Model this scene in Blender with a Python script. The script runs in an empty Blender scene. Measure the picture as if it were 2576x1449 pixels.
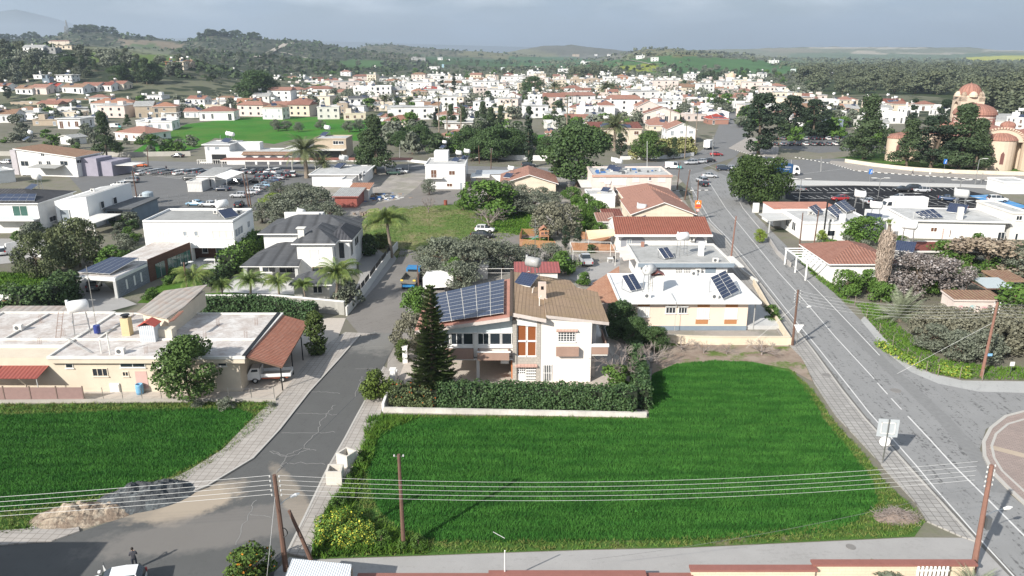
import bpy,bmesh,math,random
import numpy as np
from mathutils import Vector,Matrix,noise as mnoise
SC=bpy.context.scene
R=math.radians
F,CH,PITCH=1920.0,35.0,R(17.25)
cam=bpy.data.cameras.new('camera');camo=bpy.data.objects.new('camera',cam);SC.collection.objects.link(camo)
cam.sensor_width=36;cam.lens=F/2576*36;cam.clip_start=.5;cam.clip_end=60000
camo.location=(0,0,CH);camo.rotation_euler=(R(90)-PITCH,0,0);SC.camera=camo
SUN_EL,SUN_AZ=R(31),R(222)
W=bpy.data.worlds.new('World');SC.world=W;W.use_nodes=True
wn=W.node_tree.nodes;wl=W.node_tree.links;wn.clear()
wo=wn.new('ShaderNodeOutputWorld');bg=wn.new('ShaderNodeBackground');sky=wn.new('ShaderNodeTexSky')
sky.sky_type='NISHITA';sky.sun_disc=False;sky.sun_elevation=SUN_EL;sky.sun_rotation=SUN_AZ
sky.air_density=1.0;sky.dust_density=2.5;sky.altitude=100
tc=wn.new('ShaderNodeTexCoord');mp=wn.new('ShaderNodeMapping');mp.inputs['Scale'].default_value=(3,3,11)
ns=wn.new('ShaderNodeTexNoise');ns.inputs['Scale'].default_value=1.7;ns.inputs['Detail'].default_value=7;ns.inputs['Roughness'].default_value=.55
cr=wn.new('ShaderNodeValToRGB');cr.color_ramp.elements[0].position=.42;cr.color_ramp.elements[1].position=.72
cr.color_ramp.elements[0].color=(.62,.62,.62,1);cr.color_ramp.elements[1].color=(.97,.97,.97,1)
mx=wn.new('ShaderNodeMix');mx.data_type='RGBA';mx.inputs['B'].default_value=(3.7,4.75,6.0,1)
wl.new(tc.outputs['Generated'],mp.inputs['Vector']);wl.new(mp.outputs[0],ns.inputs['Vector']);wl.new(ns.outputs['Fac'],cr.inputs[0])
wl.new(sky.outputs[0],mx.inputs['A']);
sx=wn.new('ShaderNodeSeparateXYZ');wl.new(tc.outputs['Generated'],sx.inputs[0]);mh=wn.new('ShaderNodeMapRange');mh.inputs['From Min'].default_value=.14;mh.inputs['From Max'].default_value=.5;mh.inputs['To Min'].default_value=1;mh.inputs['To Max'].default_value=.3
mf=wn.new('ShaderNodeMath');mf.operation='MULTIPLY';wl.new(sx.outputs['Z'],mh.inputs['Value']);wl.new(mh.outputs[0],mf.inputs[0]);wl.new(cr.outputs[0],mf.inputs[1]);wl.new(mf.outputs[0],mx.inputs['Factor'])
ns2=wn.new('ShaderNodeTexNoise');ns2.inputs['Scale'].default_value=2.6;ns2.inputs['Detail'].default_value=6
cr2=wn.new('ShaderNodeValToRGB');cr2.color_ramp.elements[0].position=.44;cr2.color_ramp.elements[1].position=.66
mx2=wn.new('ShaderNodeMix');mx2.data_type='RGBA';mx2.inputs['B'].default_value=(7.2,7.9,8.6,1)
wl.new(mp.outputs[0],ns2.inputs['Vector']);wl.new(ns2.outputs['Fac'],cr2.inputs[0])
mr=wn.new('ShaderNodeMapRange');mr.inputs['From Min'].default_value=.025;mr.inputs['From Max'].default_value=.07
wl.new(sx.outputs['Z'],mr.inputs['Value']);mm=wn.new('ShaderNodeMath');mm.operation='MULTIPLY'
wl.new(mr.outputs[0],mm.inputs[0]);wl.new(cr2.outputs[0],mm.inputs[1]);wl.new(mm.outputs[0],mx2.inputs['Factor'])
wl.new(mx.outputs['Result'],mx2.inputs['A']);wl.new(mx2.outputs['Result'],bg.inputs['Color'])
bg.inputs['Strength'].default_value=.085;wl.new(bg.outputs[0],wo.inputs[0])
sl=bpy.data.lights.new('sun','SUN');so=bpy.data.objects.new('sun',sl);SC.collection.objects.link(so)
sl.energy=5.0;sl.angle=R(.53);sl.color=(1,.955,.88)
SD=Vector((math.sin(SUN_AZ)*math.cos(SUN_EL),math.cos(SUN_AZ)*math.cos(SUN_EL),math.sin(SUN_EL)))
so.rotation_euler=SD.to_track_quat('Z','Y').to_euler()
SC.view_settings.view_transform='Standard';SC.view_settings.look='None';SC.view_settings.exposure=0.54;SC.view_settings.gamma=1
SC.cycles.max_bounces=5;SC.cycles.diffuse_bounces=3;SC.cycles.volume_bounces=0;SC.cycles.transparent_max_bounces=6
SC.cycles.caustics_reflective=False;SC.cycles.caustics_refractive=False
CR=dict(D=(1,0,0),a=(.13356,0,123.8),b=(.13356,344,123.8),c=(.13356,688,123.8),d=(.13356,1032,123.8),e=(.13356,1376,123.8),f=(.2363,1720,123.8),g=(.3528,2064,123.8),c1=(.2511,0,55),c2=(.2671,619,55),c3=(.2671,1273,55),c4=(.2849,1888,55),c5=(.2944,0,344),c6=(.2944,619,344),c7=(.2944,1273,344),c8=(.2944,1888,413),B1=(.3324,0,743),B2=(.3205,894,654),B3=(.2612,1514,585),B4=(.2848,1957,757),B5=(.3312,0,1101),B6=(.3312,619,1101),B7=(.3322,1720,1101),B8=(.3045,138,537),k1=(.3308,309.6,357.8),k2=(.2363,1720,357.8),k3=(.3192,2132.8,206.4),k4=(.4697,1892,447.2),k5=(.2353,0,357.8))
CUR=['D']
def use(c):CUR[0]=c
def D(x,y,c=None):
 s,ox,oy=CR[c or 'D'];return ox+s*x,oy+s*y
def ray(x,y):
 u=(x-1288)/F;v=(y-724.5)/F
 return Vector((u,math.cos(PITCH)-v*math.sin(PITCH),-math.sin(PITCH)-v*math.cos(PITCH)))
def G(x,y,z=0,c=None):
 r=ray(*D(x,y,c));t=(z-CH)/r.z;return Vector((r.x*t,r.y*t,z))
def proj(p):
 y,z=p[1],p[2]-CH
 zc=y*math.cos(PITCH)-z*math.sin(PITCH);yc=-y*math.sin(PITCH)-z*math.cos(PITCH)
 return 1288+F*p[0]/zc,724.5+F*yc/zc
def smooth(t):t=min(1,max(0,t));return t*t*(3-2*t)
def ridge_z(px,ytab,dist):
 y=np.interp(px,[a for a,b in ytab],[b for a,b in ytab]);r=ray(px,y);return CH+r.z/r.y*dist
RIDGES=[(760,300,260,[(-900,112),(-300,108),(0,112),(150,116),(260,126),(340,132),(420,146),(500,163),(560,178),(640,200)]),(1300,420,500,[(-500,122),(250,120),(380,124),(500,130),(700,146),(850,160),(980,175),(1100,190)]),(2100,700,800,[(-900,92),(0,99),(60,94),(110,99),(150,92),(200,76),(262,80),(330,89),(400,98),(460,107),(485,104),(505,94),(545,87),(600,92),(700,104),(780,109),(850,119),(900,126),(1000,137),(1100,150)]),(3200,700,900,[(700,150),(880,126),(925,113),(980,112),(1040,119),(1130,126),(1200,129),(1300,137),(1400,150)]),(4600,900,900,[(1150,150),(1280,131),(1360,116),(1430,114),(1490,119),(1560,127),(1600,131),(1700,150)]),(1500,420,500,[(1400,172),(1500,160),(1560,148),(1620,140),(1700,138),(1800,144),(1900,152),(2000,166)]),(2600,700,800,[(1500,150),(1590,131),(1620,125),(1680,125),(1760,130),(1850,136),(2000,150)]),(5200,1500,2500,[(1550,150),(1700,127),(1900,123),(1990,120),(2080,118.5),(2200,119.5),(2400,119.5),(2450,121),(2500,126),(2576,127),(3400,127)]),(15000,3000,2000,[(-1500,60),(-200,35),(0,30),(60,24),(130,40),(200,62),(250,78),(300,88),(420,96),(600,98),(900,106),(1200,115),(1500,122),(1900,150)]),]
def hz(x,y):
 if y<60:return 0.0
 d=y;px=1288+F*x/(y*math.cos(PITCH));z=0.0
 for dist,wf,wb,tab in RIDGES:
  t=(d-(dist-wf))/wf if d<dist else 1-(d-dist)/wb
  if t>0:
   if px<tab[0][0]-400 or px>tab[-1][0]+400:continue
   h=max(0.0,ridge_z(px,tab,dist))*smooth(t)
   if px>tab[-1][0]:h*=1-(px-tab[-1][0])/400
   if px<tab[0][0]:h*=1-(tab[0][0]-px)/400
   z=max(z,h)
 if z>0 and d<6000:
  n=mnoise.noise(Vector((x/140,y/140,3)))+.5*mnoise.noise(Vector((x/50,y/50,7)))
  z=max(0,z+n*min(z*.16,9))
 return z
def GT(x,y,c=None):
 r=ray(*D(x,y,c));k=300.0;st=4
 while k<9000:
  p=r*k
  if p.z+CH<hz(p.x,p.y):
   lo,hi=k-st,k
   for _ in range(12):
    m=(lo+hi)/2;q=r*m
    if q.z+CH<hz(q.x,q.y):hi=m
    else:lo=m
   q=r*hi;return Vector((q.x,q.y,hz(q.x,q.y)))
  k+=st;st=k*.006
 q=r*8000;return Vector((q.x,q.y,0))
def srgb(r,g,b):
 f=lambda c:((c/255+.055)/1.055)**2.4 if c>10 else c/255/12.92
 return(f(r),f(g),f(b))
MATS={}
class NT:
 def __init__(s,name,rough=.85,spec=.3):
  s.m=bpy.data.materials.new(name);s.m.use_nodes=True;s.t=s.m.node_tree;s.n=s.t.nodes;s.l=s.t.links
  s.p=s.n['Principled BSDF'];s.p.inputs['Roughness'].default_value=rough;s.p.inputs['Specular IOR Level'].default_value=spec
 def N(s,typ,**k):
  n=s.n.new('ShaderNode'+typ)
  for a,b in k.items():
   if a.startswith('i_'):
    key=a[2:].replace('_',' ');n.inputs[key].default_value=b
   else:setattr(n,a,b)
  return n
 def L(s,a,b):s.l.new(a,b)
 def vec(s,kind='Object',scale=(1,1,1),rot=(0,0,0)):
  t=s.N('TexCoord');m=s.N('Mapping');m.inputs['Scale'].default_value=scale;m.inputs['Rotation'].default_value=rot
  s.L(t.outputs[kind],m.inputs['Vector']);return m.outputs[0]
 def world(s,scale=(1,1,1),rot=(0,0,0)):
  t=s.N('NewGeometry');m=s.N('Mapping');m.inputs['Rotation'].default_value=rot;k=s.N('Mapping');k.inputs['Scale'].default_value=scale
  s.L(t.outputs['Position'],m.inputs['Vector']);s.L(m.outputs[0],k.inputs['Vector']);return k.outputs[0]
 def noise(s,vec,scale,detail=4,rough=.5):
  n=s.N('TexNoise');n.inputs['Scale'].default_value=scale;n.inputs['Detail'].default_value=detail;n.inputs['Roughness'].default_value=rough
  s.L(vec,n.inputs['Vector']);return n.outputs['Fac']
 def ramp(s,fac,*st):
  n=s.N('ValToRGB');e=n.color_ramp.elements
  while len(e)<len(st):e.new(.5)
  for i,(p,c)in enumerate(st):e[i].position=p;e[i].color=(c,c,c,1)if isinstance(c,(int,float))else(*c[:3],1)
  s.L(fac,n.inputs[0]);return n.outputs[0]
 def mix(s,fac,a,b,mode='MIX'):
  n=s.N('Mix',data_type='RGBA',blend_type=mode)
  for k,v in(('Factor',fac),('A',a),('B',b)):
   if isinstance(v,(int,float)):n.inputs[k].default_value=v if k=='Factor' else(v,v,v,1)
   elif isinstance(v,(tuple,list)):n.inputs[k].default_value=(*v[:3],1)
   else:s.L(v,n.inputs[k])
  return n.outputs['Result']
 def col(s,c):
  if isinstance(c,tuple):s.p.inputs['Base Color'].default_value=(*c[:3],1)
  else:s.L(c,s.p.inputs['Base Color'])
 def bump(s,h,strength=.4,dist=.05):
  b=s.N('Bump');b.inputs['Strength'].default_value=strength;b.inputs['Distance'].default_value=dist
  s.L(h,b.inputs['Height']);s.L(b.outputs[0],s.p.inputs['Normal'])
def mul(c,k):return tuple(min(1,x*k)for x in c[:3])
def plaster(name,c,rough=.9,var=.14):
 if name in MATS:return MATS[name]
 s=NT(name,rough,.15);v=s.vec('Object')
 n1=s.noise(v,.55,5,.6);st=s.noise(s.vec('Object',(2.2,2.2,.22)),1.3,4,.6)
 a=s.mix(s.ramp(n1,(.35,0),(.7,1)),mul(c,1-var),c)
 s.col(s.mix(s.ramp(st,(.5,0),(.78,.5)),a,mul(c,1-var*1.6)));s.bump(s.noise(v,18,3),.15,.02)
 MATS[name]=s.m;return s.m
def plain(name,c,rough=.6,metal=0,spec=.4,var=.08):
 if name in MATS:return MATS[name]
 s=NT(name,rough,spec);s.p.inputs['Metallic'].default_value=metal
 s.col(s.mix(s.noise(s.vec('Object'),2.3,4),mul(c,1-var),mul(c,1+var)));MATS[name]=s.m;return s.m
def tiles(name,c,c2,rowl=.34,wav=.24,dirt=.5,grid=False):
 if name in MATS:return MATS[name]
 s=NT(name,.85,.2);uv=s.vec('UV')
 w=s.N('TexWave',wave_type='BANDS',bands_direction='X');w.inputs['Scale'].default_value=.314/wav;w.inputs['Distortion'].default_value=.3
 s.L(uv,w.inputs['Vector'])
 r=s.N('TexWave',wave_type='BANDS',bands_direction='Y',wave_profile='SAW');r.inputs['Scale'].default_value=.314/rowl*.5;r.inputs['Distortion'].default_value=.4
 s.L(uv,r.inputs['Vector'])
 b=s.N('TexBrick');b.inputs['Scale'].default_value=1;b.inputs['Brick Width'].default_value=wav;b.inputs['Row Height'].default_value=rowl
 b.inputs['Mortar Size'].default_value=.012;b.inputs['Color1'].default_value=(*mul(c,1.12),1);b.inputs['Color2'].default_value=(*c2,1);b.inputs['Mortar'].default_value=(*mul(c,.45),1);b.offset=0
 s.L(uv,b.inputs['Vector'])
 n=s.noise(s.vec('Object'),.7,6,.65)
 a=s.mix(.45,b.outputs['Color'],s.ramp(n,(.3,mul(c,.72)),(.55,c),(.75,c2)))
 a=s.mix(s.ramp(w.outputs['Fac'],(.0,.55),(.35,0)),a,mul(c,.42))
 n2=s.noise(s.vec('Object'),2.6,5,.7);a=s.mix(s.ramp(n2,(.5,0),(.72,dirt)),a,mul(c,.45))
 s.col(a)
 ad=s.N('Math',operation='ADD');s.L(w.outputs['Fac'],ad.inputs[0]);s.L(r.outputs['Fac'],ad.inputs[1]);s.bump(ad.outputs[0],.9,.07)
 MATS[name]=s.m;return s.m
def flatroof(name,c,c2,thr=.5,sc=.35,seam=.25):
 if name in MATS:return MATS[name]
 s=NT(name,.9,.15);v=s.vec('Object');n=s.noise(v,sc,7,.68);m=s.noise(s.vec('Object',(1,2.2,1),(0,0,.5)),sc*3.4,6,.7)
 a=s.mix(s.ramp(n,(thr-.12,0),(thr+.12,.75)),c,c2);a=s.mix(s.ramp(m,(.52,0),(.62,.6)),a,mul(c2,.82))
 b=s.N('TexBrick');b.inputs['Scale'].default_value=1;b.inputs['Brick Width'].default_value=40;b.inputs['Row Height'].default_value=1.05;b.inputs['Mortar Size'].default_value=.02
 s.L(v,b.inputs['Vector']);a=s.mix(s.ramp(b.outputs['Fac'],(0,0),(1,seam)),a,mul(c,.62))
 s.col(a);s.bump(m,.3,.05);MATS[name]=s.m;return s.m
def leafm(name,c,c2,c3=None,flower=None):
 if name in MATS:return MATS[name]
 c,c2=mul(c,1.12),mul(c2,1.12);c3=mul(c3,1.1)if c3 else None;s=NT(name,.62,.25);g=s.N('NewGeometry');oi=s.N('ObjectInfo')
 a=s.mix(g.outputs['Random Per Island'],c,c2);n=s.noise(s.vec('Object'),.9,3)
 a=s.mix(s.ramp(n,(.4,0),(.65,.8)),a,c3 or mul(c2,1.25))
 a=s.mix(s.ramp(oi.outputs['Random'],(0,.0),(1,.3)),a,mul(c,1.5))
 if flower:
  gt=s.N('Math',operation='GREATER_THAN');s.L(g.outputs['Random Per Island'],gt.inputs[0]);gt.inputs[1].default_value=flower[1];a=s.mix(gt.outputs[0],a,flower[0])
 s.col(a);MATS[name]=s.m;return s.m
def corrug(name,c,wav=.2,rough=.5,metal=0.0,rust=None):
 if name in MATS:return MATS[name]
 s=NT(name,rough,.4);s.p.inputs['Metallic'].default_value=metal;uv=s.vec('UV')
 w=s.N('TexWave',wave_type='BANDS',bands_direction='X');w.inputs['Scale'].default_value=.314/wav;s.L(uv,w.inputs['Vector'])
 a=s.mix(s.ramp(w.outputs['Fac'],(0,.5),(.4,0)),c,mul(c,.5));n=s.noise(s.vec('Object'),.9,5,.65)
 a=s.mix(s.ramp(n,(.45,0),(.65,.5)),a,rust or mul(c,.75));s.col(a);s.bump(w.outputs['Fac'],.8,.05);MATS[name]=s.m;return s.m
def striped(name,c,c2,per,axis='Y',thr=.5):
 if name in MATS:return MATS[name]
 s=NT(name,.85,.2);w=s.N('TexWave',wave_type='BANDS',bands_direction=axis);w.inputs['Scale'].default_value=.314/per;s.L(s.vec('UV'),w.inputs['Vector'])
 s.col(s.mix(s.ramp(w.outputs['Fac'],(thr-.05,0),(thr+.05,1)),c,c2));MATS[name]=s.m;return s.m
def bricky(name,c,c2,mortar,bw,bh,ms=.02,kind='UV',rough=.9,off=.5,rot=0):
 if name in MATS:return MATS[name]
 s=NT(name,rough,.2);b=s.N('TexBrick');b.inputs['Scale'].default_value=1;b.inputs['Brick Width'].default_value=bw;b.inputs['Row Height'].default_value=bh;b.inputs['Mortar Size'].default_value=ms;b.offset=off
 b.inputs['Color1'].default_value=(*c,1);b.inputs['Color2'].default_value=(*c2,1);b.inputs['Mortar'].default_value=(*mortar,1)
 s.L(s.vec('UV')if kind=='UV' else s.world(rot=(0,0,rot)),b.inputs['Vector']);n=s.noise(s.world()if kind!='UV' else s.vec('Object'),.5,6,.65)
 s.col(s.mix(s.ramp(n,(.4,0),(.7,.45)),b.outputs['Color'],mul(mortar,1.05)));s.bump(b.outputs['Fac'],-.5,.02);MATS[name]=s.m;return s.m
def glass(name='window_glass',c=(.025,.032,.04),rough=.08):
 if name in MATS:return MATS[name]
 s=NT(name,rough,.8);s.col(c);MATS[name]=s.m;return s.m
def pv():
 if 'solar_cells' in MATS:return MATS['solar_cells']
 s=NT('solar_cells',.3,.3);b=s.N('TexBrick');b.offset=0
 for k,v in(('Scale',1),('Brick Width',.33),('Row Height',.33),('Mortar Size',.012)):b.inputs[k].default_value=v
 b.inputs['Color1'].default_value=(.028,.04,.08,1);b.inputs['Color2'].default_value=(.024,.034,.066,1);b.inputs['Mortar'].default_value=(.09,.11,.16,1)
 s.L(s.vec('UV'),b.inputs['Vector']);s.col(b.outputs['Color']);MATS['solar_cells']=s.m;return s.m
C=dict(white=(.80,.79,.77),offw=(.70,.68,.64),cream=(.70,.61,.49),peach=(.70,.50,.36),pink=(.70,.60,.55),beige=(.46,.38,.29),grey=(.34,.34,.33),lgrey=(.52,.52,.51),dgrey=(.10,.105,.11),brown=(.16,.08,.05),terra=(.28,.135,.10),terra2=(.37,.20,.15),maroon=(.20,.065,.05),red=(.40,.07,.05),salmon=(.36,.195,.15),orange=(.42,.21,.13),tan=(.30,.20,.13),bgrey=(.22,.27,.32),yellow=(.72,.52,.25),wood=(.28,.12,.05),black=(.012,.012,.013))
def PL(k):return plaster('plaster_'+k,C[k])
def PN(k,rough=.5,metal=0):return plain('paint_'+k+('_metal' if metal else ''),C[k],rough,metal)
def RT(k):
 t=dict(red=('terra','terra2'),salmon=('salmon','terra2'),maroon=('maroon','terra'),brown=('tan','terra'),orange=('orange','terra2'),terra=('terra','salmon'),bred=('red','red'),tgrey=('grey','lgrey'),dark=('dgrey','dgrey'),white=('offw','white'))[k]
 return tiles('roof_tiles_'+k,C[t[0]],C[t[1]],wav=.5,rowl=.6)
class MB:
 def __init__(s):s.v=[];s.f=[];s.m=[]
 def add(s,vs,fs,m=0):
  o=len(s.v);s.v+=[tuple(v)for v in vs];s.f+=[tuple(o+i for i in f)for f in fs];s.m+=[m]*len(fs);return s
 def box(s,x0,x1,y0,y1,z0,z1,m=0):
  return s.add([(x0,y0,z0),(x1,y0,z0),(x1,y1,z0),(x0,y1,z0),(x0,y0,z1),(x1,y0,z1),(x1,y1,z1),(x0,y1,z1)],[(0,3,2,1),(4,5,6,7),(0,1,5,4),(1,2,6,5),(2,3,7,6),(3,0,4,7)],m)
 def prism(s,pts,z0,z1,m=0,mt=None):
  n=len(pts);vs=[(*p[:2],z0)for p in pts]+[(*p[:2],z1)for p in pts]
  s.add(vs,[(i,(i+1)%n,n+(i+1)%n,n+i)for i in range(n)]+[tuple(reversed(range(n)))],m)
  o=len(s.v)-2*n;s.f.append(tuple(o+n+i for i in range(n)));s.m.append(m if mt is None else mt);return s
 def slab(s,pts,t,m=0,ms=None):
  n=len(pts);vs=[tuple(p)for p in pts]+[(p[0],p[1],p[2]-t)for p in pts];o=len(s.v)
  s.v+=vs;s.f.append(tuple(o+i for i in range(n)));s.m.append(m)
  ms=m if ms is None else ms
  s.f+=[tuple(o+n+i for i in reversed(range(n)))]+[(o+(i+1)%n,o+i,o+n+i,o+n+(i+1)%n)for i in range(n)];s.m+=[ms]*(n+1);return s
 def poly(s,pts,m=0):return s.add(pts,[tuple(range(len(pts)))],m)
 def tube(s,pts,r,n=6,m=0,cap=True):
  pts=[Vector(p)for p in pts];k=len(pts);rs=r if isinstance(r,(list,tuple))else[r]*k;o=len(s.v)
  for i,p in enumerate(pts):
   d=(pts[min(i+1,k-1)]-pts[max(i-1,0)]).normalized();a=Vector((0,0,1))if abs(d.z)<.9 else Vector((1,0,0))
   u=d.cross(a).normalized();w=d.cross(u)
   for j in range(n):
    t=2*math.pi*j/n;s.v.append(tuple(p+u*math.cos(t)*rs[i]+w*math.sin(t)*rs[i]))
  for i in range(k-1):
   for j in range(n):s.f.append((o+i*n+j,o+i*n+(j+1)%n,o+(i+1)*n+(j+1)%n,o+(i+1)*n+j));s.m.append(m)
  if cap:s.f+=[tuple(o+j for j in range(n)),tuple(o+(k-1)*n+j for j in reversed(range(n)))];s.m+=[m,m]
  return s
 def bar(s,a,b,w,m=0):return s.tube([a,b],w*.6,4,m)
 def lathe(s,prof,c=(0,0,0),n=20,m=0):
  o=len(s.v);k=len(prof)
  for r,z in prof:
   for j in range(n):t=2*math.pi*j/n;s.v.append((c[0]+r*math.cos(t),c[1]+r*math.sin(t),c[2]+z))
  for i in range(k-1):
   for j in range(n):s.f.append((o+i*n+j,o+i*n+(j+1)%n,o+(i+1)*n+(j+1)%n,o+(i+1)*n+j));s.m.append(m)
  return s
 def build(s,name,mats,parent=None,sm=False,sheet=False):
  me=bpy.data.meshes.new(name);me.from_pydata(s.v,[],s.f)
  for m in(mats if isinstance(mats,(list,tuple))else[mats]):me.materials.append(m)
  me.polygons.foreach_set('material_index',s.m)
  if not sheet:
   bm=bmesh.new();bm.from_mesh(me);bmesh.ops.recalc_face_normals(bm,faces=bm.faces);bm.to_mesh(me);bm.free()
  me.update();uvl=me.uv_layers.new(name='UVMap');uv=uvl.data
  for p in me.polygons:
   n=p.normal;h=Vector((n.y,-n.x,0))
   if h.length<.02:U,V=Vector((1,0,0)),Vector((0,1,0))
   else:U=h.normalized();V=n.cross(U)
   for li in p.loop_indices:
    co=me.vertices[me.loops[li].vertex_index].co;uv[li].uv=(co.dot(U),co.dot(V))
  if sm:me.polygons.foreach_set('use_smooth',[True]*len(me.polygons))
  o=bpy.data.objects.new(name,me);SC.collection.objects.link(o)
  if parent is not None:o.parent=parent
  return o
def arrmesh(name,V,nper,mat,parent=None,link=True,mats=None,midx=None):
 n=len(V)//nper;me=bpy.data.meshes.new(name);me.vertices.add(len(V));me.vertices.foreach_set('co',np.asarray(V,dtype=np.float32).ravel())
 me.loops.add(len(V));me.loops.foreach_set('vertex_index',np.arange(len(V),dtype=np.int32));me.polygons.add(n)
 me.polygons.foreach_set('loop_start',np.arange(n,dtype=np.int32)*nper)
 for m in(mats or[mat]):me.materials.append(m)
 if midx is not None:me.polygons.foreach_set('material_index',np.asarray(midx,dtype=np.int32))
 me.update(calc_edges=True)
 if not link:return me
 o=bpy.data.objects.new(name,me);SC.collection.objects.link(o)
 if parent is not None:o.parent=parent
 return o
THINGS=[]
def tag(o,label,cat,group=None,kind=None):
 if label:o['label']=label
 if cat:o['category']=cat
 if group:o['group']=group
 if kind:o['kind']=kind
 THINGS.append(o);return o
def struct(o):o['kind']='structure';return o
def empty(name,label,cat,loc,rz=0,group=None):
 o=bpy.data.objects.new(name,None);SC.collection.objects.link(o);o.location=loc;o.rotation_euler=(0,0,rz);o.empty_display_size=.3
 return tag(o,label,cat,group)
KIDS={}
def dup(root,loc,rz=0,sc=1,label=None,group=None):
 if not KIDS:
  for o in SC.objects:
   if o.parent:KIDS.setdefault(o.parent.name,[]).append(o)
 def kids(o):
  if o.name not in KIDS:KIDS[o.name]=[c for c in SC.objects if c.parent==o]
  return KIDS[o.name]
 r=root.copy();SC.collection.objects.link(r);r.location=loc;r.rotation_euler=(0,0,rz)
 r.scale=(sc,sc,sc)if isinstance(sc,(int,float))else sc
 if label:r['label']=label
 if group:r['group']=group
 for c in kids(root):
  d=c.copy();SC.collection.objects.link(d);d.parent=r
  for e in kids(c):g=e.copy();SC.collection.objects.link(g);g.parent=d
 THINGS.append(r);return r
class T:
 def __init__(s,name,label,cat,A,B=None,group=None,yaw=None,z=0):
  s.A=Vector((A[0],A[1],z));s.yaw=yaw if yaw is not None else math.atan2(B[1]-A[1],B[0]-A[0])
  s.L=math.hypot(B[0]-A[0],B[1]-A[1])if B is not None else 0
  s.o=empty(name,label,cat,s.A,s.yaw,group);s.cy,s.sy=math.cos(s.yaw),math.sin(s.yaw)
 def loc(s,p):
  x,y=p[0]-s.A.x,p[1]-s.A.y;return Vector((x*s.cy+y*s.sy,-x*s.sy+y*s.cy,p[2]-s.A.z))
 def wor(s,x,y,z=0):return Vector((s.A.x+x*s.cy-y*s.sy,s.A.y+x*s.sy+y*s.cy,s.A.z+z))
 def at(s,x,y,z,c=None):return s.loc(G(x,y,z+s.A.z,c or CUR[0]))
 def w(s,x,y,d=0,c=None):
  r=ray(*D(x,y,c or CUR[0]));o=s.loc(Vector((0,0,CH)));v=s.loc(s.A+r);t=(d-o.y)/v.y;q=o+v*t;return q.x,q.z
 def sd(s,x,y,u,c=None):
  r=ray(*D(x,y,c or CUR[0]));o=s.loc(Vector((0,0,CH)));v=s.loc(s.A+r);t=(u-o.x)/v.x;q=o+v*t;return q.y,q.z
 def part(s,name,mb,mats,sm=False,parent=None):return mb.build(name,mats,parent or s.o,sm)
def side_map(side,c):
 if side=='f':return lambda a,o,z:(a,c-o,z)
 if side=='b':return lambda a,o,z:(a,c+o,z)
 if side=='l':return lambda a,o,z:(c-o,a,z)
 return lambda a,o,z:(c+o,a,z)
def mbox(mb,mp,a0,a1,o0,o1,z0,z1,m=0):
 p=mp(a0,o0,z0);q=mp(a1,o1,z1);mb.box(min(p[0],q[0]),max(p[0],q[0]),min(p[1],q[1]),max(p[1],q[1]),z0,z1,m)
def win(t,side,c,a0,a1,z0,z1,style='dark',panes=2,frame='white',name='window',bars=0):
 if a1<a0:a0,a1=a1,a0
 if z1<z0:z0,z1=z1,z0
 mp=side_map(side,c);fw=.07;mb=MB();fm=PN(frame)
 for q in((a0,a1,z0,z0+fw),(a0,a1,z1-fw,z1),(a0,a0+fw,z0+fw,z1-fw),(a1-fw,a1,z0+fw,z1-fw)):mbox(mb,mp,q[0],q[1],-.02,.07,q[2],q[3])
 for i in range(1,panes):x=a0+(a1-a0)*i/panes;mbox(mb,mp,x-.03,x+.03,-.02,.06,z0+fw,z1-fw)
 for i in range(bars):z=z0+(z1-z0)*(i+1)/(bars+1);mbox(mb,mp,a0+fw,a1-fw,.02,.05,z-.025,z+.025)
 if name=='window':mbox(mb,mp,a0-.08,a1+.08,-.02,.14,z0-.08,z0-.002)
 w=t.part(name,mb,fm);g=MB();mbox(g,mp,a0+fw,a1-fw,-.02,.025,z0+fw,z1-fw)
 gm={'dark':glass(),'shutter':striped('roller_shutter',mul(C['offw'],1),mul(C['offw'],.8),.09),'wood':striped('wood_slats',(.30,.10,.035),(.17,.055,.02),.12),'green':glass('green_glass',(.05,.12,.10)),'grey':striped('grey_shutter',(.3,.33,.36),(.24,.27,.3),.1),'brown':striped('brown_shutter',C['brown'],mul(C['brown'],.6),.1)}[style]
 g.build('shutter' if style in('shutter','wood','grey','brown')else 'pane',gm,w);return w
def winp(t,side,c,x0,y0,x1,y1,**k):
 if side in 'fb':a=t.w(x0,y1,c);b=t.w(x1,y0,c)
 else:a=t.sd(x0,y1,c);b=t.sd(x1,y0,c)
 return win(t,side,c,a[0],b[0],a[1],b[1],**k)
def parapet(t,x0,x1,y0,y1,z,h=.35,w=.2,mat=None,rmat=None,name='roof'):
 mb=MB();mb.box(x0+w,x1-w,y0+w,y1-w,z-.12,z+.02,1)
 mb.box(x0,x1,y0,y0+w,z-.1,z+h);mb.box(x0,x1,y1-w,y1,z-.1,z+h);mb.box(x0,x0+w,y0+w,y1-w,z-.1,z+h);mb.box(x1-w,x1,y0+w,y1-w,z-.1,z+h)
 return t.part(name,mb,[mat,rmat])
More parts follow.
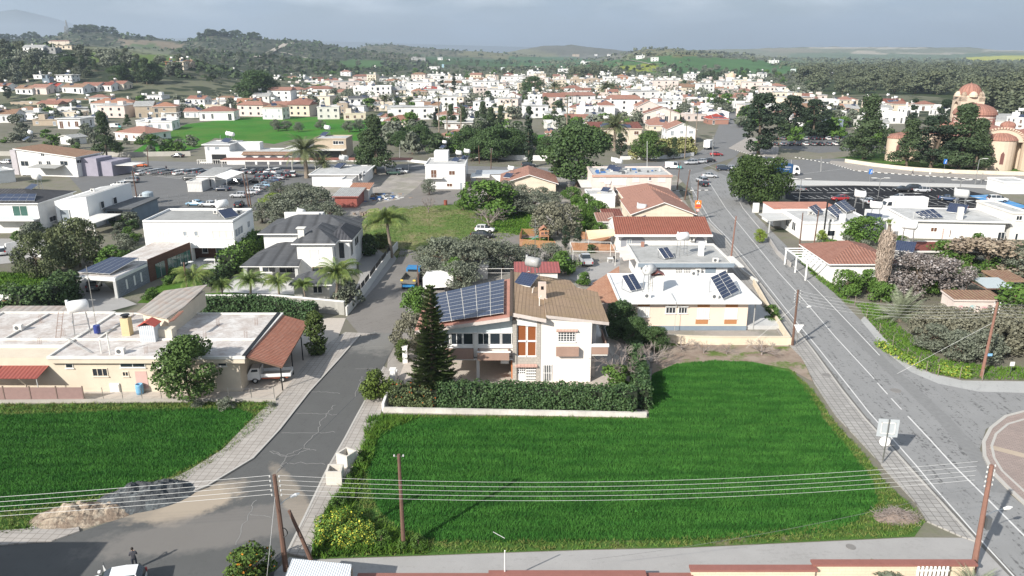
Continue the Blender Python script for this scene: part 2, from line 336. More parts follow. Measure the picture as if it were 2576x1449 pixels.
def gable(t,x0,x1,y0,y1,z,rise,mat,fascia=None,axis='x',ov=.5,wall=None,wx=None):
 mb=MB();a,b,c,d=x0-ov,x1+ov,y0-ov,y1+ov;f=fascia or PN('white');k=.16
 if axis=='x':
  m=(y0+y1)/2;e=rise*ov/((y1-y0)/2)
  mb.slab([(a,c,z-e+.12),(b,c,z-e+.12),(b,m,z+rise+.12),(a,m,z+rise+.12)],k,0,1);mb.slab([(a,m,z+rise+.12),(b,m,z+rise+.12),(b,d,z-e+.12),(a,d,z-e+.12)],k,0,1)
 else:
  m=(x0+x1)/2;e=rise*ov/((x1-x0)/2)
  mb.slab([(a,c,z-e+.12),(m,c,z+rise+.12),(m,d,z+rise+.12),(a,d,z-e+.12)],k,0,1);mb.slab([(m,c,z+rise+.12),(b,c,z-e+.12),(b,d,z-e+.12),(m,d,z+rise+.12)],k,0,1)
 r=t.part('roof',mb,[mat,f])
 if wall:
  g=MB()
  if axis=='x':
   for x in(x0,x1-.2):g=MB();g.add([(x,y0,z-.02),(x,y1,z-.02),(x,(y0+y1)/2,z+rise),(x+.2,y0,z-.02),(x+.2,y1,z-.02),(x+.2,(y0+y1)/2,z+rise)],[(0,2,1),(3,4,5),(0,1,4,3),(1,2,5,4),(2,0,3,5)]);t.part('gable_wall',g,wall)
  else:
   for y in(y0,y1-.2):g=MB();g.add([(x0,y,z-.02),(x1,y,z-.02),((x0+x1)/2,y,z+rise),(x0,y+.2,z-.02),(x1,y+.2,z-.02),((x0+x1)/2,y+.2,z+rise)],[(0,1,2),(3,5,4),(0,3,4,1),(1,4,5,2),(2,5,3,0)]);t.part('gable_wall',g,wall)
 return r
def hip(t,x0,x1,y0,y1,z,rise,mat,fascia=None,ov=.5,name='roof'):
 a,b,c,d=x0-ov,x1+ov,y0-ov,y1+ov;k=min(b-a,d-c)/2;mb=MB()
 if b-a>=d-c:r1,r2=(a+k,(c+d)/2,z+rise),(b-k,(c+d)/2,z+rise)
 else:r1,r2=((a+b)/2,c+k,z+rise),((a+b)/2,d-k,z+rise)
 p=[(a,c,z),(b,c,z),(b,d,z),(a,d,z)]
 if b-a>=d-c:fs=[(0,1,5,4),(1,2,5),(2,3,4,5),(3,0,4)]
 else:fs=[(0,1,4),(1,2,5,4),(2,3,5),(3,0,4,5)]
 mb.add(p+[r1,r2],fs,0);mb.box(a+.02,b-.02,c+.02,d-.02,z-.2,z-.004,1)
 return t.part(name,mb,[mat,fascia or PN('white')])
def heater(t,x,y,z,k=1.0,yaw=-.6,tank='white',hh=1.5,panels=2,lean=1):
 ca,sa=math.cos(yaw),math.sin(yaw);q=lambda a,b,c:(x+(a*ca-b*sa)*k,y+(a*sa+b*ca)*k,z+c*k)
 fr=MB()
 for a in(-.6,.6):
  for b in(-.35,.35):fr.tube([q(a,b,0),q(a*.8,b*.8,hh)],.035*k,4)
  fr.tube([q(a,-.35,hh*.6),q(a,.35,hh*.6)],.03*k,4)
 fr.tube([q(-.6,-.35,hh*.5),q(.6,-.35,hh*.5)],.03*k,4);fr.tube([q(-.6,.35,hh),q(.6,.35,hh)],.03*k,4);t.part('tank_frame',fr,PN('lgrey',.4,1))
 tb=MB();r=.52;tb.tube([q(-.8,0,hh+r),q(-.66,0,hh+r),q(.66,0,hh+r),q(.8,0,hh+r)],[r*.55*k,r*k,r*k,r*.55*k],14);tb.tube([q(-.75,0,hh+r),q(-.75,0,hh+r*2+.12)],.12*k,8)
 t.part('water_tank',tb,PN(tank,.35),True)
 if panels:
  s=MB();w=1.0*panels/2
  P=[q(-w,-.5,.95),q(w,-.5,.95),q(w,-2.0,.12),q(-w,-2.0,.12)]
  s.slab([P[0],P[1],P[2],P[3]],.09*k,0,1);t.part('solar_collector',s,[pv(),PN('lgrey',.4)])
def acunit(t,x,y,z,w=.85,d=.35,h=.65,yaw=0):
 mb=MB();mb.box(x,x+w,y,y+d,z,z+h);mb.lathe([(0,0),(.24,0),(.24,.02),(0,.02)],(0,0,0),12,1)
 n=48
 for i in range(len(mb.v)-n,len(mb.v)):a,b,c=mb.v[i];mb.v[i]=(x+w*.4+a,y-.004-c,z+h/2+b)
 t.part('ac_unit',mb,[PN('offw'),PN('dgrey')])
def inpoly(px,py,poly):
 px=np.asarray(px,float);py=np.asarray(py,float);c=np.zeros(px.shape,bool);n=len(poly);j=n-1
 for i in range(n):
  xi,yi=poly[i][:2];xj,yj=poly[j][:2]
  if yi!=yj:c^=((yi>py)!=(yj>py))&(px<(xj-xi)*(py-yi)/(yj-yi)+xi)
  j=i
 return c
def inp1(x,y,poly):
 c=False;j=len(poly)-1
 for i in range(len(poly)):
  xi,yi=poly[i][:2];xj,yj=poly[j][:2]
  if(yi>y)!=(yj>y)and x<(xj-xi)*(y-yi)/(yj-yi)+xi:c=not c
  j=i
 return c
def gp(pts,z=0,c=None):return[G(p[0],p[1],z,p[2]if len(p)>2 else c)for p in pts]
COVER=[([(-900,60),(1250,60),(1250,165),(600,200),(-900,200)],(.11,.105,.08),.7),([(850,105),(1250,120),(1320,150),(1100,160),(860,130)],(.16,.15,.11),.5),([(1100,118),(1300,112),(1560,118),(1560,150),(1290,150)],(.15,.14,.11),.35),([(285,100),(420,104),(480,116),(440,124),(330,118)],(.24,.19,.14),.1),([(200,118),(330,116),(440,128),(420,142),(300,138),(220,130)],(.16,.17,.12),.25),([(300,112),(390,112),(400,120),(310,119)],(.10,.15,.06),.1),([(225,134),(300,130),(420,140),(480,152),(440,172),(330,176),(240,158)],(.13,.19,.06),.3),([(-900,118),(120,118),(220,136),(240,165),(0,190),(-900,190)],(.10,.12,.06),.9),([(840,150),(960,152),(960,170),(860,172)],(.06,.13,.04),.1),([(1060,140),(1290,150),(1420,162),(1300,172),(1080,160)],(.055,.11,.045),.15),([(1180,120),(1330,122),(1420,140),(1280,150),(1150,140)],(.20,.19,.11),.3),([(1280,142),(1590,146),(1700,165),(1500,176),(1290,168)],(.07,.15,.065),.12),([(1400,140),(1620,134),(1700,150),(1500,152)],(.20,.19,.16),.3),([(1590,120),(1770,120),(1900,134),(1700,142),(1600,138)],(.20,.185,.09),.3),([(1540,150),(1690,140),(1900,150),(2120,160),(2050,186),(1650,186),(1540,172)],(.07,.16,.06),.15),([(1540,166),(1640,160),(1680,178),(1560,182)],(.26,.30,.05),.1),([(1760,120),(2700,118),(2700,140),(1900,145)],(.22,.23,.16),.25),([(1980,134),(2700,134),(2700,165),(2000,165)],(.14,.19,.11),.25),([(2030,118),(2330,119),(2330,122.6),(2040,122)],(.5,.46,.38),0),([(2130,133),(2160,127),(2200,129),(2235,136),(2180,136)],(.48,.42,.33),0),([(2250,132),(2440,134),(2420,137),(2260,136)],(.4,.36,.29),.1),([(2470,124),(2640,126),(2640,129),(2480,128)],(.45,.42,.34),0),([(2415,146),(2520,140),(2700,142),(2700,153),(2450,153)],(.50,.50,.06),0),([(1900,122),(2010,121),(2080,131),(1960,133)],(.3,.27,.2),.3)]
def terrain():
 az=np.radians(np.concatenate([np.linspace(-180,-52,18)[:-1],np.linspace(-52,52,430),np.linspace(52,180,18)[1:]]))
 rr=np.concatenate([[.5,8,20,60,120,200],260*1.0235**np.arange(190)]);na,nr=len(az),len(rr);V=[];COL=[]
 X=np.outer(rr,np.sin(az));Y=np.outer(rr,np.cos(az));Z=np.zeros_like(X)
 for i in range(nr):
  if rr[i]<300:continue
  for j in range(17,na-17):Z[i,j]=hz(X[i,j],Y[i,j])
 dz=Z-CH;zc=Y*math.cos(PITCH)-dz*math.sin(PITCH);yc=-Y*math.sin(PITCH)-dz*math.cos(PITCH);zc[zc<1]=1
 PX=1288+F*X/zc;PY=724.5+F*yc/zc
 col=np.zeros((nr,na,4));col[...]=(.21,.195,.16,.2)
 far=(Y>420);col[far]=(.15,.15,.105,.55)
 for poly,c,s in COVER:
  m=inpoly(PX,PY,poly)&(Y>520);col[m]=(*c,s)
 col[rr>11000]=(.12,.14,.15,.3)
 fs=[(i*na+j,i*na+j+1,(i+1)*na+j+1,(i+1)*na+j)for i in range(nr-1)for j in range(na-1)]
 me=bpy.data.meshes.new('ground');me.from_pydata(np.stack([X,Y,Z],-1).reshape(-1,3).tolist(),[],fs);me.update()
 a=me.color_attributes.new('cover','FLOAT_COLOR','POINT');a.data.foreach_set('color',col.reshape(-1).astype(np.float32))
 me.polygons.foreach_set('use_smooth',[True]*len(me.polygons))
 o=bpy.data.objects.new('ground',me);SC.collection.objects.link(o);struct(o)
 s=NT('ground_cover',.95,.1);at=s.N('Attribute',attribute_name='cover');w=s.world()
 n=s.noise(w,.012,8,.6);a=s.mix(s.ramp(n,(.35,.72),(.65,1.3)),0.0,at.outputs['Color'],'MIX')
 a=s.mix(1.0,at.outputs['Color'],s.ramp(n,(.35,.7),(.65,1.0)),'MULTIPLY')
 n3=s.noise(w,.25,6,.7);a=s.mix(s.ramp(n3,(.46,0),(.64,.4)),a,(.12,.15,.06))
 vo=s.N('TexVoronoi');vo.inputs['Scale'].default_value=.075;vo.inputs['Randomness'].default_value=1;s.L(w,vo.inputs['Vector'])
 thr=s.N('Math',operation='SUBTRACT');s.L(at.outputs['Alpha'],thr.inputs[0]);s.L(vo.outputs['Distance'],thr.inputs[1])
 n2=s.noise(w,.03,5,.6);ad=s.N('Math',operation='ADD');s.L(thr.outputs[0],ad.inputs[0]);s.L(n2,ad.inputs[1])
 a=s.mix(s.ramp(ad.outputs[0],(.52,0),(.62,.9)),a,(.03,.042,.024));s.col(a);s.bump(n3,.5,.3);me.materials.append(s.m)
terrain()
def sheet(name,pts,z,mat,c=None,world=None,h=0):
 P=world or gp(pts,z,c);mb=MB()
 a=sum(P[i].x*P[(i+1)%len(P)].y-P[(i+1)%len(P)].x*P[i].y for i in range(len(P)))
 if a<0:P=P[::-1]
 if h:mb.prism(P,z-h,z);o=mb.build(name,mat)
 else:mb.poly([(p.x,p.y,z)for p in P]);o=mb.build(name,mat,sheet=True)
 bm=bmesh.new();bm.from_mesh(o.data);bmesh.ops.triangulate(bm,faces=bm.faces,ngon_method='EAR_CLIP');bm.to_mesh(o.data);bm.free()
 return struct(o)
def strip_pts(P,w,closed=False):
 L,Rr=[],[]
 for i,p in enumerate(P):
  d=(P[min(i+1,len(P)-1)]-P[max(i-1,0)]);d.z=0;d.normalize();n=Vector((-d.y,d.x,0));L.append(p+n*w/2);Rr.append(p-n*w/2)
 return L,Rr
def strip(name,pts,w,z,mat,c=None,world=None,h=0,tagged=True):
 P=world or gp(pts,z,c);L,Rr=strip_pts(P,w);mb=MB()
 for i in range(len(P)-1):
  q=[L[i],Rr[i],Rr[i+1],L[i+1]]
  if h:mb.prism(q,z-h,z)
  else:mb.poly([(p.x,p.y,z)for p in q])
 o=mb.build(name,mat,sheet=not h)
 return struct(o)if tagged else o
def asphalt(name,base,dark,rot,streak=.5,sand=None,blobs=(),sc=1):
 s=NT(name,.93,.12);w=s.world();ws=s.world((1.6,.13,1),(0,0,rot))
 a=s.mix(s.ramp(s.noise(w,.35*sc,7,.62),(.35,0),(.65,.55)),base,mul(base,.82))
 n=s.noise(ws,1.1,8,.72);n2=s.noise(w,2.4,6,.7);md=s.N('Math',operation='MULTIPLY');s.L(n,md.inputs[0]);s.L(n2,md.inputs[1])
 a=s.mix(s.ramp(md.outputs[0],(.28,0),(.34,streak)),a,dark)
 a=s.mix(s.ramp(s.noise(w,38,2),(.35,0),(.7,.25)),a,mul(base,.6))
 for(cx,cy,rx,ry,rz,amt,colr)in blobs:
  t=s.N('NewGeometry');m1=s.N('VectorMath',operation='SUBTRACT');s.L(t.outputs['Position'],m1.inputs[0]);m1.inputs[1].default_value=(cx,cy,0)
  m2=s.N('Mapping');m2.inputs['Rotation'].default_value=(0,0,rz);s.L(m1.outputs[0],m2.inputs['Vector'])
  m3=s.N('VectorMath',operation='MULTIPLY');s.L(m2.outputs[0],m3.inputs[0]);m3.inputs[1].default_value=(1/rx,1/ry,0)
  ln=s.N('VectorMath',operation='LENGTH');s.L(m3.outputs[0],ln.inputs[0]);sb=s.N('Math',operation='SUBTRACT');sb.inputs[0].default_value=1.05;s.L(ln.outputs['Value'],sb.inputs[1])
  nn=s.N('Math',operation='ADD');s.L(sb.outputs[0],nn.inputs[0]);k=s.N('Math',operation='MULTIPLY');s.L(s.noise(w,.8,6,.65),k.inputs[0]);k.inputs[1].default_value=.9;s.L(k.outputs[0],nn.inputs[1])
  a=s.mix(s.ramp(nn.outputs[0],(.42,0),(.72,amt)),a,colr)
 s.col(a);s.bump(s.noise(w,30,3),.25,.02);MATS[name]=s.m;return s.m
g1,g2=G(2199,953),G(2024,757);RROT=math.atan2(g2.y-g1.y,g2.x-g1.x)-math.pi/2
g1,g2=G(894,1048),G(1003,846);LROT=math.atan2(g2.y-g1.y,g2.x-g1.x)-math.pi/2
b1=G(430,1260);b2=G(330,1330);b3=G(500,1265);b4=G(920,850);b5=G(560,1330);b6=G(760,1290)
SAND=(.42,.35,.27)
M_ROAD=asphalt('road_asphalt',(.27,.27,.268),(.085,.085,.085),-RROT,.8)
M_STREET=asphalt('street_asphalt',(.115,.116,.114),(.08,.08,.08),-LROT,.35,blobs=[(b3.x,b3.y,4.2,2.0,-.9,.45,SAND),(b1.x+1,b1.y-.5,4.6,2.3,-.35,.6,SAND),(b4.x+1,b4.y+3,6,9,-.3,.5,(.27,.26,.24)),(b5.x,b5.y,10,2.6,-.3,.5,(.24,.22,.2)),(b6.x,b6.y,1.0,9,-.55,.4,SAND)])
M_AVE=asphalt('avenue_asphalt',(.2,.2,.2),(.13,.13,.13),1.57,.3)
M_LOT=asphalt('lot_asphalt',(.17,.17,.17),(.1,.1,.1),.3,.4,blobs=[])
M_NEW=asphalt('fresh_asphalt',(.022,.023,.026),(.018,.018,.02),.3,.2)
M_GRAV=asphalt('gravel',(.22,.205,.19),(.12,.11,.1),.8,.5)
M_CONC=asphalt('lane_concrete',(.36,.35,.34),(.26,.25,.24),1.5,.4)
M_PAVE=bricky('pavement_slabs',(.40,.37,.34),(.36,.33,.30),(.22,.20,.18),.62,.62,.03,'world',off=0,rot=-LROT)
M_PAVER=bricky('pavement_slabs_grey',(.36,.345,.325),(.31,.30,.285),(.17,.16,.15),.62,.62,.035,'world',off=0,rot=-RROT)
M_BPAV=bricky('red_brick_paving',(.30,.235,.21),(.35,.28,.25),(.2,.17,.155),.42,.2,.02,'world',rot=.3)
M_KERB=plain('kerb_concrete',(.42,.40,.37),.9);M_LINE=plain('road_paint',(.58,.575,.56),.8,var=.15);M_GUT=plain('gutter_dark',(.05,.045,.04),.95,var=.3)
def soil(name,c,c2,g,gamt,sc=.5):
 s=NT(name,.95,.1);w=s.world();a=s.mix(s.ramp(s.noise(w,sc,7,.65),(.4,0),(.6,1)),c,c2)
 a=s.mix(s.ramp(s.noise(w,sc*.6,6,.7),(.5+gamt/2,1),(.6+gamt/2,0)),a,g);s.col(a);s.bump(s.noise(w,6,5,.7),.9,.12);MATS[name]=s.m;return s.m
M_SOIL=soil('dry_soil',(.25,.19,.15),(.33,.27,.22),(.12,.17,.045),-.25);M_VERGE=soil('verge_soil',(.22,.18,.12),(.15,.16,.06),(.07,.14,.03),.1)
M_UNDER=soil('crop_soil',(.025,.08,.015),(.04,.11,.02),(.025,.08,.015),0);M_YARD=soil('yard_floor',(.27,.25,.23),(.36,.33,.30),(.25,.24,.2),-.2,.2)
M_MEAD=soil('meadow_soil',(.18,.19,.08),(.25,.21,.12),(.10,.16,.04),-.05,.12);M_GREEN=soil('green_meadow',(.045,.145,.018),(.06,.17,.022),(.09,.17,.03),-.1)
M_FARG=soil('far_crop',(.04,.15,.018),(.055,.19,.024),(.08,.17,.03),-.15,.05);M_LAWN=soil('lawn',(.06,.14,.02),(.07,.16,.025),(.07,.14,.02),0)
M_TILEY=plain('yard_tiles',(.46,.41,.36),.8,var=.12);M_WHITEY=plain('white_paving',(.5,.49,.47),.85,var=.12)
z=.006
sheet('dirt_yard',[(440,520),(900,420),(1760,420),(1700,470),(1780,590),(1840,650),(1990,880),(1640,930),(1630,1050),(960,1040),(1000,700),(850,620),(640,540)],z,M_YARD)
sheet('meadow',[(905,545),(1000,520),(1190,512),(1290,560),(1310,600),(1180,640),(1000,660),(940,620),(900,600)],.012,M_MEAD)
sheet('grass_plot',[(1250,535),(1370,530),(1375,585),(1300,592),(1240,580)],.016,M_GREEN);sheet('grass_plot',[(1435,500),(1480,500),(1500,540),(1500,575),(1465,590),(1440,560)],.016,M_GREEN)
sheet('gravel_lane',[(900,545),(905,522),(1010,500),(1050,470),(1085,430),(1180,445),(1185,490),(1240,505),(1180,512),(1050,520),(1000,532),(905,552)],.020,M_GRAV)
sheet('gravel_lane',[(1180,590),(1310,585),(1330,620),(1290,650),(1240,640),(1190,640)],.020,M_GRAV)
sheet('far_field',[(325,388),(385,350),(470,312),(620,295),(850,294),(940,300),(960,330),(905,355),(870,352),(740,350),(690,362),(540,347),(500,372),(440,385)],.03,M_FARG)
sheet('far_field',[(1330,340),(1450,335),(1500,352),(1440,365),(1330,360)],.03,M_FARG)
sheet('avenue',[(-300,412),(330,404),(720,412),(1080,414),(1400,424),(1730,402),(1760,420),(1800,440),(2000,444),(2900,470),(2900,500),(2000,472),(1840,470),(1740,480),(1700,440),(1400,444),(1060,436),(720,430),(330,428),(-300,432)],.034,M_AVE)
sheet('avenue',[(1730,402),(1790,360),(1815,300),(1840,260),(1860,300),(1885,330),(1870,370),(1850,395),(1760,425)],.030,M_AVE)
sheet('avenue',[(1850,395),(2000,402),(2120,398),(2300,422),(2900,452),(2900,480),(2300,452),(2000,448),(1800,440)],.038,M_AVE)
sheet('car_park_ground',[(330,428),(720,430),(840,450),(800,480),(640,530),(500,528),(350,528),(240,520),(170,440)],.014,M_LOT)
sheet('car_park_ground',[(1965,335),(2245,335),(2235,372),(2060,385),(1965,372)],.026,M_LOT)
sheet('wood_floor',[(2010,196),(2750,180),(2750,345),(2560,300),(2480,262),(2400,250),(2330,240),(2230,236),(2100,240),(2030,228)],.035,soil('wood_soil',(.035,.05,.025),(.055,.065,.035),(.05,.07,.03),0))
sheet('car_park_ground',[(1976,470),(2150,467),(2410,473),(2700,545),(2700,580),(2212,552),(1976,500)],.045,M_NEW)
BLUE=plain('parking_blue',(.07,.25,.50),.8)
sheet('disabled_bay',[(2438,492),(2492,489),(2600,524),(2525,524)],.055,BLUE)
sheet('road',[(1735,440),(1790,425),(1850,455),(1900,540),(1960,600),(2020,660),(2082,720),(2160,800),(2235,885),(2290,925),(2340,950),(2420,962),(2700,962),(2700,1040),(2540,1040),(2480,1080),(2465,1130),(2480,1180),(2530,1235),(2700,1370),(2900,1700),(2640,1700),(2545,1449),(2463,1370),(2330,1225),(2290,1180),(2172,1050),(2120,985),(2045,882),(1990,812),(1950,762),(1870,660),(1820,595),(1776,555),(1745,510)],.040,M_ROAD)
sheet('street',[(-400,1400),(130,1362),(420,1265),(460,1247),(520,1222),(636,1153),(703,1080),(776,987),(850,905),(905,842),(940,775),(1000,650),(1008,628),(1062,635),(1050,700),(1026,775),(1004,846),(966,920),(928,990),(896,1048),(868,1101),(819,1187),(766,1300),(723,1386),(690,1440),(680,1800),(-600,1800)],.042,M_STREET)
sheet('gravel_lane',[(1000,650),(1008,625),(1062,633),(1050,700),(1024,785),(1004,840),(935,835),(905,842),(870,800),(900,770),(945,720)],.050,M_GRAV)
sheet('field_ground',[(955,1042),(1634,1052),(1645,925),(1700,912),(1880,905),(1985,925),(2048,985),(2098,1060),(2180,1150),(2225,1210),(2290,1270),(2325,1315),(2300,1350),(1720,1377),(1472,1382),(1083,1396),(785,1406),(788,1366),(816,1286),(866,1214),(928,1101)],.03,M_VERGE)
sheet('bare_soil',[(1640,940),(1645,870),(1700,855),(1990,872),(2020,905),(2045,960),(1985,928),(1880,908),(1700,915)],.045,M_SOIL)
FIELD=[(958,1052),(1632,1056),(1640,945),(1700,918),(1800,908),(1900,914),(1985,938),(2035,990),(2075,1062),(2150,1150),(2195,1210),(2208,1268),(2150,1315),(2100,1338),(1900,1352),(1700,1358),(1300,1364),(1110,1364),(1010,1335),(960,1290),(930,1240),(918,1160),(935,1090)]
sheet('crop_ground',FIELD,.06,M_UNDER)
LEFTF=[(-200,1060),(0,1046),(180,1040),(420,1030),(600,1030),(640,1046),(590,1100),(545,1140),(440,1195),(330,1230),(180,1262),(0,1290),(-250,1330)]
sheet('field_ground',[(-300,1040),(0,1018),(690,1012),(700,1025),(640,1085),(560,1150),(440,1225),(330,1262),(200,1290),(100,1340),(0,1350),(-400,1370)],.03,M_VERGE)
sheet('crop_ground',LEFTF,.06,M_UNDER)
sheet('bungalow_yard',[(-300,1018),(0,1008),(690,1004),(760,940),(850,850),(870,800),(-300,800)],.02,M_TILEY)
sheet('lane',[(728,1401),(785,1408),(1083,1398),(1472,1384),(1720,1379),(2300,1352),(2451,1353),(2560,1449),(2640,1700),(680,1800),(690,1440)],.036,M_CONC)
sheet('pavement',[(869,835),(950,840),(905,842),(850,905),(776,985),(703,1078),(636,1150),(520,1220),(456,1245),(390,1225),(480,1180),(560,1130),(610,1078),(660,1030),(700,1000),(760,925),(800,880)],.14,M_PAVE,h=.14)
sheet('pavement',[(-400,1400),(130,1360),(200,1335),(190,1300),(60,1330),(-400,1362)],.14,M_PAVE,h=.14)
sheet('pavement',[(966,922),(985,930),(965,985),(958,1046),(928,1101),(866,1214),(816,1286),(788,1366),(780,1402),(723,1390),(766,1300),(819,1187),(868,1101),(896,1048),(928,990)],.14,M_PAVE,h=.14)
def resamp(P,n):
 L_=[0]
 for a,b in zip(P,P[1:]):L_.append(L_[-1]+(b-a).length)
 return[Vector((np.interp(L_[-1]*i/(n-1),L_,[p.x for p in P]),np.interp(L_[-1]*i/(n-1),L_,[p.y for p in P]),0))for i in range(n)]
A_=resamp(gp([(1728,478),(1740,520),(1800,615),(1850,690),(1900,755),(1975,860),(2020,905),(2048,965),(2100,1045),(2190,1140),(2240,1200),(2300,1262),(2332,1315),(2420,1353)]),60);B_=resamp(gp([(1745,510),(1776,553),(1820,594),(1870,658),(1950,760),(1990,810),(2045,880),(2120,983),(2172,1048),(2290,1178),(2330,1222),(2463,1368)]),60);mb=MB()
for i in range(59):q=[A_[i],B_[i],B_[i+1],A_[i+1]];mb.poly([(p.x,p.y,.14)for p in q]);mb.poly([(A_[i].x,A_[i].y,.14),(A_[i+1].x,A_[i+1].y,.14),(A_[i+1].x,A_[i+1].y,0),(A_[i].x,A_[i].y,0)])
mb.poly([(A_[-1].x,A_[-1].y,0),(A_[-1].x,A_[-1].y,.14),(B_[-1].x,B_[-1].y,.14),(B_[-1].x,B_[-1].y,0)]);struct(mb.build('pavement',M_PAVER,sheet=True))
def kerb(pts,w=.18,hh=.16):strip('kerb',pts,w,hh,M_KERB,h=hh)
kerb([(905,842),(850,905),(776,986),(703,1079),(636,1151),(520,1221),(456,1246)]);kerb([(966,922),(928,990),(896,1048),(868,1101),(819,1187),(766,1300),(723,1388)])
kerb([(1745,510),(1776,553),(1820,594),(1870,658),(1950,760),(1990,810),(2045,880),(2120,983),(2172,1048),(2290,1178),(2330,1222),(2463,1368)])
strip('gutter',[(850,908),(777,989),(704,1082),(638,1154),(522,1225),(458,1250)],.22,.052,M_GUT);strip('gutter',[(1778,556),(1872,661),(1953,763),(2048,883),(2124,986),(2176,1052),(2294,1182),(2334,1226),(2560,1461)],.5,.046,plain('damp_asphalt',(.13,.125,.115),.9,var=.2))
strip('damp_band',[(1961,628),(2060,738),(2150,838),(2222,912),(2290,975),(2370,1050),(2460,1150),(2520,1240)],1.5,.047,plain('damp_asphalt_wide',(.20,.20,.198),.9,var=.2))
PATCH=asphalt('dusty_patch',(.42,.42,.41),(.2,.2,.2),.5,.35)
sheet('dusty_patch',[(2175,795),(2240,868),(2295,915),(2345,940),(2420,957),(2700,961),(2700,992),(2460,985),(2360,965),(2290,935),(2235,890),(2165,805)],.049,PATCH)
for pts in([(1739,470),(1788,556),(1832,600),(1862,636),(1880,655),(1974,774),(2057,874),(2134,971),(2185,1036),(2304,1170),(2351,1227),(2457,1347),(2550,1449),(2700,1640)],[(1773,441),(1826,524),(1961,688),(2024,757),(2102,848),(2199,953)],[(1844,480),(1870,525),(1961,634),(2082,757),(2156,834),(2213,894)]):
 strip('lane_line',pts,.13,.054,M_LINE)
strip('lane_line',[(2284,1047),(2335,1101),(2398,1170),(2455,1226),(2576,1347),(2700,1470)],.16,.054,M_LINE)
for a,b in(((2207,963),(2233,992)),((2242,1002),(2268,1030))):strip('lane_line',[a,b],.14,.054,M_LINE)
strip('lane_line',[(1735,395),(1790,420),(1850,440),(2000,446)],.15,.054,M_LINE);strip('lane_line',[(0,418),(720,421),(1080,424),(1400,433),(1700,423)],.15,.054,M_LINE)
strip('lane_line',[(2010,438),(2120,425),(2300,436),(2576,456)],.15,.054,M_LINE)
g0,gx,gy=G(1976,474),G(2400,474),G(2212,545)
for i in range(27):
 x=1990+i*16;strip('bay_line',[(x,473),(x+13,480)],.16,.062,M_LINE)
for i in range(22):
 x=1995+i*19;strip('bay_line',[(x,492),(x+20,499)],.16,.062,M_LINE)
for i in range(13):
 x=2190+i*24;strip('bay_line',[(x,506),(x+26,514)],.16,.062,M_LINE)
for a,b in(((2000,499),(2400,502)),((2190,515),(2480,519)),((1990,484.5),(2070,484.8)),((2120,485),(2200,485.2))):strip('bay_line',[a,b],.16,.063,M_LINE)
for x,y in((2110,485.5),(2290,487),(2445,497),(2420,505),(2480,530)):
 p=G(x,y);mb=MB();mb.poly([(p.x-3,p.y-.15,.064),(p.x+1,p.y-.15,.064),(p.x+1,p.y-.7,.064),(p.x+3.2,p.y,.064),(p.x+1,p.y+.7,.064),(p.x+1,p.y+.15,.064),(p.x-3,p.y+.15,.064)]);struct(mb.build('arrow_marking',M_LINE,sheet=True))
for i in range(5):strip('bay_line',[(2447+i*27,492+i*7.5),(2500+i*25,491+i*7.8)],.14,.066,M_LINE)
rc=random.Random(5);MC=plain('crack_sealer',(.25,.245,.235),.9)
for c,pts in(('B1',[(2567,750),(2490,735),(2340,730)]),('B1',[(2540,830),(2470,905),(2430,960),(2395,1050),(2290,1160),(2170,1220),(2140,1285),(2090,1340)]),('B1',[(2560,910),(2400,900),(2240,895)]),('B1',[(2540,1035),(2390,1048),(2130,1045)]),('B1',[(2160,1220),(2080,1190),(2040,1185)]),('B1',[(2400,1180),(2290,1160)]),('B6',[(480,90),(380,130),(300,150),(180,105)]),('B6',[(600,205),(400,195),(280,200),(230,270)]),('B2',[(330,690),(150,683),(20,690)]),('B2',[(150,560),(120,640),(60,690)]),('B2',[(250,870),(100,855),(0,858)]),('B2',[(60,910),(20,990),(0,1080)]),('B5',[(1950,470),(1880,600),(1800,800),(1790,820)]),('B5',[(1900,580),(2060,610)])):
 P=[];
 for i in range(len(pts)-1):
  a,b=G(*pts[i],0,c),G(*pts[i+1],0,c)
  for k in range(6):P.append(a.lerp(b,k/6)+Vector((rc.uniform(-.16,.16),rc.uniform(-.16,.16),0)))
 P.append(G(*pts[-1],0,c));strip('sealed_crack',None,.06,.056,MC,world=P)
def manhole(x,y,c=None,sz=.35,zz=.15):
 p=G(x,y,0,c);mb=MB();mb.lathe([(0,zz+.012),(sz*.8,zz+.012),(sz*.82,zz+.004),(sz,zz+.02),(sz,zz-.02)],(p.x,p.y,0),20);o=mb.build('manhole_cover',plain('iron_cover',(.2,.19,.18),.8));return o
for i,(x,y,c,s_,l,zz)in enumerate(((1040,795,'B4',.55,'round iron manhole cover in the right hand road near the junction',.045),(430,665,'B4',.5,'iron drain cover in the slab pavement beside the big green field',.145),(1265,830,'B7',.35,'small square drain cover in the concrete lane',.04))):
 tag(manhole(x,y,c,s_,zz),l,'manhole cover')
P=[G(x,y)for x,y in((2700,1034),(2576,1038),(2530,1050),(2492,1080),(2474,1115),(2476,1150),(2496,1190),(2530,1225),(2600,1290),(2700,1370))]
sheet('traffic_island',None,.15,M_BPAV,world=P,h=.15);strip('kerb',None,.3,.19,M_KERB,world=P,h=.19)
strip('island_band',None,.9,.158,plaster('island_band_mat',(.45,.37,.29)),world=[G(2490,1128),G(2576,1150),G(2700,1180)])
P2=[G(x,y)for x,y in((2700,1056),(2576,1058),(2535,1070),(2505,1095),(2494,1125),(2500,1155),(2520,1188),(2576,1240),(2700,1340))]
strip('kerb',None,.22,.172,M_KERB,world=P2,h=.05)
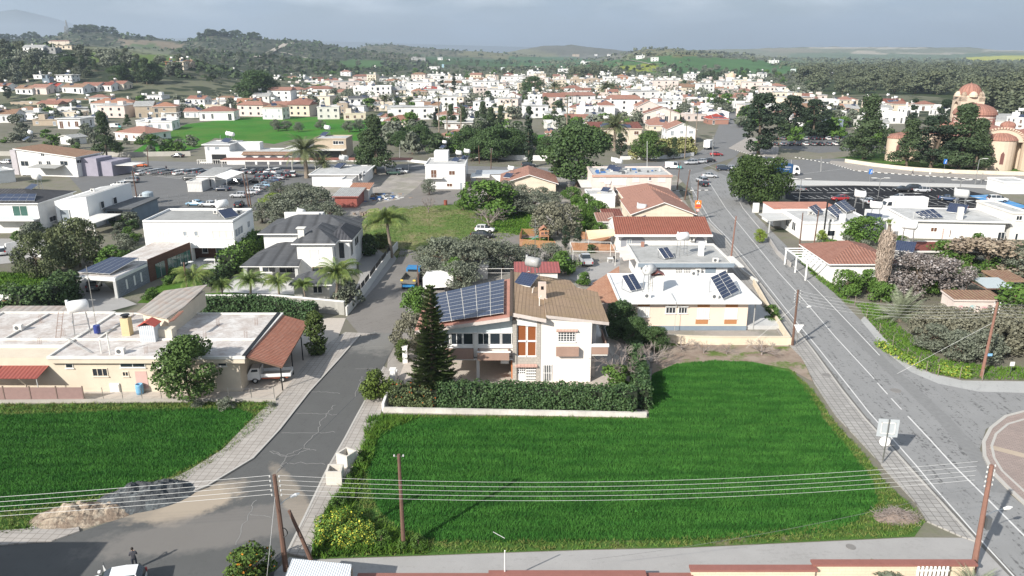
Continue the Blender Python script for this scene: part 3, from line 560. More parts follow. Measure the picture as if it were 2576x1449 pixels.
def wall(pts,h,w,name,label,cat,mat,c=None,cap=None,z0=0,group=None):
 P=gp(pts,0,c);L,Rr=strip_pts(P,w);mb=MB()
 for i in range(len(P)-1):mb.prism([L[i],Rr[i],Rr[i+1],L[i+1]],z0,z0+h)
 if cap is None:return tag(mb.build(name,mat),label,cat,group)
 p=P[0];e=empty(name,label,cat,(p.x,p.y,0),0,group);mb.v=[(a-p.x,b-p.y,cc)for a,b,cc in mb.v];mb.build('wall',mat,e)
 L,Rr=strip_pts(P,w+.12);cb=MB()
 for i in range(len(P)-1):cb.prism([L[i]-p,Rr[i]-p,Rr[i+1]-p,L[i+1]-p],z0+h,z0+h+.1)
 cb.build('coping',cap,e);return e
def painted_kerb(pts,c=None,label='',n=60):
 P=gp(pts,0,c);Q=[];tot=sum((P[i+1]-P[i]).length for i in range(len(P)-1));mb=MB();step=.9;carry=0;k=0
 for i in range(len(P)-1):
  d=P[i+1]-P[i];m=max(1,int(d.length/step))
  for j in range(m):
   a,b=P[i]+d*(j/m),P[i]+d*((j+1)/m);L,Rr=strip_pts([a,b],.3);mb.prism([L[0],Rr[0],Rr[1],L[1]],0,.16,k%2);k+=1
 struct(mb.build('painted_kerb',[plain('kerb_white',(.7,.69,.66),.8),plain('kerb_black',(.06,.06,.06),.8)]))
painted_kerb([(2000,396),(2090,412),(2150,430),(2250,438),(2400,448),(2576,462)]);painted_kerb([(1850,378),(1890,390),(1960,398)]);painted_kerb([(1560,478),(1700,480),(1790,479)],'D')
sheet('pavement',[(2090,404),(2300,420),(2700,446),(2700,462),(2400,446),(2150,428),(2085,410)],.14,M_PAVE,h=.14)
sheet('pavement',[(1833,372),(1880,345),(1935,350),(1960,372),(1955,396),(1890,388)],.14,M_PAVE,h=.14);sheet('grass_plot',[(1890,356),(1920,352),(1940,372),(1900,368)],.16,M_GREEN)
sheet('pavement',[(1960,452),(2400,462),(2576,470),(2700,476),(2700,484),(2430,470),(2150,465),(1960,466)],.14,M_WHITEY,h=.14)
def blades(name,polys,dens,hgt,wid,mat,label,seed,z0=.05,excl=(),lean=.35,nb=2,hvar=.35,cat='grass',group=None,world=None):
 rng=np.random.default_rng(seed);P=world or[[G(x,y)for x,y in pl]for pl in polys];AV=[]
 for pl in P:
  xs=[p.x for p in pl];ys=[p.y for p in pl];A=(max(xs)-min(xs))*(max(ys)-min(ys));n=int(A*dens)
  x=rng.uniform(min(xs),max(xs),n);y=rng.uniform(min(ys),max(ys),n);k=inpoly(x,y,[(p.x,p.y)for p in pl])
  for e in excl:k&=~inpoly(x,y,[(p.x,p.y)for p in e])
  x,y=x[k],y[k]
  x=np.repeat(x,nb);y=np.repeat(y,nb);n=len(x);x=x+rng.normal(0,wid*.6,n);y=y+rng.normal(0,wid*.6,n)
  wv=.5+.5*np.sin(x*1.3+np.sin(y*.7)*2)*np.sin(y*2.1+np.cos(x*.5)*2)
  h=hgt*(1+hvar*rng.normal(0,1,n)*.5+.25*(wv-.5));a=rng.uniform(0,2*np.pi,n);dx,dy=np.cos(a)*wid/2,np.sin(a)*wid/2
  lx,ly=rng.normal(0,lean,n)*h,rng.normal(0,lean,n)*h
  AV.append(np.stack([np.stack([x-dx,y-dy,np.full(n,z0)],-1),np.stack([x+dx,y+dy,np.full(n,z0)],-1),np.stack([x+lx,y+ly,z0+h],-1)],1).reshape(-1,3))
 return tag(arrmesh(name,np.concatenate(AV),3,mat),label,cat,group,'stuff')
def grassm(name,c,c2,c3=None,sc=.25):
 s=NT(name,.75,.12);g=s.N('NewGeometry');a=s.mix(g.outputs['Random Per Island'],c,c2)
 n=s.noise(s.world((1,3.2,1)),sc,5,.6);a=s.mix(s.ramp(n,(.38,0),(.66,.85)),a,c3 or mul(c2,1.5));w=s.N('TexWave',wave_type='BANDS',bands_direction='Y');w.inputs['Scale'].default_value=.2;w.inputs['Distortion'].default_value=5;w.inputs['Detail'].default_value=3;w.inputs['Detail Scale'].default_value=.25;s.L(s.world(),w.inputs['Vector']);a=s.mix(1.0,a,s.ramp(w.outputs['Fac'],(.2,.86),(.7,1.0)),'MULTIPLY');s.col(a);MATS[name]=s.m;return s.m
M_WHEAT=grassm('young_wheat',(.028,.115,.018),(.045,.165,.027),(.08,.235,.04));M_WEED=grassm('verge_weeds',(.06,.14,.022),(.10,.19,.03),(.20,.20,.07),.5)
M_LUSH=grassm('lush_weeds',(.045,.125,.016),(.09,.19,.028),(.13,.21,.03),.6)
blades('wheat_crop',[FIELD],120,.22,.05,M_WHEAT,'young green wheat covering the big field in front of the brown roofed house',1,cat='wheat')
blades('wheat_crop',[LEFTF],100,.22,.05,M_WHEAT,'young green wheat in the field at lower left below the beige bungalow',2,cat='wheat')
FW=[G(x,y)for x,y in FIELD];LW=[G(x,y)for x,y in LEFTF]
blades('verge_grass',[[(957,1044),(1634,1053),(1640,1056),(958,1056),(935,1100),(925,1150),(930,1200),(945,1280),(1010,1335),(1110,1364),(1700,1358),(2150,1318),(2208,1268),(2195,1210),(2075,1062),(1990,930),(2048,985),(2098,1060),(2180,1150),(2225,1210),(2290,1270),(2325,1315),(2290,1348),(1720,1375),(1083,1394),(785,1404),(790,1360),(816,1290),(866,1216),(928,1103)]],34,.2,.09,M_WEED,'rough yellow green grass along the edge of the big wheat field',3,lean=.6)
blades('verge_grass',[[(0,1018),(690,1012),(700,1025),(640,1085),(560,1150),(440,1225),(330,1262),(200,1290),(100,1335),(0,1345),(0,1290),(180,1262),(330,1230),(440,1195),(545,1140),(600,1090),(640,1046),(600,1030),(0,1046)]],34,.22,.09,M_WEED,'rough grass between the left wheat field and the slab pavement',4,lean=.6)
blades('lush_weeds',[[(930,1050),(1060,1052),(1000,1075),(950,1100),(935,1160),(905,1215),(880,1290),(960,1330),(1060,1360),(1080,1394),(786,1404),(792,1360),(820,1290),(868,1220),(905,1150)]],55,.48,.12,M_LUSH,'tall lush weeds along the pavement behind the two concrete planters',5,lean=.5)
blades('road_verge_grass',[[(2150,765),(2250,880),(2310,925),(2345,940),(2430,955),(2700,958),(2700,930),(2500,925),(2360,905),(2260,820),(2200,765)],[(1995,640),(2040,690),(2130,765),(2150,765),(2060,690),(2010,640)]],22,.3,.12,M_LUSH,'bright green roadside grass between the right road and the scrub',6,lean=.5)
blades('meadow_grass',[[(905,545),(1000,520),(1190,512),(1290,560),(1310,590),(1180,630),(1000,650),(940,610),(900,600)]],5,.16,.16,grassm('meadow_grass_mat',(.09,.16,.035),(.13,.20,.05),(.20,.21,.09),.12),'short yellowish grass of the meadow behind the dark roofed villa',7,lean=.7)
blades('meadow_grass',[[(1250,535),(1370,530),(1375,585),(1300,592),(1240,580)],[(1435,500),(1480,500),(1500,540),(1500,575),(1465,590),(1440,560)]],14,.3,.16,M_LUSH,'bright green grass of the garden plots left of the orange hipped roofs',8,lean=.6)
blades('garden_weeds',[[(-200,690),(100,690),(185,715),(190,780),(0,790),(-200,800)]],30,.5,.25,M_LUSH,'dense leafy green vegetable plot at the far left',9,lean=.6,cat='vegetables')
def GW(x,y):return G(x,y)
BARK=plain('bark',(.12,.09,.065),.95,var=.25);PALMB=plain('palm_trunk',(.22,.18,.14),.95,var=.25)
L_DARK=leafm('leaves_dark',(.03,.056,.02),(.05,.085,.026));L_CIT=leafm('leaves_citrus',(.04,.085,.016),(.07,.125,.022));L_OLIVE=leafm('leaves_olive',(.085,.10,.07),(.13,.145,.105),(.16,.17,.13))
L_PINE=leafm('needles',(.03,.05,.022),(.05,.072,.03));L_CYP=leafm('cypress_leaves',(.018,.032,.018),(.03,.045,.024));L_EUC=leafm('eucalyptus_leaves',(.06,.075,.045),(.09,.105,.062),(.12,.13,.075))
L_PALM=leafm('palm_fronds',(.07,.09,.04),(.12,.13,.06));L_QUEEN=leafm('feather_palm_fronds',(.06,.11,.03),(.13,.16,.04));L_LIME=leafm('leaves_lime',(.10,.15,.02),(.16,.21,.03));L_IVY=leafm('ivy_leaves',(.025,.06,.022),(.075,.12,.045),(.05,.09,.03))
L_BLOS=leafm('blossom_leaves',(.10,.085,.075),(.17,.145,.135),flower=((.36,.33,.32),.78));L_TWIG=plain('grey_twigs',(.26,.22,.20),.95,var=.2);L_DRY=leafm('dry_scrub',(.10,.10,.07),(.145,.14,.10))
L_ORNG=leafm('orange_tree_leaves',(.04,.075,.015),(.07,.11,.02),flower=((.6,.24,.03),.96));L_YEL=leafm('yellow_flower_weed',(.07,.14,.02),(.12,.19,.03),(.09,.16,.03),flower=((.48,.46,.06),.78));L_THATCH=leafm('dead_fronds',(.22,.17,.13),(.34,.28,.23))
L_RUST=leafm('autumn_leaves',(.17,.13,.10),(.23,.19,.14))
def cloud(clumps,n,size,rng,shell=.72,out=.8,asp=1.0,up=0):
 cl=np.array(clumps,float);w=(cl[:,3]*cl[:,4]+cl[:,4]*cl[:,5]+cl[:,3]*cl[:,5]);idx=rng.choice(len(cl),n,p=w/w.sum())
 d=rng.normal(0,1,(n,3));d/=np.linalg.norm(d,axis=1)[:,None];r=shell+(1-shell)*rng.random(n)**.6;r*=1+rng.normal(0,.07,n)
 p=cl[idx,:3]+d*r[:,None]*cl[idx,3:6]
 nr=d*out+rng.normal(0,.55,(n,3));nr[:,2]+=up;nr/=np.linalg.norm(nr,axis=1)[:,None]
 t=np.cross(nr,rng.normal(0,1,(n,3)));t/=np.linalg.norm(t,axis=1)[:,None];b=np.cross(nr,t)
 s=size*rng.uniform(.6,1.35,n)[:,None];k=rng.uniform(.75,1.3,(n,4,1))
 return np.stack([p-t*s*k[:,0],p+b*s*asp*k[:,1],p+t*s*k[:,2],p-b*s*asp*k[:,3]],1).reshape(-1,3)
def clumps(rng,H,Wd,base,n,r0,r1,shape='round'):
 out=[]
 for i in range(n):
  t=rng.uniform(0,1);a=rng.uniform(0,2*np.pi);z=base+(H-base)*t
  prof={'round':math.sin(math.pi*min(1,t*.8+.18))**.6,'cone':max(.06,1-t)*.95,'column':(math.sin(math.pi*min(1,t*.9+.08))**.5)*.8,'umbrella':.45+.55*math.sin(math.pi*(t*.7+.2)),'egg':math.sin(math.pi*(t*.85+.1))**.75}[shape]
  rr=rng.uniform(r0,r1);R_=max(0,Wd/2*prof-rr*.55)*math.sqrt(rng.uniform(.25,1));zz=min(max(z,base+rr*.6),H-rr*.6)
  out.append((math.cos(a)*R_,math.sin(a)*R_,zz,rr,rr,rr*rng.uniform(.6,.85)))
 return out
def trunkmb(rng,h,r,cl=(),nb=5,lean=.05,split=.45):
 mb=MB();top=Vector((rng.normal(0,lean)*h,rng.normal(0,lean)*h,h));mid=Vector((top.x*.4+rng.normal(0,.03)*h,top.y*.4,h*.5))
 mb.tube([(0,0,-.15),(0,0,h*.05),mid,top],[r*1.35,r,r*.8,r*.5],7)
 for c in list(cl)[:nb]:
  s=mid.lerp(top,min(1,max(0,rng.uniform(split-.4,1))));e=Vector(c[:3]);m=s.lerp(e,.5)+Vector((0,0,.08*h));mb.tube([s,m,e],[r*.5,r*.32,r*.12],5)
 return mb
PROTO={}
def mk(kind,seed=0):
 key=(kind,seed)
 if key in PROTO:return PROTO[key]
 rng=np.random.default_rng(seed*97+sum(map(ord,kind)));H=6.0;parts=[]
 def crown(cl,n,size,mat,name='crown',**k):parts.append((name,arrmesh(name,cloud(cl,n,size,rng,**k),4,mat,link=False)))
 def trunk(mb,mat=BARK,name='trunk'):
  o=mb.build(name,mat);parts.append((name,o.data));bpy.data.objects.remove(o)
 K=dict(dark=(8,8,1.2,34,1.0,1.9,'round',10500,.13,L_DARK,.28),citrus=(4,4,.6,24,.5,.95,'round',3000,.11,L_CIT,.12),olive=(5,6,.9,30,.55,1.15,'round',3600,.10,L_OLIVE,.2),bush=(2,2.4,.1,16,.35,.62,'round',1500,.085,L_CIT,.06),dbush=(2,2.4,.1,16,.35,.62,'round',1500,.085,L_DARK,.06),obush=(2,2.8,.1,16,.35,.62,'round',1500,.085,L_OLIVE,.06),cypress=(12,2.4,.5,46,.35,.6,'column',4200,.13,L_CYP,.16),pine=(13,9,1.6,46,.8,1.6,'cone',6500,.17,L_PINE,.26),cyp_wide=(12,6.5,1.0,60,.55,1.2,'egg',6500,.16,L_CYP,.26),stone=(9,13,1.2,52,1.4,2.2,'umbrella',15000,.17,leafm('stone_pine_needles',(.022,.042,.01),(.04,.065,.016)),.35),euc=(14,12,2.0,40,1.2,2.6,'round',6000,.26,L_EUC,.3),lime=(5,5,.7,24,.7,1.2,'round',3600,.12,L_LIME,.15),broom=(5,7,.5,34,.6,1.2,'round',6500,.10,leafm('feathery_leaves',(.055,.07,.035),(.085,.10,.05),(.13,.15,.06)),.12),blossom=(5,7,.7,36,.5,1.1,'round',6500,.085,L_BLOS,.16),rust=(5,6,.8,26,.6,1.1,'round',3000,.13,L_RUST,.16),scrub=(3,7,.2,34,.5,.9,'round',5500,.09,L_DRY,.06),column=(4,2.1,.05,34,.35,.6,'column',4200,.075,leafm('column_shrub',(.03,.05,.012),(.06,.085,.02)),.1),ball=(2.4,2.3,.15,30,.35,.6,'round',3500,.07,leafm('clipped_leaves',(.05,.075,.015),(.085,.12,.02)),.08),laurel=(6.2,5.6,1.0,40,.6,1.1,'round',8500,.10,leafm('laurel_leaves',(.04,.075,.02),(.075,.12,.03)),.2),orangetree=(3,3.6,.5,26,.45,.8,'round',5200,.085,L_ORNG,.12),yellow=(1.7,4.2,.0,30,.5,.8,'round',6500,.07,L_YEL,.05),pear=(4.2,2.8,.1,26,.5,.75,'egg',3500,.085,L_LIME,.1),lowfar=(6,7,.8,14,1.1,1.9,'round',620,.36,L_OLIVE,.2),darkfar=(9,8,1,16,1.3,2.2,'egg',800,.42,L_PINE,.25),eucfar=(14,13,1.5,18,2,3.4,'round',1100,.55,L_EUC,.3),cypfar=(12,2.6,.5,16,.6,.9,'column',500,.35,L_CYP,.2),citfar=(4,4.6,.4,12,.8,1.3,'round',500,.27,L_CIT,.15))
 if kind in K:
  h,wd,base,nc,r0,r1,shp,nl,size,mat,tr=K[kind];cl=clumps(rng,h,wd,base,nc,r0,r1,shp)
  crown(cl,nl,size,mat);trunk(trunkmb(rng,max(.4,h*.62 if shp in('cone','column','egg')else h*.5),tr,cl,0 if nl<1200 else 6));H=h
 elif kind=='bare':
  H=4.0;mb=MB();tk=MB()
  def br(p,d,l,r,lev):
   q=p+d*l+Vector((0,0,.06*l));mb.tube([p,q],[r,r*.6],3 if lev>1 else 5,0,False)
   if lev<5:
    for k in range(3 if lev<4 else 2):
     nd=(d+Vector(rng.normal(0,.42,3))+Vector((0,0,.16))).normalized();br(q if k else p.lerp(q,.75),nd,l*rng.uniform(.62,.85),max(.014,r*.6),lev+1)
  for k in range(5):
   a=k*1.256+rng.uniform(-.3,.3);br(Vector((0,0,.75)),Vector((math.cos(a)*.8,math.sin(a)*.8,.75)).normalized(),1.05,.09,1)
  tk.tube([(0,0,-.1),(0,0,.8)],[.13,.1],7);trunk(tk,L_TWIG);trunk(mb,L_TWIG,'branches')
 elif kind in('date','queen','washing','bushpalm','thatched'):
  H,nf,fl,droop,tr,mat=dict(date=(6.5,60,5.6,.8,.42,L_PALM),queen=(4.8,40,3.5,1.1,.2,L_QUEEN),washing=(13,34,1.7,.7,.2,L_PALM),bushpalm=(.5,44,3.8,.45,.3,leafm('grey_green_fronds',(.12,.14,.09),(.18,.20,.13))),thatched=(10.6,16,1.3,.6,.3,L_LIME))[kind]
  tk=MB();bend=.25 if kind=='queen' else .1;pts=[(0,0,-.1),(bend*.3,0,H*.35),(bend,bend*.5,H*.75),(bend,bend*.4,H)];tk.tube(pts,[tr*1.25,tr,tr*.85,tr*.8],9);trunk(tk,PALMB)
  top=np.array([bend,bend*.4,H]);TR=[]
  for i in range(nf):
   a=rng.uniform(0,2*np.pi);e=rng.uniform(-.35 if kind in('date','washing')else .05,1.35);L_=fl*rng.uniform(.8,1.1);K_=12;hd=np.array([math.cos(a),math.sin(a),0]);sd=np.array([-math.sin(a),math.cos(a),0]);c=top.copy();prev=c
   if kind=='washing' or kind=='thatched':
    st=top+(hd*math.cos(e)+np.array([0,0,math.sin(e)]))*L_*.5
    for k in range(-5,6):
     t=k*.2;dr=(hd*math.cos(e)+np.array([0,0,math.sin(e)-.25]))*math.cos(t)+sd*math.sin(t);TR+=[st+sd*.04*k,st+dr*L_*.62+np.array([0,0,-.1]),st+sd*.04*(k+1.3)]
    TR+=[top,st+sd*.05,st-sd*.05];continue
   for k in range(K_):
    t=(k+1)/K_;el=e-droop*1.6*t*t;nx=c+(hd*math.cos(el)+np.array([0,0,math.sin(el)]))*L_/K_
    wl=L_*(.22 if kind=='queen' else .17)*math.sin(math.pi*min(1,t*.85+.12))
    for s_ in(-1,1):
     for q in(0,.5):
      b0=c+(nx-c)*q;tip=b0+sd*s_*wl+(nx-c)*1.1+np.array([0,0,-wl*(.45 if kind!='queen' else .9)]);TR+=[b0,b0+(nx-c)*.38,tip]
    c=nx
  parts.append(('fronds',arrmesh('fronds',np.array(TR),3,mat,link=False)))
  if kind=='thatched':
   cl=[(0,0,z,r,r,.9)for z,r in((1.6,.55),(2.5,.8),(3.4,1.0),(4.3,1.1),(5.2,1.15),(6.1,1.2),(7,1.2),(7.9,1.15),(8.8,1.0))]
   n=5200;V=cloud(cl,n,.3,rng,shell=.8,out=1.0,asp=.3).reshape(n,4,3);ctr=V.mean(1,keepdims=True);V=ctr+(V-ctr)*np.array([.35,.35,1.6])+np.stack([np.zeros((n,1)),np.zeros((n,1)),rng.normal(0,.1,(n,1))],-1)
   parts.append(('dead_frond_skirt',arrmesh('dead_frond_skirt',V.reshape(-1,3),4,L_THATCH,link=False)));H=12
  if kind=='date':parts.append(('crownshaft',arrmesh('crownshaft',cloud([(top[0],top[1],H-.5,.6,.6,.7)],300,.14,rng),4,L_THATCH,link=False)))
  H={'date':9.5,'queen':6.6,'washing':14,'bushpalm':3.6,'thatched':12}[kind]
 elif kind=='araucaria':
  H=13.5;tk=MB();tk.tube([(0,0,-.1),(0,0,6),(0,0,13.2)],[.26,.17,.03],8);V=[];bm_=MB()
  for i in range(26):
   z=1.0+i*.485;rad=2.75*(1-(z-1)/13.2)**.85+.12;nb_=9
   for k in range(nb_):
    a=2*np.pi*(k+rng.uniform(-.3,.3))/nb_+i*.4;rr=rad*rng.uniform(.66,1.16);hd=np.array([math.cos(a),math.sin(a),0]);sd=np.array([-math.sin(a),math.cos(a),0])
    p0=np.array([0,0,z]);p1=p0+hd*rr+np.array([0,0,rr*.12+.1]);bm_.tube([p0,p0+hd*rr*.6+np.array([0,0,-.05]),p1],[.035,.022,.008],3,0,False)
    m=int(24+rr*34);t=rng.uniform(.18,1.03,m)[:,None];s_=rng.choice([-1,1],m)[:,None];q=p0+hd*rr*t+np.array([0,0,1])*(rr*.14*t*t-.05*np.sin(t*3));w_=(.13+.42*rr/2.7*np.sin(np.pi*np.clip(t,.1,.95)))*rng.uniform(.5,1.2,(m,1))
    tip=q+sd*s_*w_+hd*w_*.6+np.array([0,0,.12])*rng.uniform(.3,1.5,(m,1));o_=np.array([0,0,.05]);V.append(np.stack([q-hd*.045,q+hd*.05,tip+o_,tip-o_*.6],1).reshape(-1,3))
  parts.append(('crown',arrmesh('crown',np.concatenate(V),4,leafm('araucaria_needles',(.045,.075,.022),(.08,.12,.035)),link=False)));trunk(tk);trunk(bm_,BARK,'branches')
 PROTO[key]=(parts,H);return PROTO[key]
NAMES=dict(dark=('broadleaf_tree','tree'),citrus=('citrus_tree','tree'),olive=('olive_tree','tree'),bush=('bush','bush'),dbush=('bush','bush'),obush=('grey_bush','bush'),cypress=('cypress_tree','tree'),pine=('pine_tree','tree'),cyp_wide=('conifer_tree','tree'),stone=('stone_pine','tree'),euc=('eucalyptus_tree','tree'),lime=('leafy_tree','tree'),broom=('feathery_tree','tree'),blossom=('blossom_tree','tree'),rust=('rust_brown_tree','tree'),scrub=('dry_shrub','bush'),column=('column_shrub','bush'),ball=('clipped_shrub','bush'),laurel=('laurel_tree','tree'),orangetree=('orange_tree','tree'),yellow=('flowering_weed','plant'),pear=('pear_shaped_shrub','bush'),lowfar=('olive_tree','tree'),darkfar=('conifer_tree','tree'),eucfar=('eucalyptus_tree','tree'),cypfar=('cypress_tree','tree'),citfar=('garden_tree','tree'),bare=('bare_tree','tree'),date=('date_palm','palm'),queen=('feather_palm','palm'),washing=('fan_palm','palm'),bushpalm=('trunkless_palm','palm'),thatched=('palm_with_dead_fronds','palm'),araucaria=('norfolk_pine','tree'))
VAR={};rv=random.Random(3)
def tree(kind,p,h=None,label='',group=None,wide=1.0,seed=None,rz=None):
 nv={'olive':3,'citrus':2,'lowfar':3,'eucfar':4,'darkfar':3,'pine':2,'dark':2,'euc':3,'cyp_wide':2,'bush':2,'bare':3,'cypress':2,'queen':2,'citfar':2}.get(kind,1)
 sd=seed if seed is not None else VAR.setdefault(kind,0)%nv;VAR[kind]=VAR.get(kind,0)+1
 parts,H=mk(kind,sd);nm,cat=NAMES[kind];k=(h or H)/H
 r=empty(nm,label,cat,p,rz if rz is not None else rv.uniform(0,6.28),group);r.scale=(k*wide,k*wide,k)
 for name,me in parts:o=bpy.data.objects.new(name,me);SC.collection.objects.link(o);o.parent=r
 return r
def topz(b,ty,c=None):
 yy=D(0,ty,c)[1];v=(yy-724.5)/F;s=b.y/(math.cos(PITCH)-v*math.sin(PITCH));return CH+s*(-math.sin(PITCH)-v*math.cos(PITCH))
def TR(kind,x,yb,yt,label,group=None,wide=1.0,far=False,**k):
 b=GT(x,yb)if far else G(x,yb);h=max(.4,topz(b,yt)-b.z);return tree(kind,b,h,label,group,wide,**k)
def hedge(name,pts,w,h,n,size,mat,label,c=None,seed=0,z0=0,world=None,cat='hedge',group=None,r=.4):
 P=world or gp(pts,0,c);rng=np.random.default_rng(seed+11);cl=[];o=P[0]
 for i in range(len(P)-1):
  d=P[i+1]-P[i];m=max(1,int(d.length/(r*.9)));nn=Vector((-d.y,d.x,0)).normalized()
  for j in range(m):
   p=P[i]+d*(j/m)-o
   for q in range(2):u=rng.uniform(-.5,.5)*max(0,w-r);cl.append((p.x+nn.x*u,p.y+nn.y*u,h-r*.8+rng.normal(0,.07),r*1.1,r*1.1,r));cl+=[(p.x+nn.x*u,p.y+nn.y*u,zz,r*1.05,r*1.05,r*1.2)for u,zz in((-.5*(w-r),rng.uniform(r*.3,h*.4)),(-.5*(w-r),rng.uniform(h*.35,h-r)),(.5*(w-r),rng.uniform(r*.3,h-r)))]
 e=empty(name,label,cat,(o.x,o.y,z0),0,group);arrmesh('foliage',cloud(cl,n,size,rng,shell=.85),4,mat,e)
 cb=MB();LL,RR=strip_pts(P,w*.72)
 if h<1:return e
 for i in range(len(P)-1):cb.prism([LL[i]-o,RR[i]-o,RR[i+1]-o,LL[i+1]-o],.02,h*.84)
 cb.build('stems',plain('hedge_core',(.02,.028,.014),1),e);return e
CARS={}
CCOL=dict(white=(.78,.78,.77),silver=(.42,.43,.45),grey=(.16,.17,.18),black=(.014,.015,.017),blue=(.03,.06,.13),dblue=(.018,.028,.05),red=(.30,.02,.02),orange=(.62,.16,.06),green=(.03,.07,.05),lblue=(.22,.36,.48),teal=(.10,.42,.42))
def wheels(L,wb,r,tw,yo):
 out=[]
 for x in(wb/2,-wb/2):
  for s in(-1,1):out.append((x,s*(yo-tw/2),s))
 return out
def mkcar(style,col,hero=False):
 key=(style,col,hero)
 if key in CARS:return CARS[key]
 paint=MATS.get('car_'+col)
 if not paint:s=NT('car_'+col,.32,.5);s.p.inputs['Coat Weight'].default_value=.5;s.p.inputs['Coat Roughness'].default_value=.08;s.col(s.mix(s.noise(s.vec('Object'),3,3),mul(CCOL[col],.93),CCOL[col]));paint=MATS['car_'+col]=s.m
 P=dict(sedan=(4.5,[(-2.22,.66,.42,.72,0,0),(-2.12,.82,.28,.92,0,0),(-1.55,.87,.24,.98,0,0),(-1.05,.88,.22,.98,1.30,.52),(-.6,.89,.22,.97,1.42,.60),(.2,.89,.22,.95,1.45,.62),(.62,.89,.22,.93,1.30,.58),(1.15,.88,.24,.90,0,0),(1.85,.84,.26,.78,0,0),(2.2,.68,.34,.62,0,0)]),hatch=(4.0,[(-1.98,.70,.40,.80,0,0),(-1.90,.82,.30,.98,1.18,.50),(-1.55,.86,.24,.98,1.42,.58),(-.8,.87,.22,.96,1.48,.62),(.1,.87,.22,.95,1.47,.62),(.55,.87,.22,.93,1.30,.58),(1.05,.86,.24,.92,0,0),(1.7,.83,.26,.80,0,0),(1.98,.68,.34,.62,0,0)]),suv=(4.5,[(-2.2,.74,.45,.95,0,0),(-2.15,.86,.36,1.08,1.40,.58),(-1.85,.90,.32,1.08,1.64,.66),(-.8,.92,.30,1.06,1.70,.69),(.3,.92,.30,1.05,1.68,.68),(.85,.92,.30,1.04,1.42,.62),(1.25,.91,.32,1.02,0,0),(1.95,.88,.34,.94,0,0),(2.22,.74,.42,.76,0,0)]),van=(5.0,[(-2.5,.90,.35,1.2,2.0,.80),(-2.45,.95,.32,1.2,2.12,.86),(0,.96,.30,1.2,2.15,.87),(1.2,.96,.30,1.15,2.08,.84),(1.55,.96,.30,1.12,1.75,.76),(1.95,.95,.32,1.08,0,0),(2.35,.90,.34,.92,0,0),(2.5,.76,.4,.7,0,0)]))[style]
 L,S=P;b=MB();g=MB();n=len(S);ring=[]
 for(x,w,zs,zb,zr,rw)in S:ring.append([(x,-w*.93,zs),(x,-w,(zs*.6+zb*.4)),(x,-w*.97,zb),(x,w*.97,zb),(x,w,zs*.6+zb*.4),(x,w*.93,zs)])
 o=0
 for r_ in ring:b.v+=r_
 for i in range(n-1):
  for j in range(6):b.f.append((i*6+j,i*6+(j+1)%6,(i+1)*6+(j+1)%6,(i+1)*6+j));b.m.append(0)
 b.f+=[(0,1,2,3,4,5),tuple((n-1)*6+j for j in(5,4,3,2,1,0))];b.m+=[0,0]
 top=[i for i in range(n)if S[i][4]>0];i0,i1=top[0]-1,top[-1]+1;cab=[i0]+top+[i1]if i0>=0 else top+[i1]
 def rp(i,s):x,w,zs,zb,zr,rw=S[i];return(x,s*rw,zr)if zr else(x,s*w*.80,zb+.004)
 def bp(i,s):x,w,zs,zb,zr,rw=S[i];return(x,s*w*.93,zb+.002)if zr else(x,s*w*.80,zb+.003)
 for a,c in zip(cab[:-1],cab[1:]):
  both=S[a][4]>0 and S[c][4]>0;roofm=both and abs(S[a][4]-S[c][4])<.13
  (b if roofm or(style=='van' and both and a<2)else g).add([rp(a,-1),rp(a,1),rp(c,1),rp(c,-1)],[(0,1,2,3)])
  for s in(-1,1):(b if style=='van' and a<2 else g).add([bp(a,s),bp(c,s),rp(c,s),rp(a,s)],[(0,1,2,3)])
 if i0<0:b.add([bp(0,-1),bp(0,1),rp(0,1),rp(0,-1)],[(0,1,2,3)])
 for i in top[1:-1]:
  for s in(-1,1):
   p,q=Vector(bp(i,s)),Vector(rp(i,s));k=Vector((0,s*.012,0));b.add([p+k-Vector((.04,0,0)),p+k+Vector((.04,0,0)),q+k+Vector((.04,0,0)),q+k-Vector((.04,0,0))],[(0,1,2,3)])
 nm={'van':'van'}.get(style,'car');r=bpy.data.objects.new(nm,None);SC.collection.objects.link(r);THINGS.append(r)
 bo=b.build('body',[paint],r,True);g.build('windows',glass('car_glass',(.02,.024,.028),.05),r)
 if hero:
  m=bo.modifiers.new('bevel','BEVEL');m.width=.03;m.segments=2
  for s in(-1,1):mm_=MB();mm_.box(.95,1.1,s*.98-.09,s*.98+.09,.98,1.1);mm_.build('mirror',paint,r)
  for s,xx in((-1,.1),(1,.1),(-1,-.95),(1,-.95)):h_=MB();h_.box(xx,xx+.2,s*.91-.03,s*.91+.03,.80,.83);h_.build('door_handle',PN('lgrey',.3,1),r)
 rad=.32 if style!='van' else .36;yo=S[n//2][1]+.0;wb=L*.58
 for(x,y,s)in wheels(L,wb,rad,.22,yo):
  w=MB();w.tube([(x,y-.11,rad),(x,y+.11,rad)],rad,16);wo=w.build('wheel',plain('tyre',(.02,.02,.02),.9),r)
  h=MB();h.tube([(x,y+s*.10,rad),(x,y+s*.125,rad)],rad*.6,12);h.build('rim',PN('lgrey',.35,1),wo)
  a=MB();a.tube([(x,y-s*.02,rad*1.02),(x,s*(S[n//2][1]*1.003),rad*1.02)],rad*1.17,16);a.build('wheel_arch',plain('arch_black',(.01,.01,.01),.9),r)
 fx,fw,_,fz=S[-2][0],S[-2][1],0,S[-2][3];rx,rw_,_,rz_=S[1][0],S[1][1],0,S[1][3]
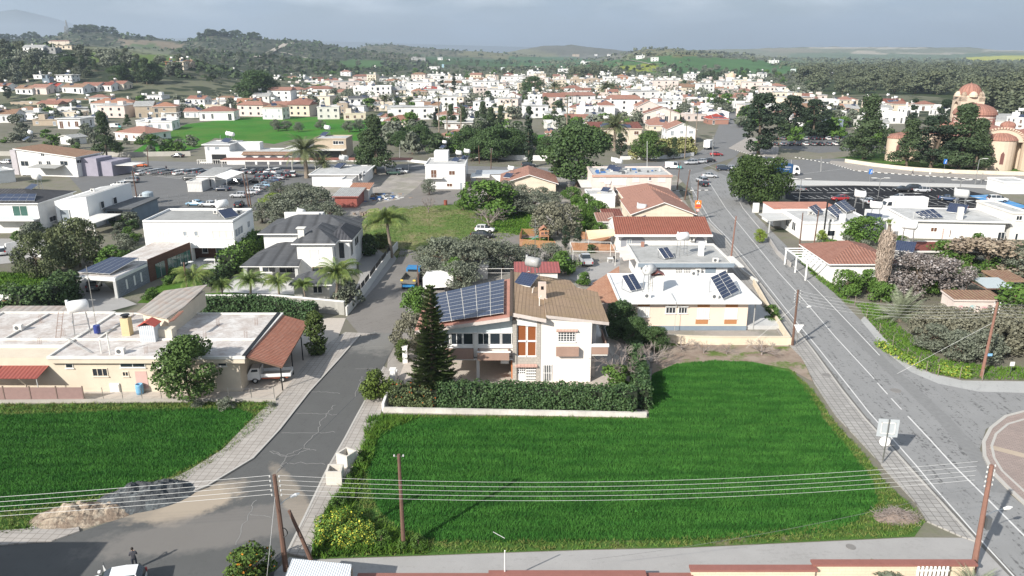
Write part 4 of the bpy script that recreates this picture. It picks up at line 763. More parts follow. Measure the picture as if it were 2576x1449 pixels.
 for s in(-1,1):
  h=MB();h.box(fx+.06,fx+.22,s*(fw-.28)-.16,s*(fw-.28)+.16,fz-.2,fz-.04);h.build('headlight',plain('lamp_glass',(.6,.6,.6),.2),r)
  h=MB();h.box(rx-.10,rx+.02,s*(rw_-.14)-.12,s*(rw_-.14)+.12,rz_-.26,rz_-.02);h.build('tail_light',plain('tail_red',(.35,.01,.01),.3),r)
 pl=MB();pl.box(S[0][0]-.03,S[0][0]+.02,-.24,.24,.50,.62);pl.build('number_plate',plain('plate_yellow',(.6,.6,.55),.5),r)
 CARS[key]=r;return r
USED=set()
def car(style,col,x,y,face,label,c=None,group=None,hero=False,z=.05,p=None,cat=None):
 r=mkcar(style,col,hero);b=p or G(x,y,0,c);loc=(b.x,b.y,z)
 if r.name not in USED:
  USED.add(r.name);r.location=loc;r.rotation_euler=(0,0,R(face));o=r;o['label']=label
  if group:o['group']=group
 else:
  o=dup(r,loc,R(face),1,label)
  if group:o['group']=group
  elif 'group' in o:del o['group']
 o['category']=cat or('van' if style=='van' else 'car');return o
def pole(x,yb,xt,yt,label,c=None,arms=0,lamp=None,mat=None,r=.13,name='utility_pole',coil=False,arm_yaw=0,hz_=None,far=False,group=None):
 b=G(x,yb,0,c);h=hz_ or topz(b,yt,c);yy=D(xt,yt,c);top=G(*yy,h,'D');top.y=b.y if abs(top.y-b.y)>2.5 else top.y
 e=empty(name,label,'pole',b,0,group);q=top-b;m=mat or plain('pole_timber',(.13,.075,.055),.9,var=.3)
 mb=MB();mb.tube([(0,0,-.2),q*.5,q],[r*1.25,r,r*.8],8 if not far else 5);mb.build('mast',m,e)
 ca,sa=math.cos(arm_yaw),math.sin(arm_yaw)
 for i in range(arms):
  z=q.z-.15-i*.36;f=z/q.z
  for s in(-1,1):
   i_=MB();p0=Vector((q.x*f,q.y*f,z));p1=p0+Vector((ca*s*.32,sa*s*.32,0));i_.tube([p0,p1],.025,4);i_.lathe([(.0,.14),(.05,.12),(.06,0),(.0,-.02)],p1,8,1);i_.build('insulator',[PN('dgrey'),PN('lgrey',.3)],e)
 if lamp:
  dx,dy,z=lamp;a=MB();p0=Vector((q.x*z/q.z,q.y*z/q.z,z));p1=p0+Vector((dx,dy,.35));a.tube([p0,p0+Vector((dx*.5,dy*.5,.28)),p1],.03,5);lo=a.build('lamp_arm',PN('lgrey',.4,1),e)
  h_=MB();d=Vector((dx,dy,0)).normalized();n=Vector((-d.y,d.x,0));h_.tube([p1-d*.1,p1+d*.3,p1+d*.6],[.09,.14,.05],8);h_.build('lamp_head',PN('white',.4),lo)
 if coil:
  c_=MB();c_.tube([Vector((q.x*.36+.16+.28*math.cos(t*.5),q.y*.36-.1,q.z*.42+.36*math.sin(t*.5)))for t in range(14)],.035,5);c_.build('cable_coil',PN('black'),e)
 return b,top,q
WIREM=plain('wire_bright',(.55,.55,.54),.4);WIRED=plain('wire_dark',(.12,.12,.12),.6)
def wire(a,b,sag,label,group=None,r=.012,mat=None,n=16):
 a,b=Vector(a),Vector(b);mb=MB();mb.tube([(a.lerp(b,i/n)-a)-Vector((0,0,4*sag*(i/n)*(1-i/n)))for i in range(n+1)],r,4)
 o=mb.build('overhead_wire',mat or WIREM);o.location=a;return tag(o,label,'wire',group)
def person(loc,yaw,label,joints,shirt,trousers,hair=(.02,.015,.012)):
 e=empty('person',label,'person',loc,yaw)
 J=joints;me=bpy.data.meshes.new('body');names=list(J['p']);idx={n:i for i,n in enumerate(names)}
 me.from_pydata([J['p'][n][:3]for n in names],[(idx[a],idx[b])for a,b in J['e']],[]);o=bpy.data.objects.new('body',me);SC.collection.objects.link(o);o.parent=e
 m=o.modifiers.new('skin','SKIN');me.skin_vertices[0].data[0].use_root=True
 for n in names:me.skin_vertices[0].data[idx[n]].radius=(J['p'][n][3],)*2
 s=o.modifiers.new('sub','SUBSURF');s.levels=s.render_levels=2
 k=NT('person_mat_'+label[:12],.8,.2);co=k.N('TexCoord');sx_=k.N('SeparateXYZ');k.L(co.outputs['Object'],sx_.inputs[0])
 a=k.mix(k.ramp(sx_.outputs['Z'],(.92,0),(.93,1)),trousers,shirt);cr_=k.N('ValToRGB');k.col(a);me.materials.append(k.m)
 hd=MB();hd.lathe([(0,-.12),(.05,-.11),(.07,-.04),(.078,.02),(.065,.09),(0,.12)],J['head'],14);hd.build('head',plain('skin_tone',(.42,.25,.17),.6),e,True)
 hx,hy,hz0=J['head'];f=MB();f.box(hx-.012,hx+.012,hy-.10,hy-.07,hz0-.03,hz0+.02);f.box(hx-.03,hx+.03,hy-.08,hy-.068,hz0-.065,hz0-.055)
 for s_ in(-1,1):f.box(hx+s_*.03-.008,hx+s_*.03+.008,hy-.08,hy-.07,hz0+.01,hz0+.022);f.box(hx+s_*.078-.01,hx+s_*.078+.01,hy-.02,hy+.02,hz0-.03,hz0+.03)
 f.build('face',plain('face_dark',(.25,.13,.09),.6),e)
 h=MB();h.lathe([(.088,-.02),(.092,.04),(.08,.10),(.04,.135),(0,.14)],(hx,hy+.018,hz0),14);h.build('hair',plain('dark_hair',hair,.8),e,True)
 for hp,d in J['hands']:
  hb=MB();hp=Vector(hp);d=Vector(d).normalized();sd_=d.cross(Vector((0,0,1))).normalized();hb.tube([hp,hp+d*.05,hp+d*.09],[.028,.038,.034],6)
  for q in range(4):a0=hp+d*.085+sd_*(q-1.5)*.019;hb.tube([a0,a0+d*.04,a0+d*(.06+.008*(q%3))-Vector((0,0,.02))],[.009,.0085,.006],4)
  hb.tube([hp+d*.02+sd_*.035,hp+d*.06+sd_*.06],[.012,.008],4);hb.build('hand',plain('skin_tone',(.42,.25,.17),.6),e)
 return e
def stand(walk=0,arm=.0,bent=0):
 w=walk;P=dict(pelvis=(0,0,.95,.15),belly=(0,0,1.08,.14),chest=(0,0,1.30,.16),neck=(0,0,1.47,.06),nk2=(0,-.01,1.55,.055),shl=(-.19,0,1.40,.075),ell=(-.24,.04,1.14,.05),wrl=(-.22,-.06,.92,.035),shr=(.19,0,1.40,.075),elr=(.24,.04,1.14,.05),wrr=(.22,-.06,.92,.035),hil=(-.10,0,.88,.10),knl=(-.11,-.02-w*.16,.50,.07),anl=(-.11,.02-w*.26,.10,.045),tol=(-.12,-.13-w*.28,.04,.04),hir=(.10,0,.88,.10),knr=(.11,-.02+w*.06,.50,.07),anr=(.11,.02+w*.36,.12+w*.03,.045),tor=(.12,-.13+w*.34,.05,.04))
 if bent:
  P['ell']=(-.25,-.02,1.16,.05);P['wrl']=(-.10,-.28,1.26,.035);P['elr']=(.25,-.02,1.16,.05);P['wrr']=(.10,-.28,1.28,.035)
 E=[('pelvis','belly'),('belly','chest'),('chest','neck'),('neck','nk2'),('chest','shl'),('shl','ell'),('ell','wrl'),('chest','shr'),('shr','elr'),('elr','wrr'),('pelvis','hil'),('hil','knl'),('knl','anl'),('anl','tol'),('pelvis','hir'),('hir','knr'),('knr','anr'),('anr','tor')]
 hd=[((P['wrl'][0],P['wrl'][1],P['wrl'][2]),(.4,-.8,.2)if bent else(0,-.3,-1)),((P['wrr'][0],P['wrr'][1],P['wrr'][2]),(-.4,-.8,.2)if bent else(0,-.3,-1))]
 return dict(p=P,e=E,head=(0,-.02,1.66),hands=hd)
def body(t,x0,x1,y0,y1,z0,z1,mat,name='wall',mt=None):mb=MB();mb.box(x0,x1,y0,y1,z0,z1);return t.part(name,mb,mat)
def pvarray(t,P,nx,ny,th=.05,gap=.06,lift=0,name='solar_panel'):
 a,b,c,d=[Vector(p)+Vector((0,0,lift))for p in P];fr=PN('lgrey',.4)
 f=lambda u,v:a.lerp(b,u).lerp(d.lerp(c,u),v);gu,gv=gap/(b-a).length,gap/(d-a).length
 for i in range(nx):
  for j in range(ny):
   mb=MB();u0,u1,v0,v1=i/nx+gu/2,(i+1)/nx-gu/2,j/ny+gv/2,(j+1)/ny-gv/2
   mb.slab([f(u0,v0),f(u1,v0),f(u1,v1),f(u0,v1)],th,0,1);t.part(name,mb,[pv(),fr])
 rl=MB()
 for j in range(nx+1):u=min(.995,max(.005,j/nx));n=Vector((0,0,-.06));rl.tube([f(u,0)+n,f(u,1)+n],.05,4)
 t.part('panel_rails',rl,PN('offw',.4))
WSTUC=PL('white');OFF=PL('offw')
t=T('house','two storey white house with brown tiled roof, solar panels and wooden windows behind the ivy hedge','house',(-8.85,77.5),yaw=0);cB='B2'
u0,ur,ut,ue=0,8.93,11.94,17.5
BRW=plaster('planter_brown',(.36,.24,.19));STO=bricky('pale_stone',(.45,.41,.36),(.38,.35,.31),(.30,.28,.25),.35,.28,.02);WARM=plaster('wall_warm_white',(.78,.72,.665),var=.12)
mb=MB();mb.box(u0,ur,.9,12.5,2.95,5.3);mb.box(u0,ur,.55,.9,2.95,3.95);t.part('upper_wall',mb,WARM)
mb=MB();mb.add([(u0,.9,5.3),(ur,.9,5.3),(ur,.9,7.6),(u0,.9,6.1),(u0,12.5,5.3),(ur,12.5,5.3),(ur,12.5,7.4),(u0,12.5,6.1)],[(0,1,2,3),(4,7,6,5),(0,4,5,1),(3,2,6,7),(1,5,6,2),(0,3,7,4)]);t.part('upper_wall',mb,WARM)
PANEL=plaster('panel_cladding',(.60,.66,.68),var=.05)
zt=lambda u:6.15+(u-1.5)*(7.72-6.25)/7.4
for a in np.arange(0.02,8.9,1.27):
 b=min(a+1.25,ur);mb=MB();mb.add([(a,.42,5.72),(b,.42,5.72),(b,.42,zt(b)),(a,.42,zt(a)),(a,.9,5.72),(b,.9,5.72),(b,.9,zt(b)),(a,.9,zt(a))],[(0,1,2,3),(0,4,5,1),(1,5,6,2),(2,6,7,3),(3,7,4,0)]);t.part('cladding_panel',mb,PANEL)
mb=MB();mb.box(u0,ur,.38,.9,5.66,5.74);mb.box(u0,ur,.3,.9,3.95,4.27);t.part('sill_band',mb,WSTUC)
for a,b,st,pn in((.3,2.05,'dark',1),(2.15,3.45,'dark',2),(3.5,4.62,'wood',1),(5.1,6.35,'dark',2),(6.4,7.6,'dark',1),(7.7,8.85,'dark',1)):
 win(t,'f',.52,a,b,4.28,5.66,style='dark',panes=pn)
g=MB();g.box(3.5,4.3,.36,.37,4.5,5.1);g.box(5.2,6.0,.36,.37,4.6,5.4)
mb=MB();mb.box(4.65,5.1,.2,.9,2.95,5.7);t.part('pilaster',mb,OFF)
mb=MB();mb.box(1.0,4.65,-.2,.55,2.85,3.9);t.part('balcony_planter',mb,BRW)
mb=MB();mb.box(5.1,8.55,-.75,-.6,2.95,3.85);mb.box(5.1,8.55,-.6,.55,2.95,3.12);mb.box(5.1,5.25,-.6,.55,3.12,3.85);mb.box(8.4,8.55,-.6,.55,3.12,3.85);t.part('balcony_planter',mb,BRW)
mb=MB();mb.box(5.05,8.7,-.8,-.55,3.851,3.95);t.part('planter_rim',mb,WSTUC)
mb=MB();mb.box(u0,ur,-.1,12.5,2.7,2.84);t.part('floor_slab',mb,OFF)
for x,y in((5.1,.5),(.2,.5),(.2,8.5),(5.1,8.5)):mb=MB();mb.box(x-.17,x+.17,y-.17,y+.17,0,2.7);t.part('column',mb,OFF)
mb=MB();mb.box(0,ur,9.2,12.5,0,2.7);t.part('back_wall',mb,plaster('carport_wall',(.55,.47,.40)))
mb=MB();mb.box(8.75,8.93,.6,2.4,.2,2.4);t.part('door',mb,plain('orange_door',(.40,.15,.06),.6))
mb=MB();mb.box(7.6,8.5,.35,.8,2.1,2.69);t.part('awning_box',mb,OFF)
mb=MB();mb.box(ur,ut,.25,13,0,7.2);t.part('stair_tower',mb,WARM)
mb=MB();mb.box(ur-.02,ur+.42,-.05,.25,0,7.3);mb.box(ut-.40,ut+.02,-.05,.25,0,7.25);mb.box(ur+.42,ut-.40,.05,.25,2.15,3.0);t.part('stone_cladding',mb,STO)
mb=MB();mb.add([(ur+.42,.02,6.75),(ut-.4,.02,6.55),(ut-.4,.02,7.3),(ur+.42,.02,7.45),(ur+.42,.25,6.75),(ut-.4,.25,6.55),(ut-.4,.25,7.3),(ur+.42,.25,7.45)],[(0,1,2,3),(0,4,5,1),(1,5,6,2),(2,6,7,3),(3,7,4,0)]);t.part('panel',mb,WSTUC)
for a,b,z0,z1 in((9.42,10.42,4.85,6.68),(10.5,11.5,4.85,6.58),(9.42,10.42,3.05,4.78),(10.5,11.5,3.05,4.78)):win(t,'f',.25,a,b,z0,z1,style='wood',panes=1)
def doorgrid(t,side,c,a0,a1,z0,z1,nx,nz,zg0,mat=None,name='door'):
 mp=side_map(side,c);mb=MB();mbox(mb,mp,a0,a1,0,.05,z0,z1);d=t.part(name,mb,mat or PN('white'));g=MB();w,h=(a1-a0)/nx,(z1-zg0)/nz
 for i in range(nx):
  for j in range(nz):mbox(g,mp,a0+w*(i+.2),a0+w*(i+.85),.04,.058,zg0+h*(j+.2),zg0+h*(j+.8))
 g.build('pane',glass(),d)
doorgrid(t,'f',.25,9.45,10.3,.1,1.8,4,3,.95);doorgrid(t,'f',.25,10.4,11.5,.1,1.8,5,5,.1)
mb=MB()
for i in range(16):x=9.25+i*.155;mb.tube([(x,.3,2.22),(x,-.35,1.98)],.075,7)
t.part('tiled_canopy',mb,plain('canopy_tile',(.55,.36,.30),.8))
mb=MB();mb.box(ut,ue,.0,11,0,6.75);t.part('wall',mb,WARM)
mb=MB();mb.add([(ut,.0,6.75),(ue,0,6.75),(ue,0,6.95),(ut,0,7.55),(ut,11,6.75),(ue,11,6.75),(ue,11,6.95),(ut,11,7.55)],[(0,1,2,3),(0,4,5,1),(1,5,6,2),(2,6,7,3),(3,7,4,0),(7,6,5,4)]);t.part('gable_wall',mb,WARM)
win(t,'f',0,12.25,13.25,.15,2.15,style='dark',panes=5,name='grille_window',bars=1)
w_=win(t,'f',0,13.82,15.72,4.85,5.98,style='dark',panes=6,name='window',bars=3)
mb=MB()
for i in range(15):x=13.68+i*.158;mb.tube([(x,.02,6.25),(x,-.3,6.08)],.07,7)
t.part('window_canopy',mb,plain('canopy_tile',(.55,.36,.30),.8))
mb=MB();mb.box(13.65,16.1,-.62,0,3.35,4.25);t.part('window_planter',mb,BRW)
mb=MB();mb.box(ue,19.3,.1,9.5,3.15,3.32);t.part('balcony_floor',mb,OFF);mb=MB();mb.box(ue,19.35,.05,.2,3.32,4.2);mb.box(19.2,19.35,.2,5.5,3.32,4.2);t.part('balcony_planter',mb,BRW)
mb=MB();mb.box(ue-.02,19.42,-.02,.3,4.202,4.5);t.part('planter_rim',mb,WSTUC)
mb=MB()
for i in range(24):y=.4+i*.3;mb.box(19.28,19.31,y,y+.03,4.2,5.2)
mb.box(19.26,19.33,.3,7.6,5.2,5.26);t.part('balcony_railing',mb,PN('dgrey',.4,1))
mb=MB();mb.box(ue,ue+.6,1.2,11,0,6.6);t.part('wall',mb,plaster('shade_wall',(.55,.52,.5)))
RB=None
def brownroof():
 s=NT('brown_roof_tiles',.85,.15);uv=s.vec('UV');b=s.N('TexBrick');b.inputs['Scale'].default_value=1;b.inputs['Brick Width'].default_value=.42;b.inputs['Row Height'].default_value=3.4;b.inputs['Mortar Size'].default_value=.045;b.offset=0
 m=s.N('Mapping');m.inputs['Rotation'].default_value=(0,0,R(90));s.L(uv,m.inputs['Vector']);s.L(m.outputs[0],b.inputs['Vector'])
 c=(.33,.235,.16);b.inputs['Color1'].default_value=(*c,1);b.inputs['Color2'].default_value=(*mul(c,1.12),1);b.inputs['Mortar'].default_value=(*mul(c,.72),1)
 br=s.N('TexBrick');br.inputs['Scale'].default_value=1;br.inputs['Brick Width'].default_value=.42;br.inputs['Row Height'].default_value=.38;br.inputs['Mortar Size'].default_value=.02;br.offset=0;s.L(uv,br.inputs['Vector'])
 br.inputs['Color1'].default_value=(1,1,1,1);br.inputs['Color2'].default_value=(.92,.92,.92,1);br.inputs['Mortar'].default_value=(.74,.74,.74,1)
 a=s.mix(1.0,b.outputs['Color'],br.outputs['Color'],'MULTIPLY');n=s.noise(s.vec('Object'),.45,6,.65);a=s.mix(s.ramp(n,(.45,0),(.62,.45)),a,(.29,.21,.12));n2=s.noise(s.vec('Object'),1.1,6,.7);a=s.mix(s.ramp(n2,(.55,0),(.7,.5)),a,(.17,.12,.09))
 s.col(a);s.bump(b.outputs['Fac'],-.8,.05);return s.m
BR=brownroof()
def bent_roof(name,A,B,Cc,Dd,mat,edge,th=.32):
 mb=MB();mb.slab([A,B,Cc,Dd],th,0,1);return t.part(name,mb,[mat,edge])
FAS=plaster('fascia_pinkish',(.62,.55,.51),var=.22)
bent_roof('roof',(8.9,-.8,8.42),(12.5,-1.0,7.78),(12.5,14.8,7.95),(8.7,15.0,8.5),BR,FAS,.42)
bent_roof('roof',(12.5,-.3,7.98),(19.35,.25,6.98),(16.2,14.6,7.4),(12.5,14.8,7.95),BR,FAS,.36)
bent_roof('roof',(16.21,14.0,7.39),(19.35,.25,6.97),(19.25,10.9,7.05),(16.2,12.2,7.38),BR,FAS,.3)
mb=MB();mb.slab([(8.62,-.9,8.60),(8.92,-.9,8.60),(8.92,15,8.62),(8.62,15,8.62)],.5);t.part('ridge_beam',mb,plain('ridge_dark',(.09,.065,.05),.9))
mb=MB();mb.slab([(-1.6,-.6,6.32),(8.6,-.9,7.95),(8.6,13.6,7.95),(-1.6,10.8,6.32)],.4,0,1);t.part('roof',mb,[plaster('salmon_roof',(.46,.24,.19),var=.2),FAS])
PVq=[(.95,-.2,7.02),(7.95,-.2,8.12),(7.9,12.6,8.12),(-.9,10.6,6.70)]
pvarray(t,PVq,5,9,lift=.12,gap=.09)
mb=MB();mb.box(11.85,12.75,5.6,6.5,7.6,9.7);mb.box(11.7,12.9,5.45,6.65,7.7,7.95);ch=t.part('chimney',mb,plaster('chimney_pink',(.62,.50,.43)));mb=MB();mb.box(12.15,12.45,5.57,5.605,9.0,9.4);mb.build('flue',PN('black'),ch)
heater(t,11.4,11.6,8.2,1.2,-.6,'grey',1.5,2)
mb=MB();mb.tube([(11.9,3.0,7.9),(11.9,3.0,8.9),(12.1,3.1,9.05)],.06,6);mb.tube([(11.2,7.2,8.0),(11.3,7.2,8.7),(11.45,7.3,8.8)],.05,6);t.part('vent_pipe',mb,PN('offw'))
mb=MB();mb.tube([(11.6,11.2,8.1),(11.6,11.2,16)],.04,5);mb.tube([(11.1,11.2,15),(12.1,11.2,15.2)],.02,4);mb.tube([(11.2,11.2,14.6),(12.0,11.2,14.7)],.02,4);t.part('tv_antenna',mb,PN('lgrey',.4,1))
sheet('yard',None,.052,M_TILEY,world=[Vector(p)for p in((-13,70.4,0),(13.0,69.1,0),(14.6,88,0),(10,95,0),(-11,92,0),(-12.6,82.5,0))])
wall([(964,1036),(1626,1049)],.5,.3,'low_wall','low white painted wall under the ivy hedge of the brown roofed house','wall',plaster('wall_chalk',(.66,.63,.58),var=.3))
wall([(964,1036),(982,985),(998,948)],.9,.25,'low_wall','low white side wall beside the street by the clipped round shrub','wall',WSTUC)
for i,(x,y)in enumerate(((990,972),(1020,912))):
 p=G(x,y);mb=MB();mb.box(-.28,.28,-.28,.28,0,2.0);mb.box(-.34,.34,-.34,.34,2.0,2.12);o=mb.build('gate_post',WSTUC);o.location=(p.x,p.y,0);tag(o,('nearer','farther')[i]+' white gate post of the brown roofed house beside the street','post')
hedge('ivy_hedge',[(1128,1008),(1296,1010),(1440,1010),(1600,1012)],1.9,2.7,26000,.095,L_IVY,'long thick ivy hedge in front of the brown roofed house',world=[Vector(p)for p in((-7.2,71.7,0),(-2,71.5,0),(4,71.2,0),(12.6,70.4,0))],r=.55)
hedge('ivy_hedge',None,1.5,2.6,9000,.1,L_IVY,'ivy hedge along the right side of the brown roofed house beside the wheat field',world=[Vector(p)for p in((13.3,70.8,0),(13.9,77,0),(14.4,84,0))],r=.5)
hedge('lantana_hedge',None,2.3,2.1,6500,.085,leafm('lantana_leaves',(.05,.07,.03),(.08,.10,.04),flower=((.5,.12,.03),.985)),'low dark hedge at the left corner below the norfolk pine',world=[Vector(p)for p in((-12.0,72.3,0),(-7.6,71.9,0))],r=.55)
TR('ball',952,1003,932,'round clipped green shrub on the pavement at the corner of the brown roofed house',wide=1.15)
TR('column',1014,908,855,'upright dark green shrub behind the gate posts of the brown roofed house',wide=1.6)
TR('scrub',1040,872,792,'bare purplish bush left of the norfolk pine near the street',wide=.8)
TR('araucaria',1091,1003,714,'tall norfolk pine at the left end of the brown roofed house',wide=1.12)
TR('citrus',1052,800,722,'leafy orange tree between the dump truck and the norfolk pine',wide=1.1)
TR('bare',1563,962,865,'bare leafless tree at the right end of the brown roofed house',seed=0,wide=1.35)
TR('bush',1555,975,920,'bright green bush under the bare tree right of the brown roofed house',wide=1.3)
for x,yb,yt,l in((1560,850,760,'nearest'),(1600,872,800,'middle'),(1648,880,822,'rightmost')):TR('dark',x,yb,yt,l+' of three dark trees between the brown roofed house and the peach house','dark trees beside the peach house',wide=1.15)
for x,yb,yt,w_ in((1638,925,860,1.2),(1715,880,850,2.3),(1770,889,855,1.3),(1828,892,862,1.3),(1916,893,855,2.0)):TR('bare',x,yb,yt,'small leafless fruit tree on the bare soil below the peach wall','leafless trees below the peach wall',wide=w_)
t=T('house','peach bungalow with flat white roof, tilted solar panels and shuttered windows beside the main road','house',(14.8,94.0),yaw=0)
PE=PL('peach');body(t,0,15.9,0,11.5,0,3.75,plaster('wall_peach',(.74,.60,.49),var=.06));mb=MB();mb.box(.0,15.92,-.03,.0,0,.62);t.part('plinth',mb,PL('bgrey'))
WR=flatroof('white_roof',(.74,.74,.73),(.60,.60,.59),.56,.3,.35);parapet(t,-1.0,17.3,-.9,12.4,4.0,.22,.22,WSTUC,WR)
for a,b,z0,z1,st,pn in((1.55,3.1,1.9,3.25,'shutter',5),(5.2,6.5,2.35,3.2,'dark',3),(6.85,8.0,2.35,3.2,'dark',3),(9.35,10.9,1.65,3.1,'shutter',5),(12.95,14.55,1.65,3.1,'shutter',6)):win(t,'f',0,a,b,z0,z1,style=st,panes=pn)
mb=MB()
for a,b,z0,z1 in((1.55,3.1,3.34,3.7),(9.3,10.9,3.2,3.65),(12.95,14.55,3.2,3.65),(9.2,10.8,.9,1.55),(12.95,14.55,.9,1.55)):mb.box(a,b,-.05,0,z0,z1)
t.part('orange_panel',mb,plaster('panel_orange',(.46,.22,.10)));mb=MB();mb.box(5.1,6.6,-.25,0,3.28,3.42);mb.box(6.75,8.1,-.25,0,3.28,3.42);t.part('window_hood',mb,WSTUC)
def framepv(t,near,w,l,yaw,tilt,n,m,z,name='solar_panel'):
 ca,sa=math.cos(yaw),math.sin(yaw);q=lambda a,b,c:(near[0]+a*ca-b*sa,near[1]+a*sa+b*ca,z+c);h=l*math.sin(tilt);d=l*math.cos(tilt)
 pvarray(t,[q(0,0,.25),q(w,0,.25),q(w,d,.25+h),q(0,d,.25+h)],n,m,gap=.07)
 mb=MB()
 for a in(.1,w-.1):mb.tube([q(a,d-.1,0),q(a,d-.1,.2+h)],.04,4);mb.tube([q(a,.1,0),q(a,.1,.2)],.04,4);mb.tube([q(a,.1,.02),q(a,d-.1,.02)],.035,4)
 t.part('panel_stand',mb,PN('lgrey',.4,1))
P_=[t.at(x,y,z,'B3')for x,y,z in((1165,640,4.35),(1325,555,4.6),(1190,362,6.4),(1045,432,6.1))]
pvarray(t,P_,2,7,gap=.08);mb=MB()
for a,b in((P_[2],4.05),(P_[3],4.05)):mb.tube([a,(a[0],a[1],b)],.05,5)
mb.tube([P_[1],(P_[1][0],P_[1][1],4.05)],.05,5);t.part('panel_stand',mb,PN('lgrey',.4,1))
q=t.at(445,560,4.1,'B3');heater(t,q.x,q.y,4.05,1.25,.9,'lgrey',1.9,0);q=t.at(345,560,4.1,'B3');framepv(t,(q.x-1.1,q.y-.8),2.1,2.6,.55,.7,2,1,4.05,'solar_collector')
q=t.at(525,560,4.1,'B3');mb=MB();mb.box(q.x-.7,q.x+.9,q.y,q.y+1.5,4.05,6.1);rt=t.part('roof_room',mb,OFF);mb=MB();mb.slab([(q.x-.8,q.y-.1,6.3),(q.x+.15,q.y-.1,6.75),(q.x+.15,q.y+1.6,6.75),(q.x-.8,q.y+1.6,6.3)],.1);mb.slab([(q.x+.15,q.y-.1,6.75),(q.x+1.05,q.y-.1,6.3),(q.x+1.05,q.y+1.6,6.3),(q.x+.15,q.y+1.6,6.75)],.1);mb.build('roof_cap',PN('maroon'),rt)
for x,y in((405,632),(1055,638)):q=t.at(x,y,4.05,'B3');acunit(t,q.x,q.y,4.05,.9,.6,.6)
q=t.at(860,415,4.05,'B3');acunit(t,q.x,q.y,4.05);mb=MB();mb.box(16,20.5,.3,11,.0,.55);t.part('terrace',mb,PL('lgrey'));mb=MB();mb.tube([(16.9,.3,0),(16.9,.3,3.9)],.08,6);mb.tube([(6.3,-.98,.3),(6.3,-.98,4.2),(6.3,3,4.3)],.035,5);t.part('downpipe',mb,PN('grey'))
PCW=plaster('wall_cream',(.70,.60,.46),var=.12)
wall([(1676,862),(1730,866),(1812,868),(1985,868)],1.05,.22,'garden_wall','cream garden wall with pillars in front of the peach bungalow','wall',PCW,cap=plaster('cap_cream',(.66,.58,.45)));wall([(1988,870),(1950,812),(1930,780),(1895,718)],1.0,.25,'garden_wall','cream garden wall of the peach bungalow beside the road pavement','wall',PCW)
for x,y,l in((1945,803,'nearer'),(1938,785,'farther')):TR('bush',x,y+8,y-18,l+' bush behind the road wall of the peach bungalow',wide=1.2)
t=T('tiled_shelter','sloping terracotta roof between the brown roofed house and the peach bungalow','shelter',(8.5,96.5),yaw=0)
mb=MB();mb.slab([(-.8,1,2.9),(6.1,.6,2.9),(7.9,16,3.6),(3.6,8.4,3.3)],.18,0,1);mb.slab([(3.6,8.4,3.3),(7.9,16,3.6),(7.9,16,3.59),(3.0,8.0,3.28)],.16,0,1);t.part('roof',mb,[bricky('terracotta_slabs',(.42,.24,.16),(.38,.21,.14),(.28,.13,.08),.5,1.1,.02),PL('salmon')])
for x,y in((.2,1.5),(5.6,1.2),(7.3,14.6),(3.8,8.6)):mb=MB();mb.tube([(x,y,0),(x,y,2.85)],.08,6);t.part('post',mb,PN('lgrey'))
t=T('house','white bungalow with flat grey roof, blue grey fascia and a tall white chimney','house',(19.6,113.2),yaw=0)
body(t,.2,13.6,0,11.4,0,3.4,WSTUC);GR=flatroof('grey_roof',(.42,.42,.41),(.30,.30,.29),.5,.3,.2);BG=PL('bgrey')
parapet(t,-.3,14.4,-.6,11.9,3.75,.28,.25,OFF,GR);mb=MB();mb.box(-.32,14.42,-.66,-.602,3.35,4.0);t.part('fascia',mb,plaster('fascia_blue',(.24,.29,.34)))
for a,b in((1.6,3.2),(10.2,11.8)):mb=MB();mb.box(a,b,-.06,0,2.3,3.1);t.part('window_panel',mb,BG)
for a in(5.6,6.9):doorgrid(t,'f',0,a,a+1.0,2.2,2.95,4,3,2.2,name='window')
acunit(t,8.6,-.6,2.4);q=t.at(1500,1010,3.9,'c7');heater(t,q.x,q.y,3.8,1.25,.4,'white',2.0,0);q=t.at(1395,1050,3.8,'c7');framepv(t,(q.x-.8,q.y-.3),2.0,2.2,.5,.6,2,1,3.8,'solar_collector')
q=t.at(1665,1018,3.8,'c7');mb=MB();mb.box(q.x-.35,q.x+.45,q.y,q.y+.7,3.7,6.0);t.part('chimney',mb,WSTUC)
q=t.at(1795,1070,3.8,'c7');acunit(t,q.x-.5,q.y,3.75);q=t.at(1165,940,3.8,'c7');mb=MB();mb.box(q.x-.2,q.x+.3,q.y,q.y+.4,3.7,4.6);t.part('chimney',mb,PL('salmon'))
mb=MB();mb.slab([(-2.0,3,3.5),(-.3,3,3.8),(-.3,11,3.8),(-2.0,11,3.5)],.1);t.part('side_awning',mb,PL('pink'))
mb=MB();mb.box(14.4,16.4,1,7,2.9,3.1);t.part('porch_roof',mb,OFF)
wall([(1836,652),(1870,690),(1905,716)],.7,.2,'garden_wall','low pale wall beside the road next to the grey roofed bungalow','wall',PL('offw'))
t=T('house','long white house with maroon red ribbed tile roof and rounded porch openings beside the main road','house',(18.9,134.6),yaw=0)
body(t,0,16.4,0,11.8,0,3.3,WSTUC);RTL=tiles('roof_ribbed_red',(.27,.095,.065),(.32,.13,.09),wav=.42,rowl=.5)
mb=MB();mb.slab([(-.4,-1.0,3.55),(17.0,-1.0,3.55),(17.3,5.9,5.4),(-.1,5.9,5.4)],.15,0,1);mb.slab([(-.1,5.9,5.4),(17.3,5.9,5.4),(17.3,12.6,3.6),(-.1,12.6,3.6)],.15,0,1);t.part('roof',mb,[RTL,WSTUC])
mb=MB();mb.box(-.5,17.1,-1.25,-1.01,3.2,3.58);t.part('gutter',mb,WSTUC)
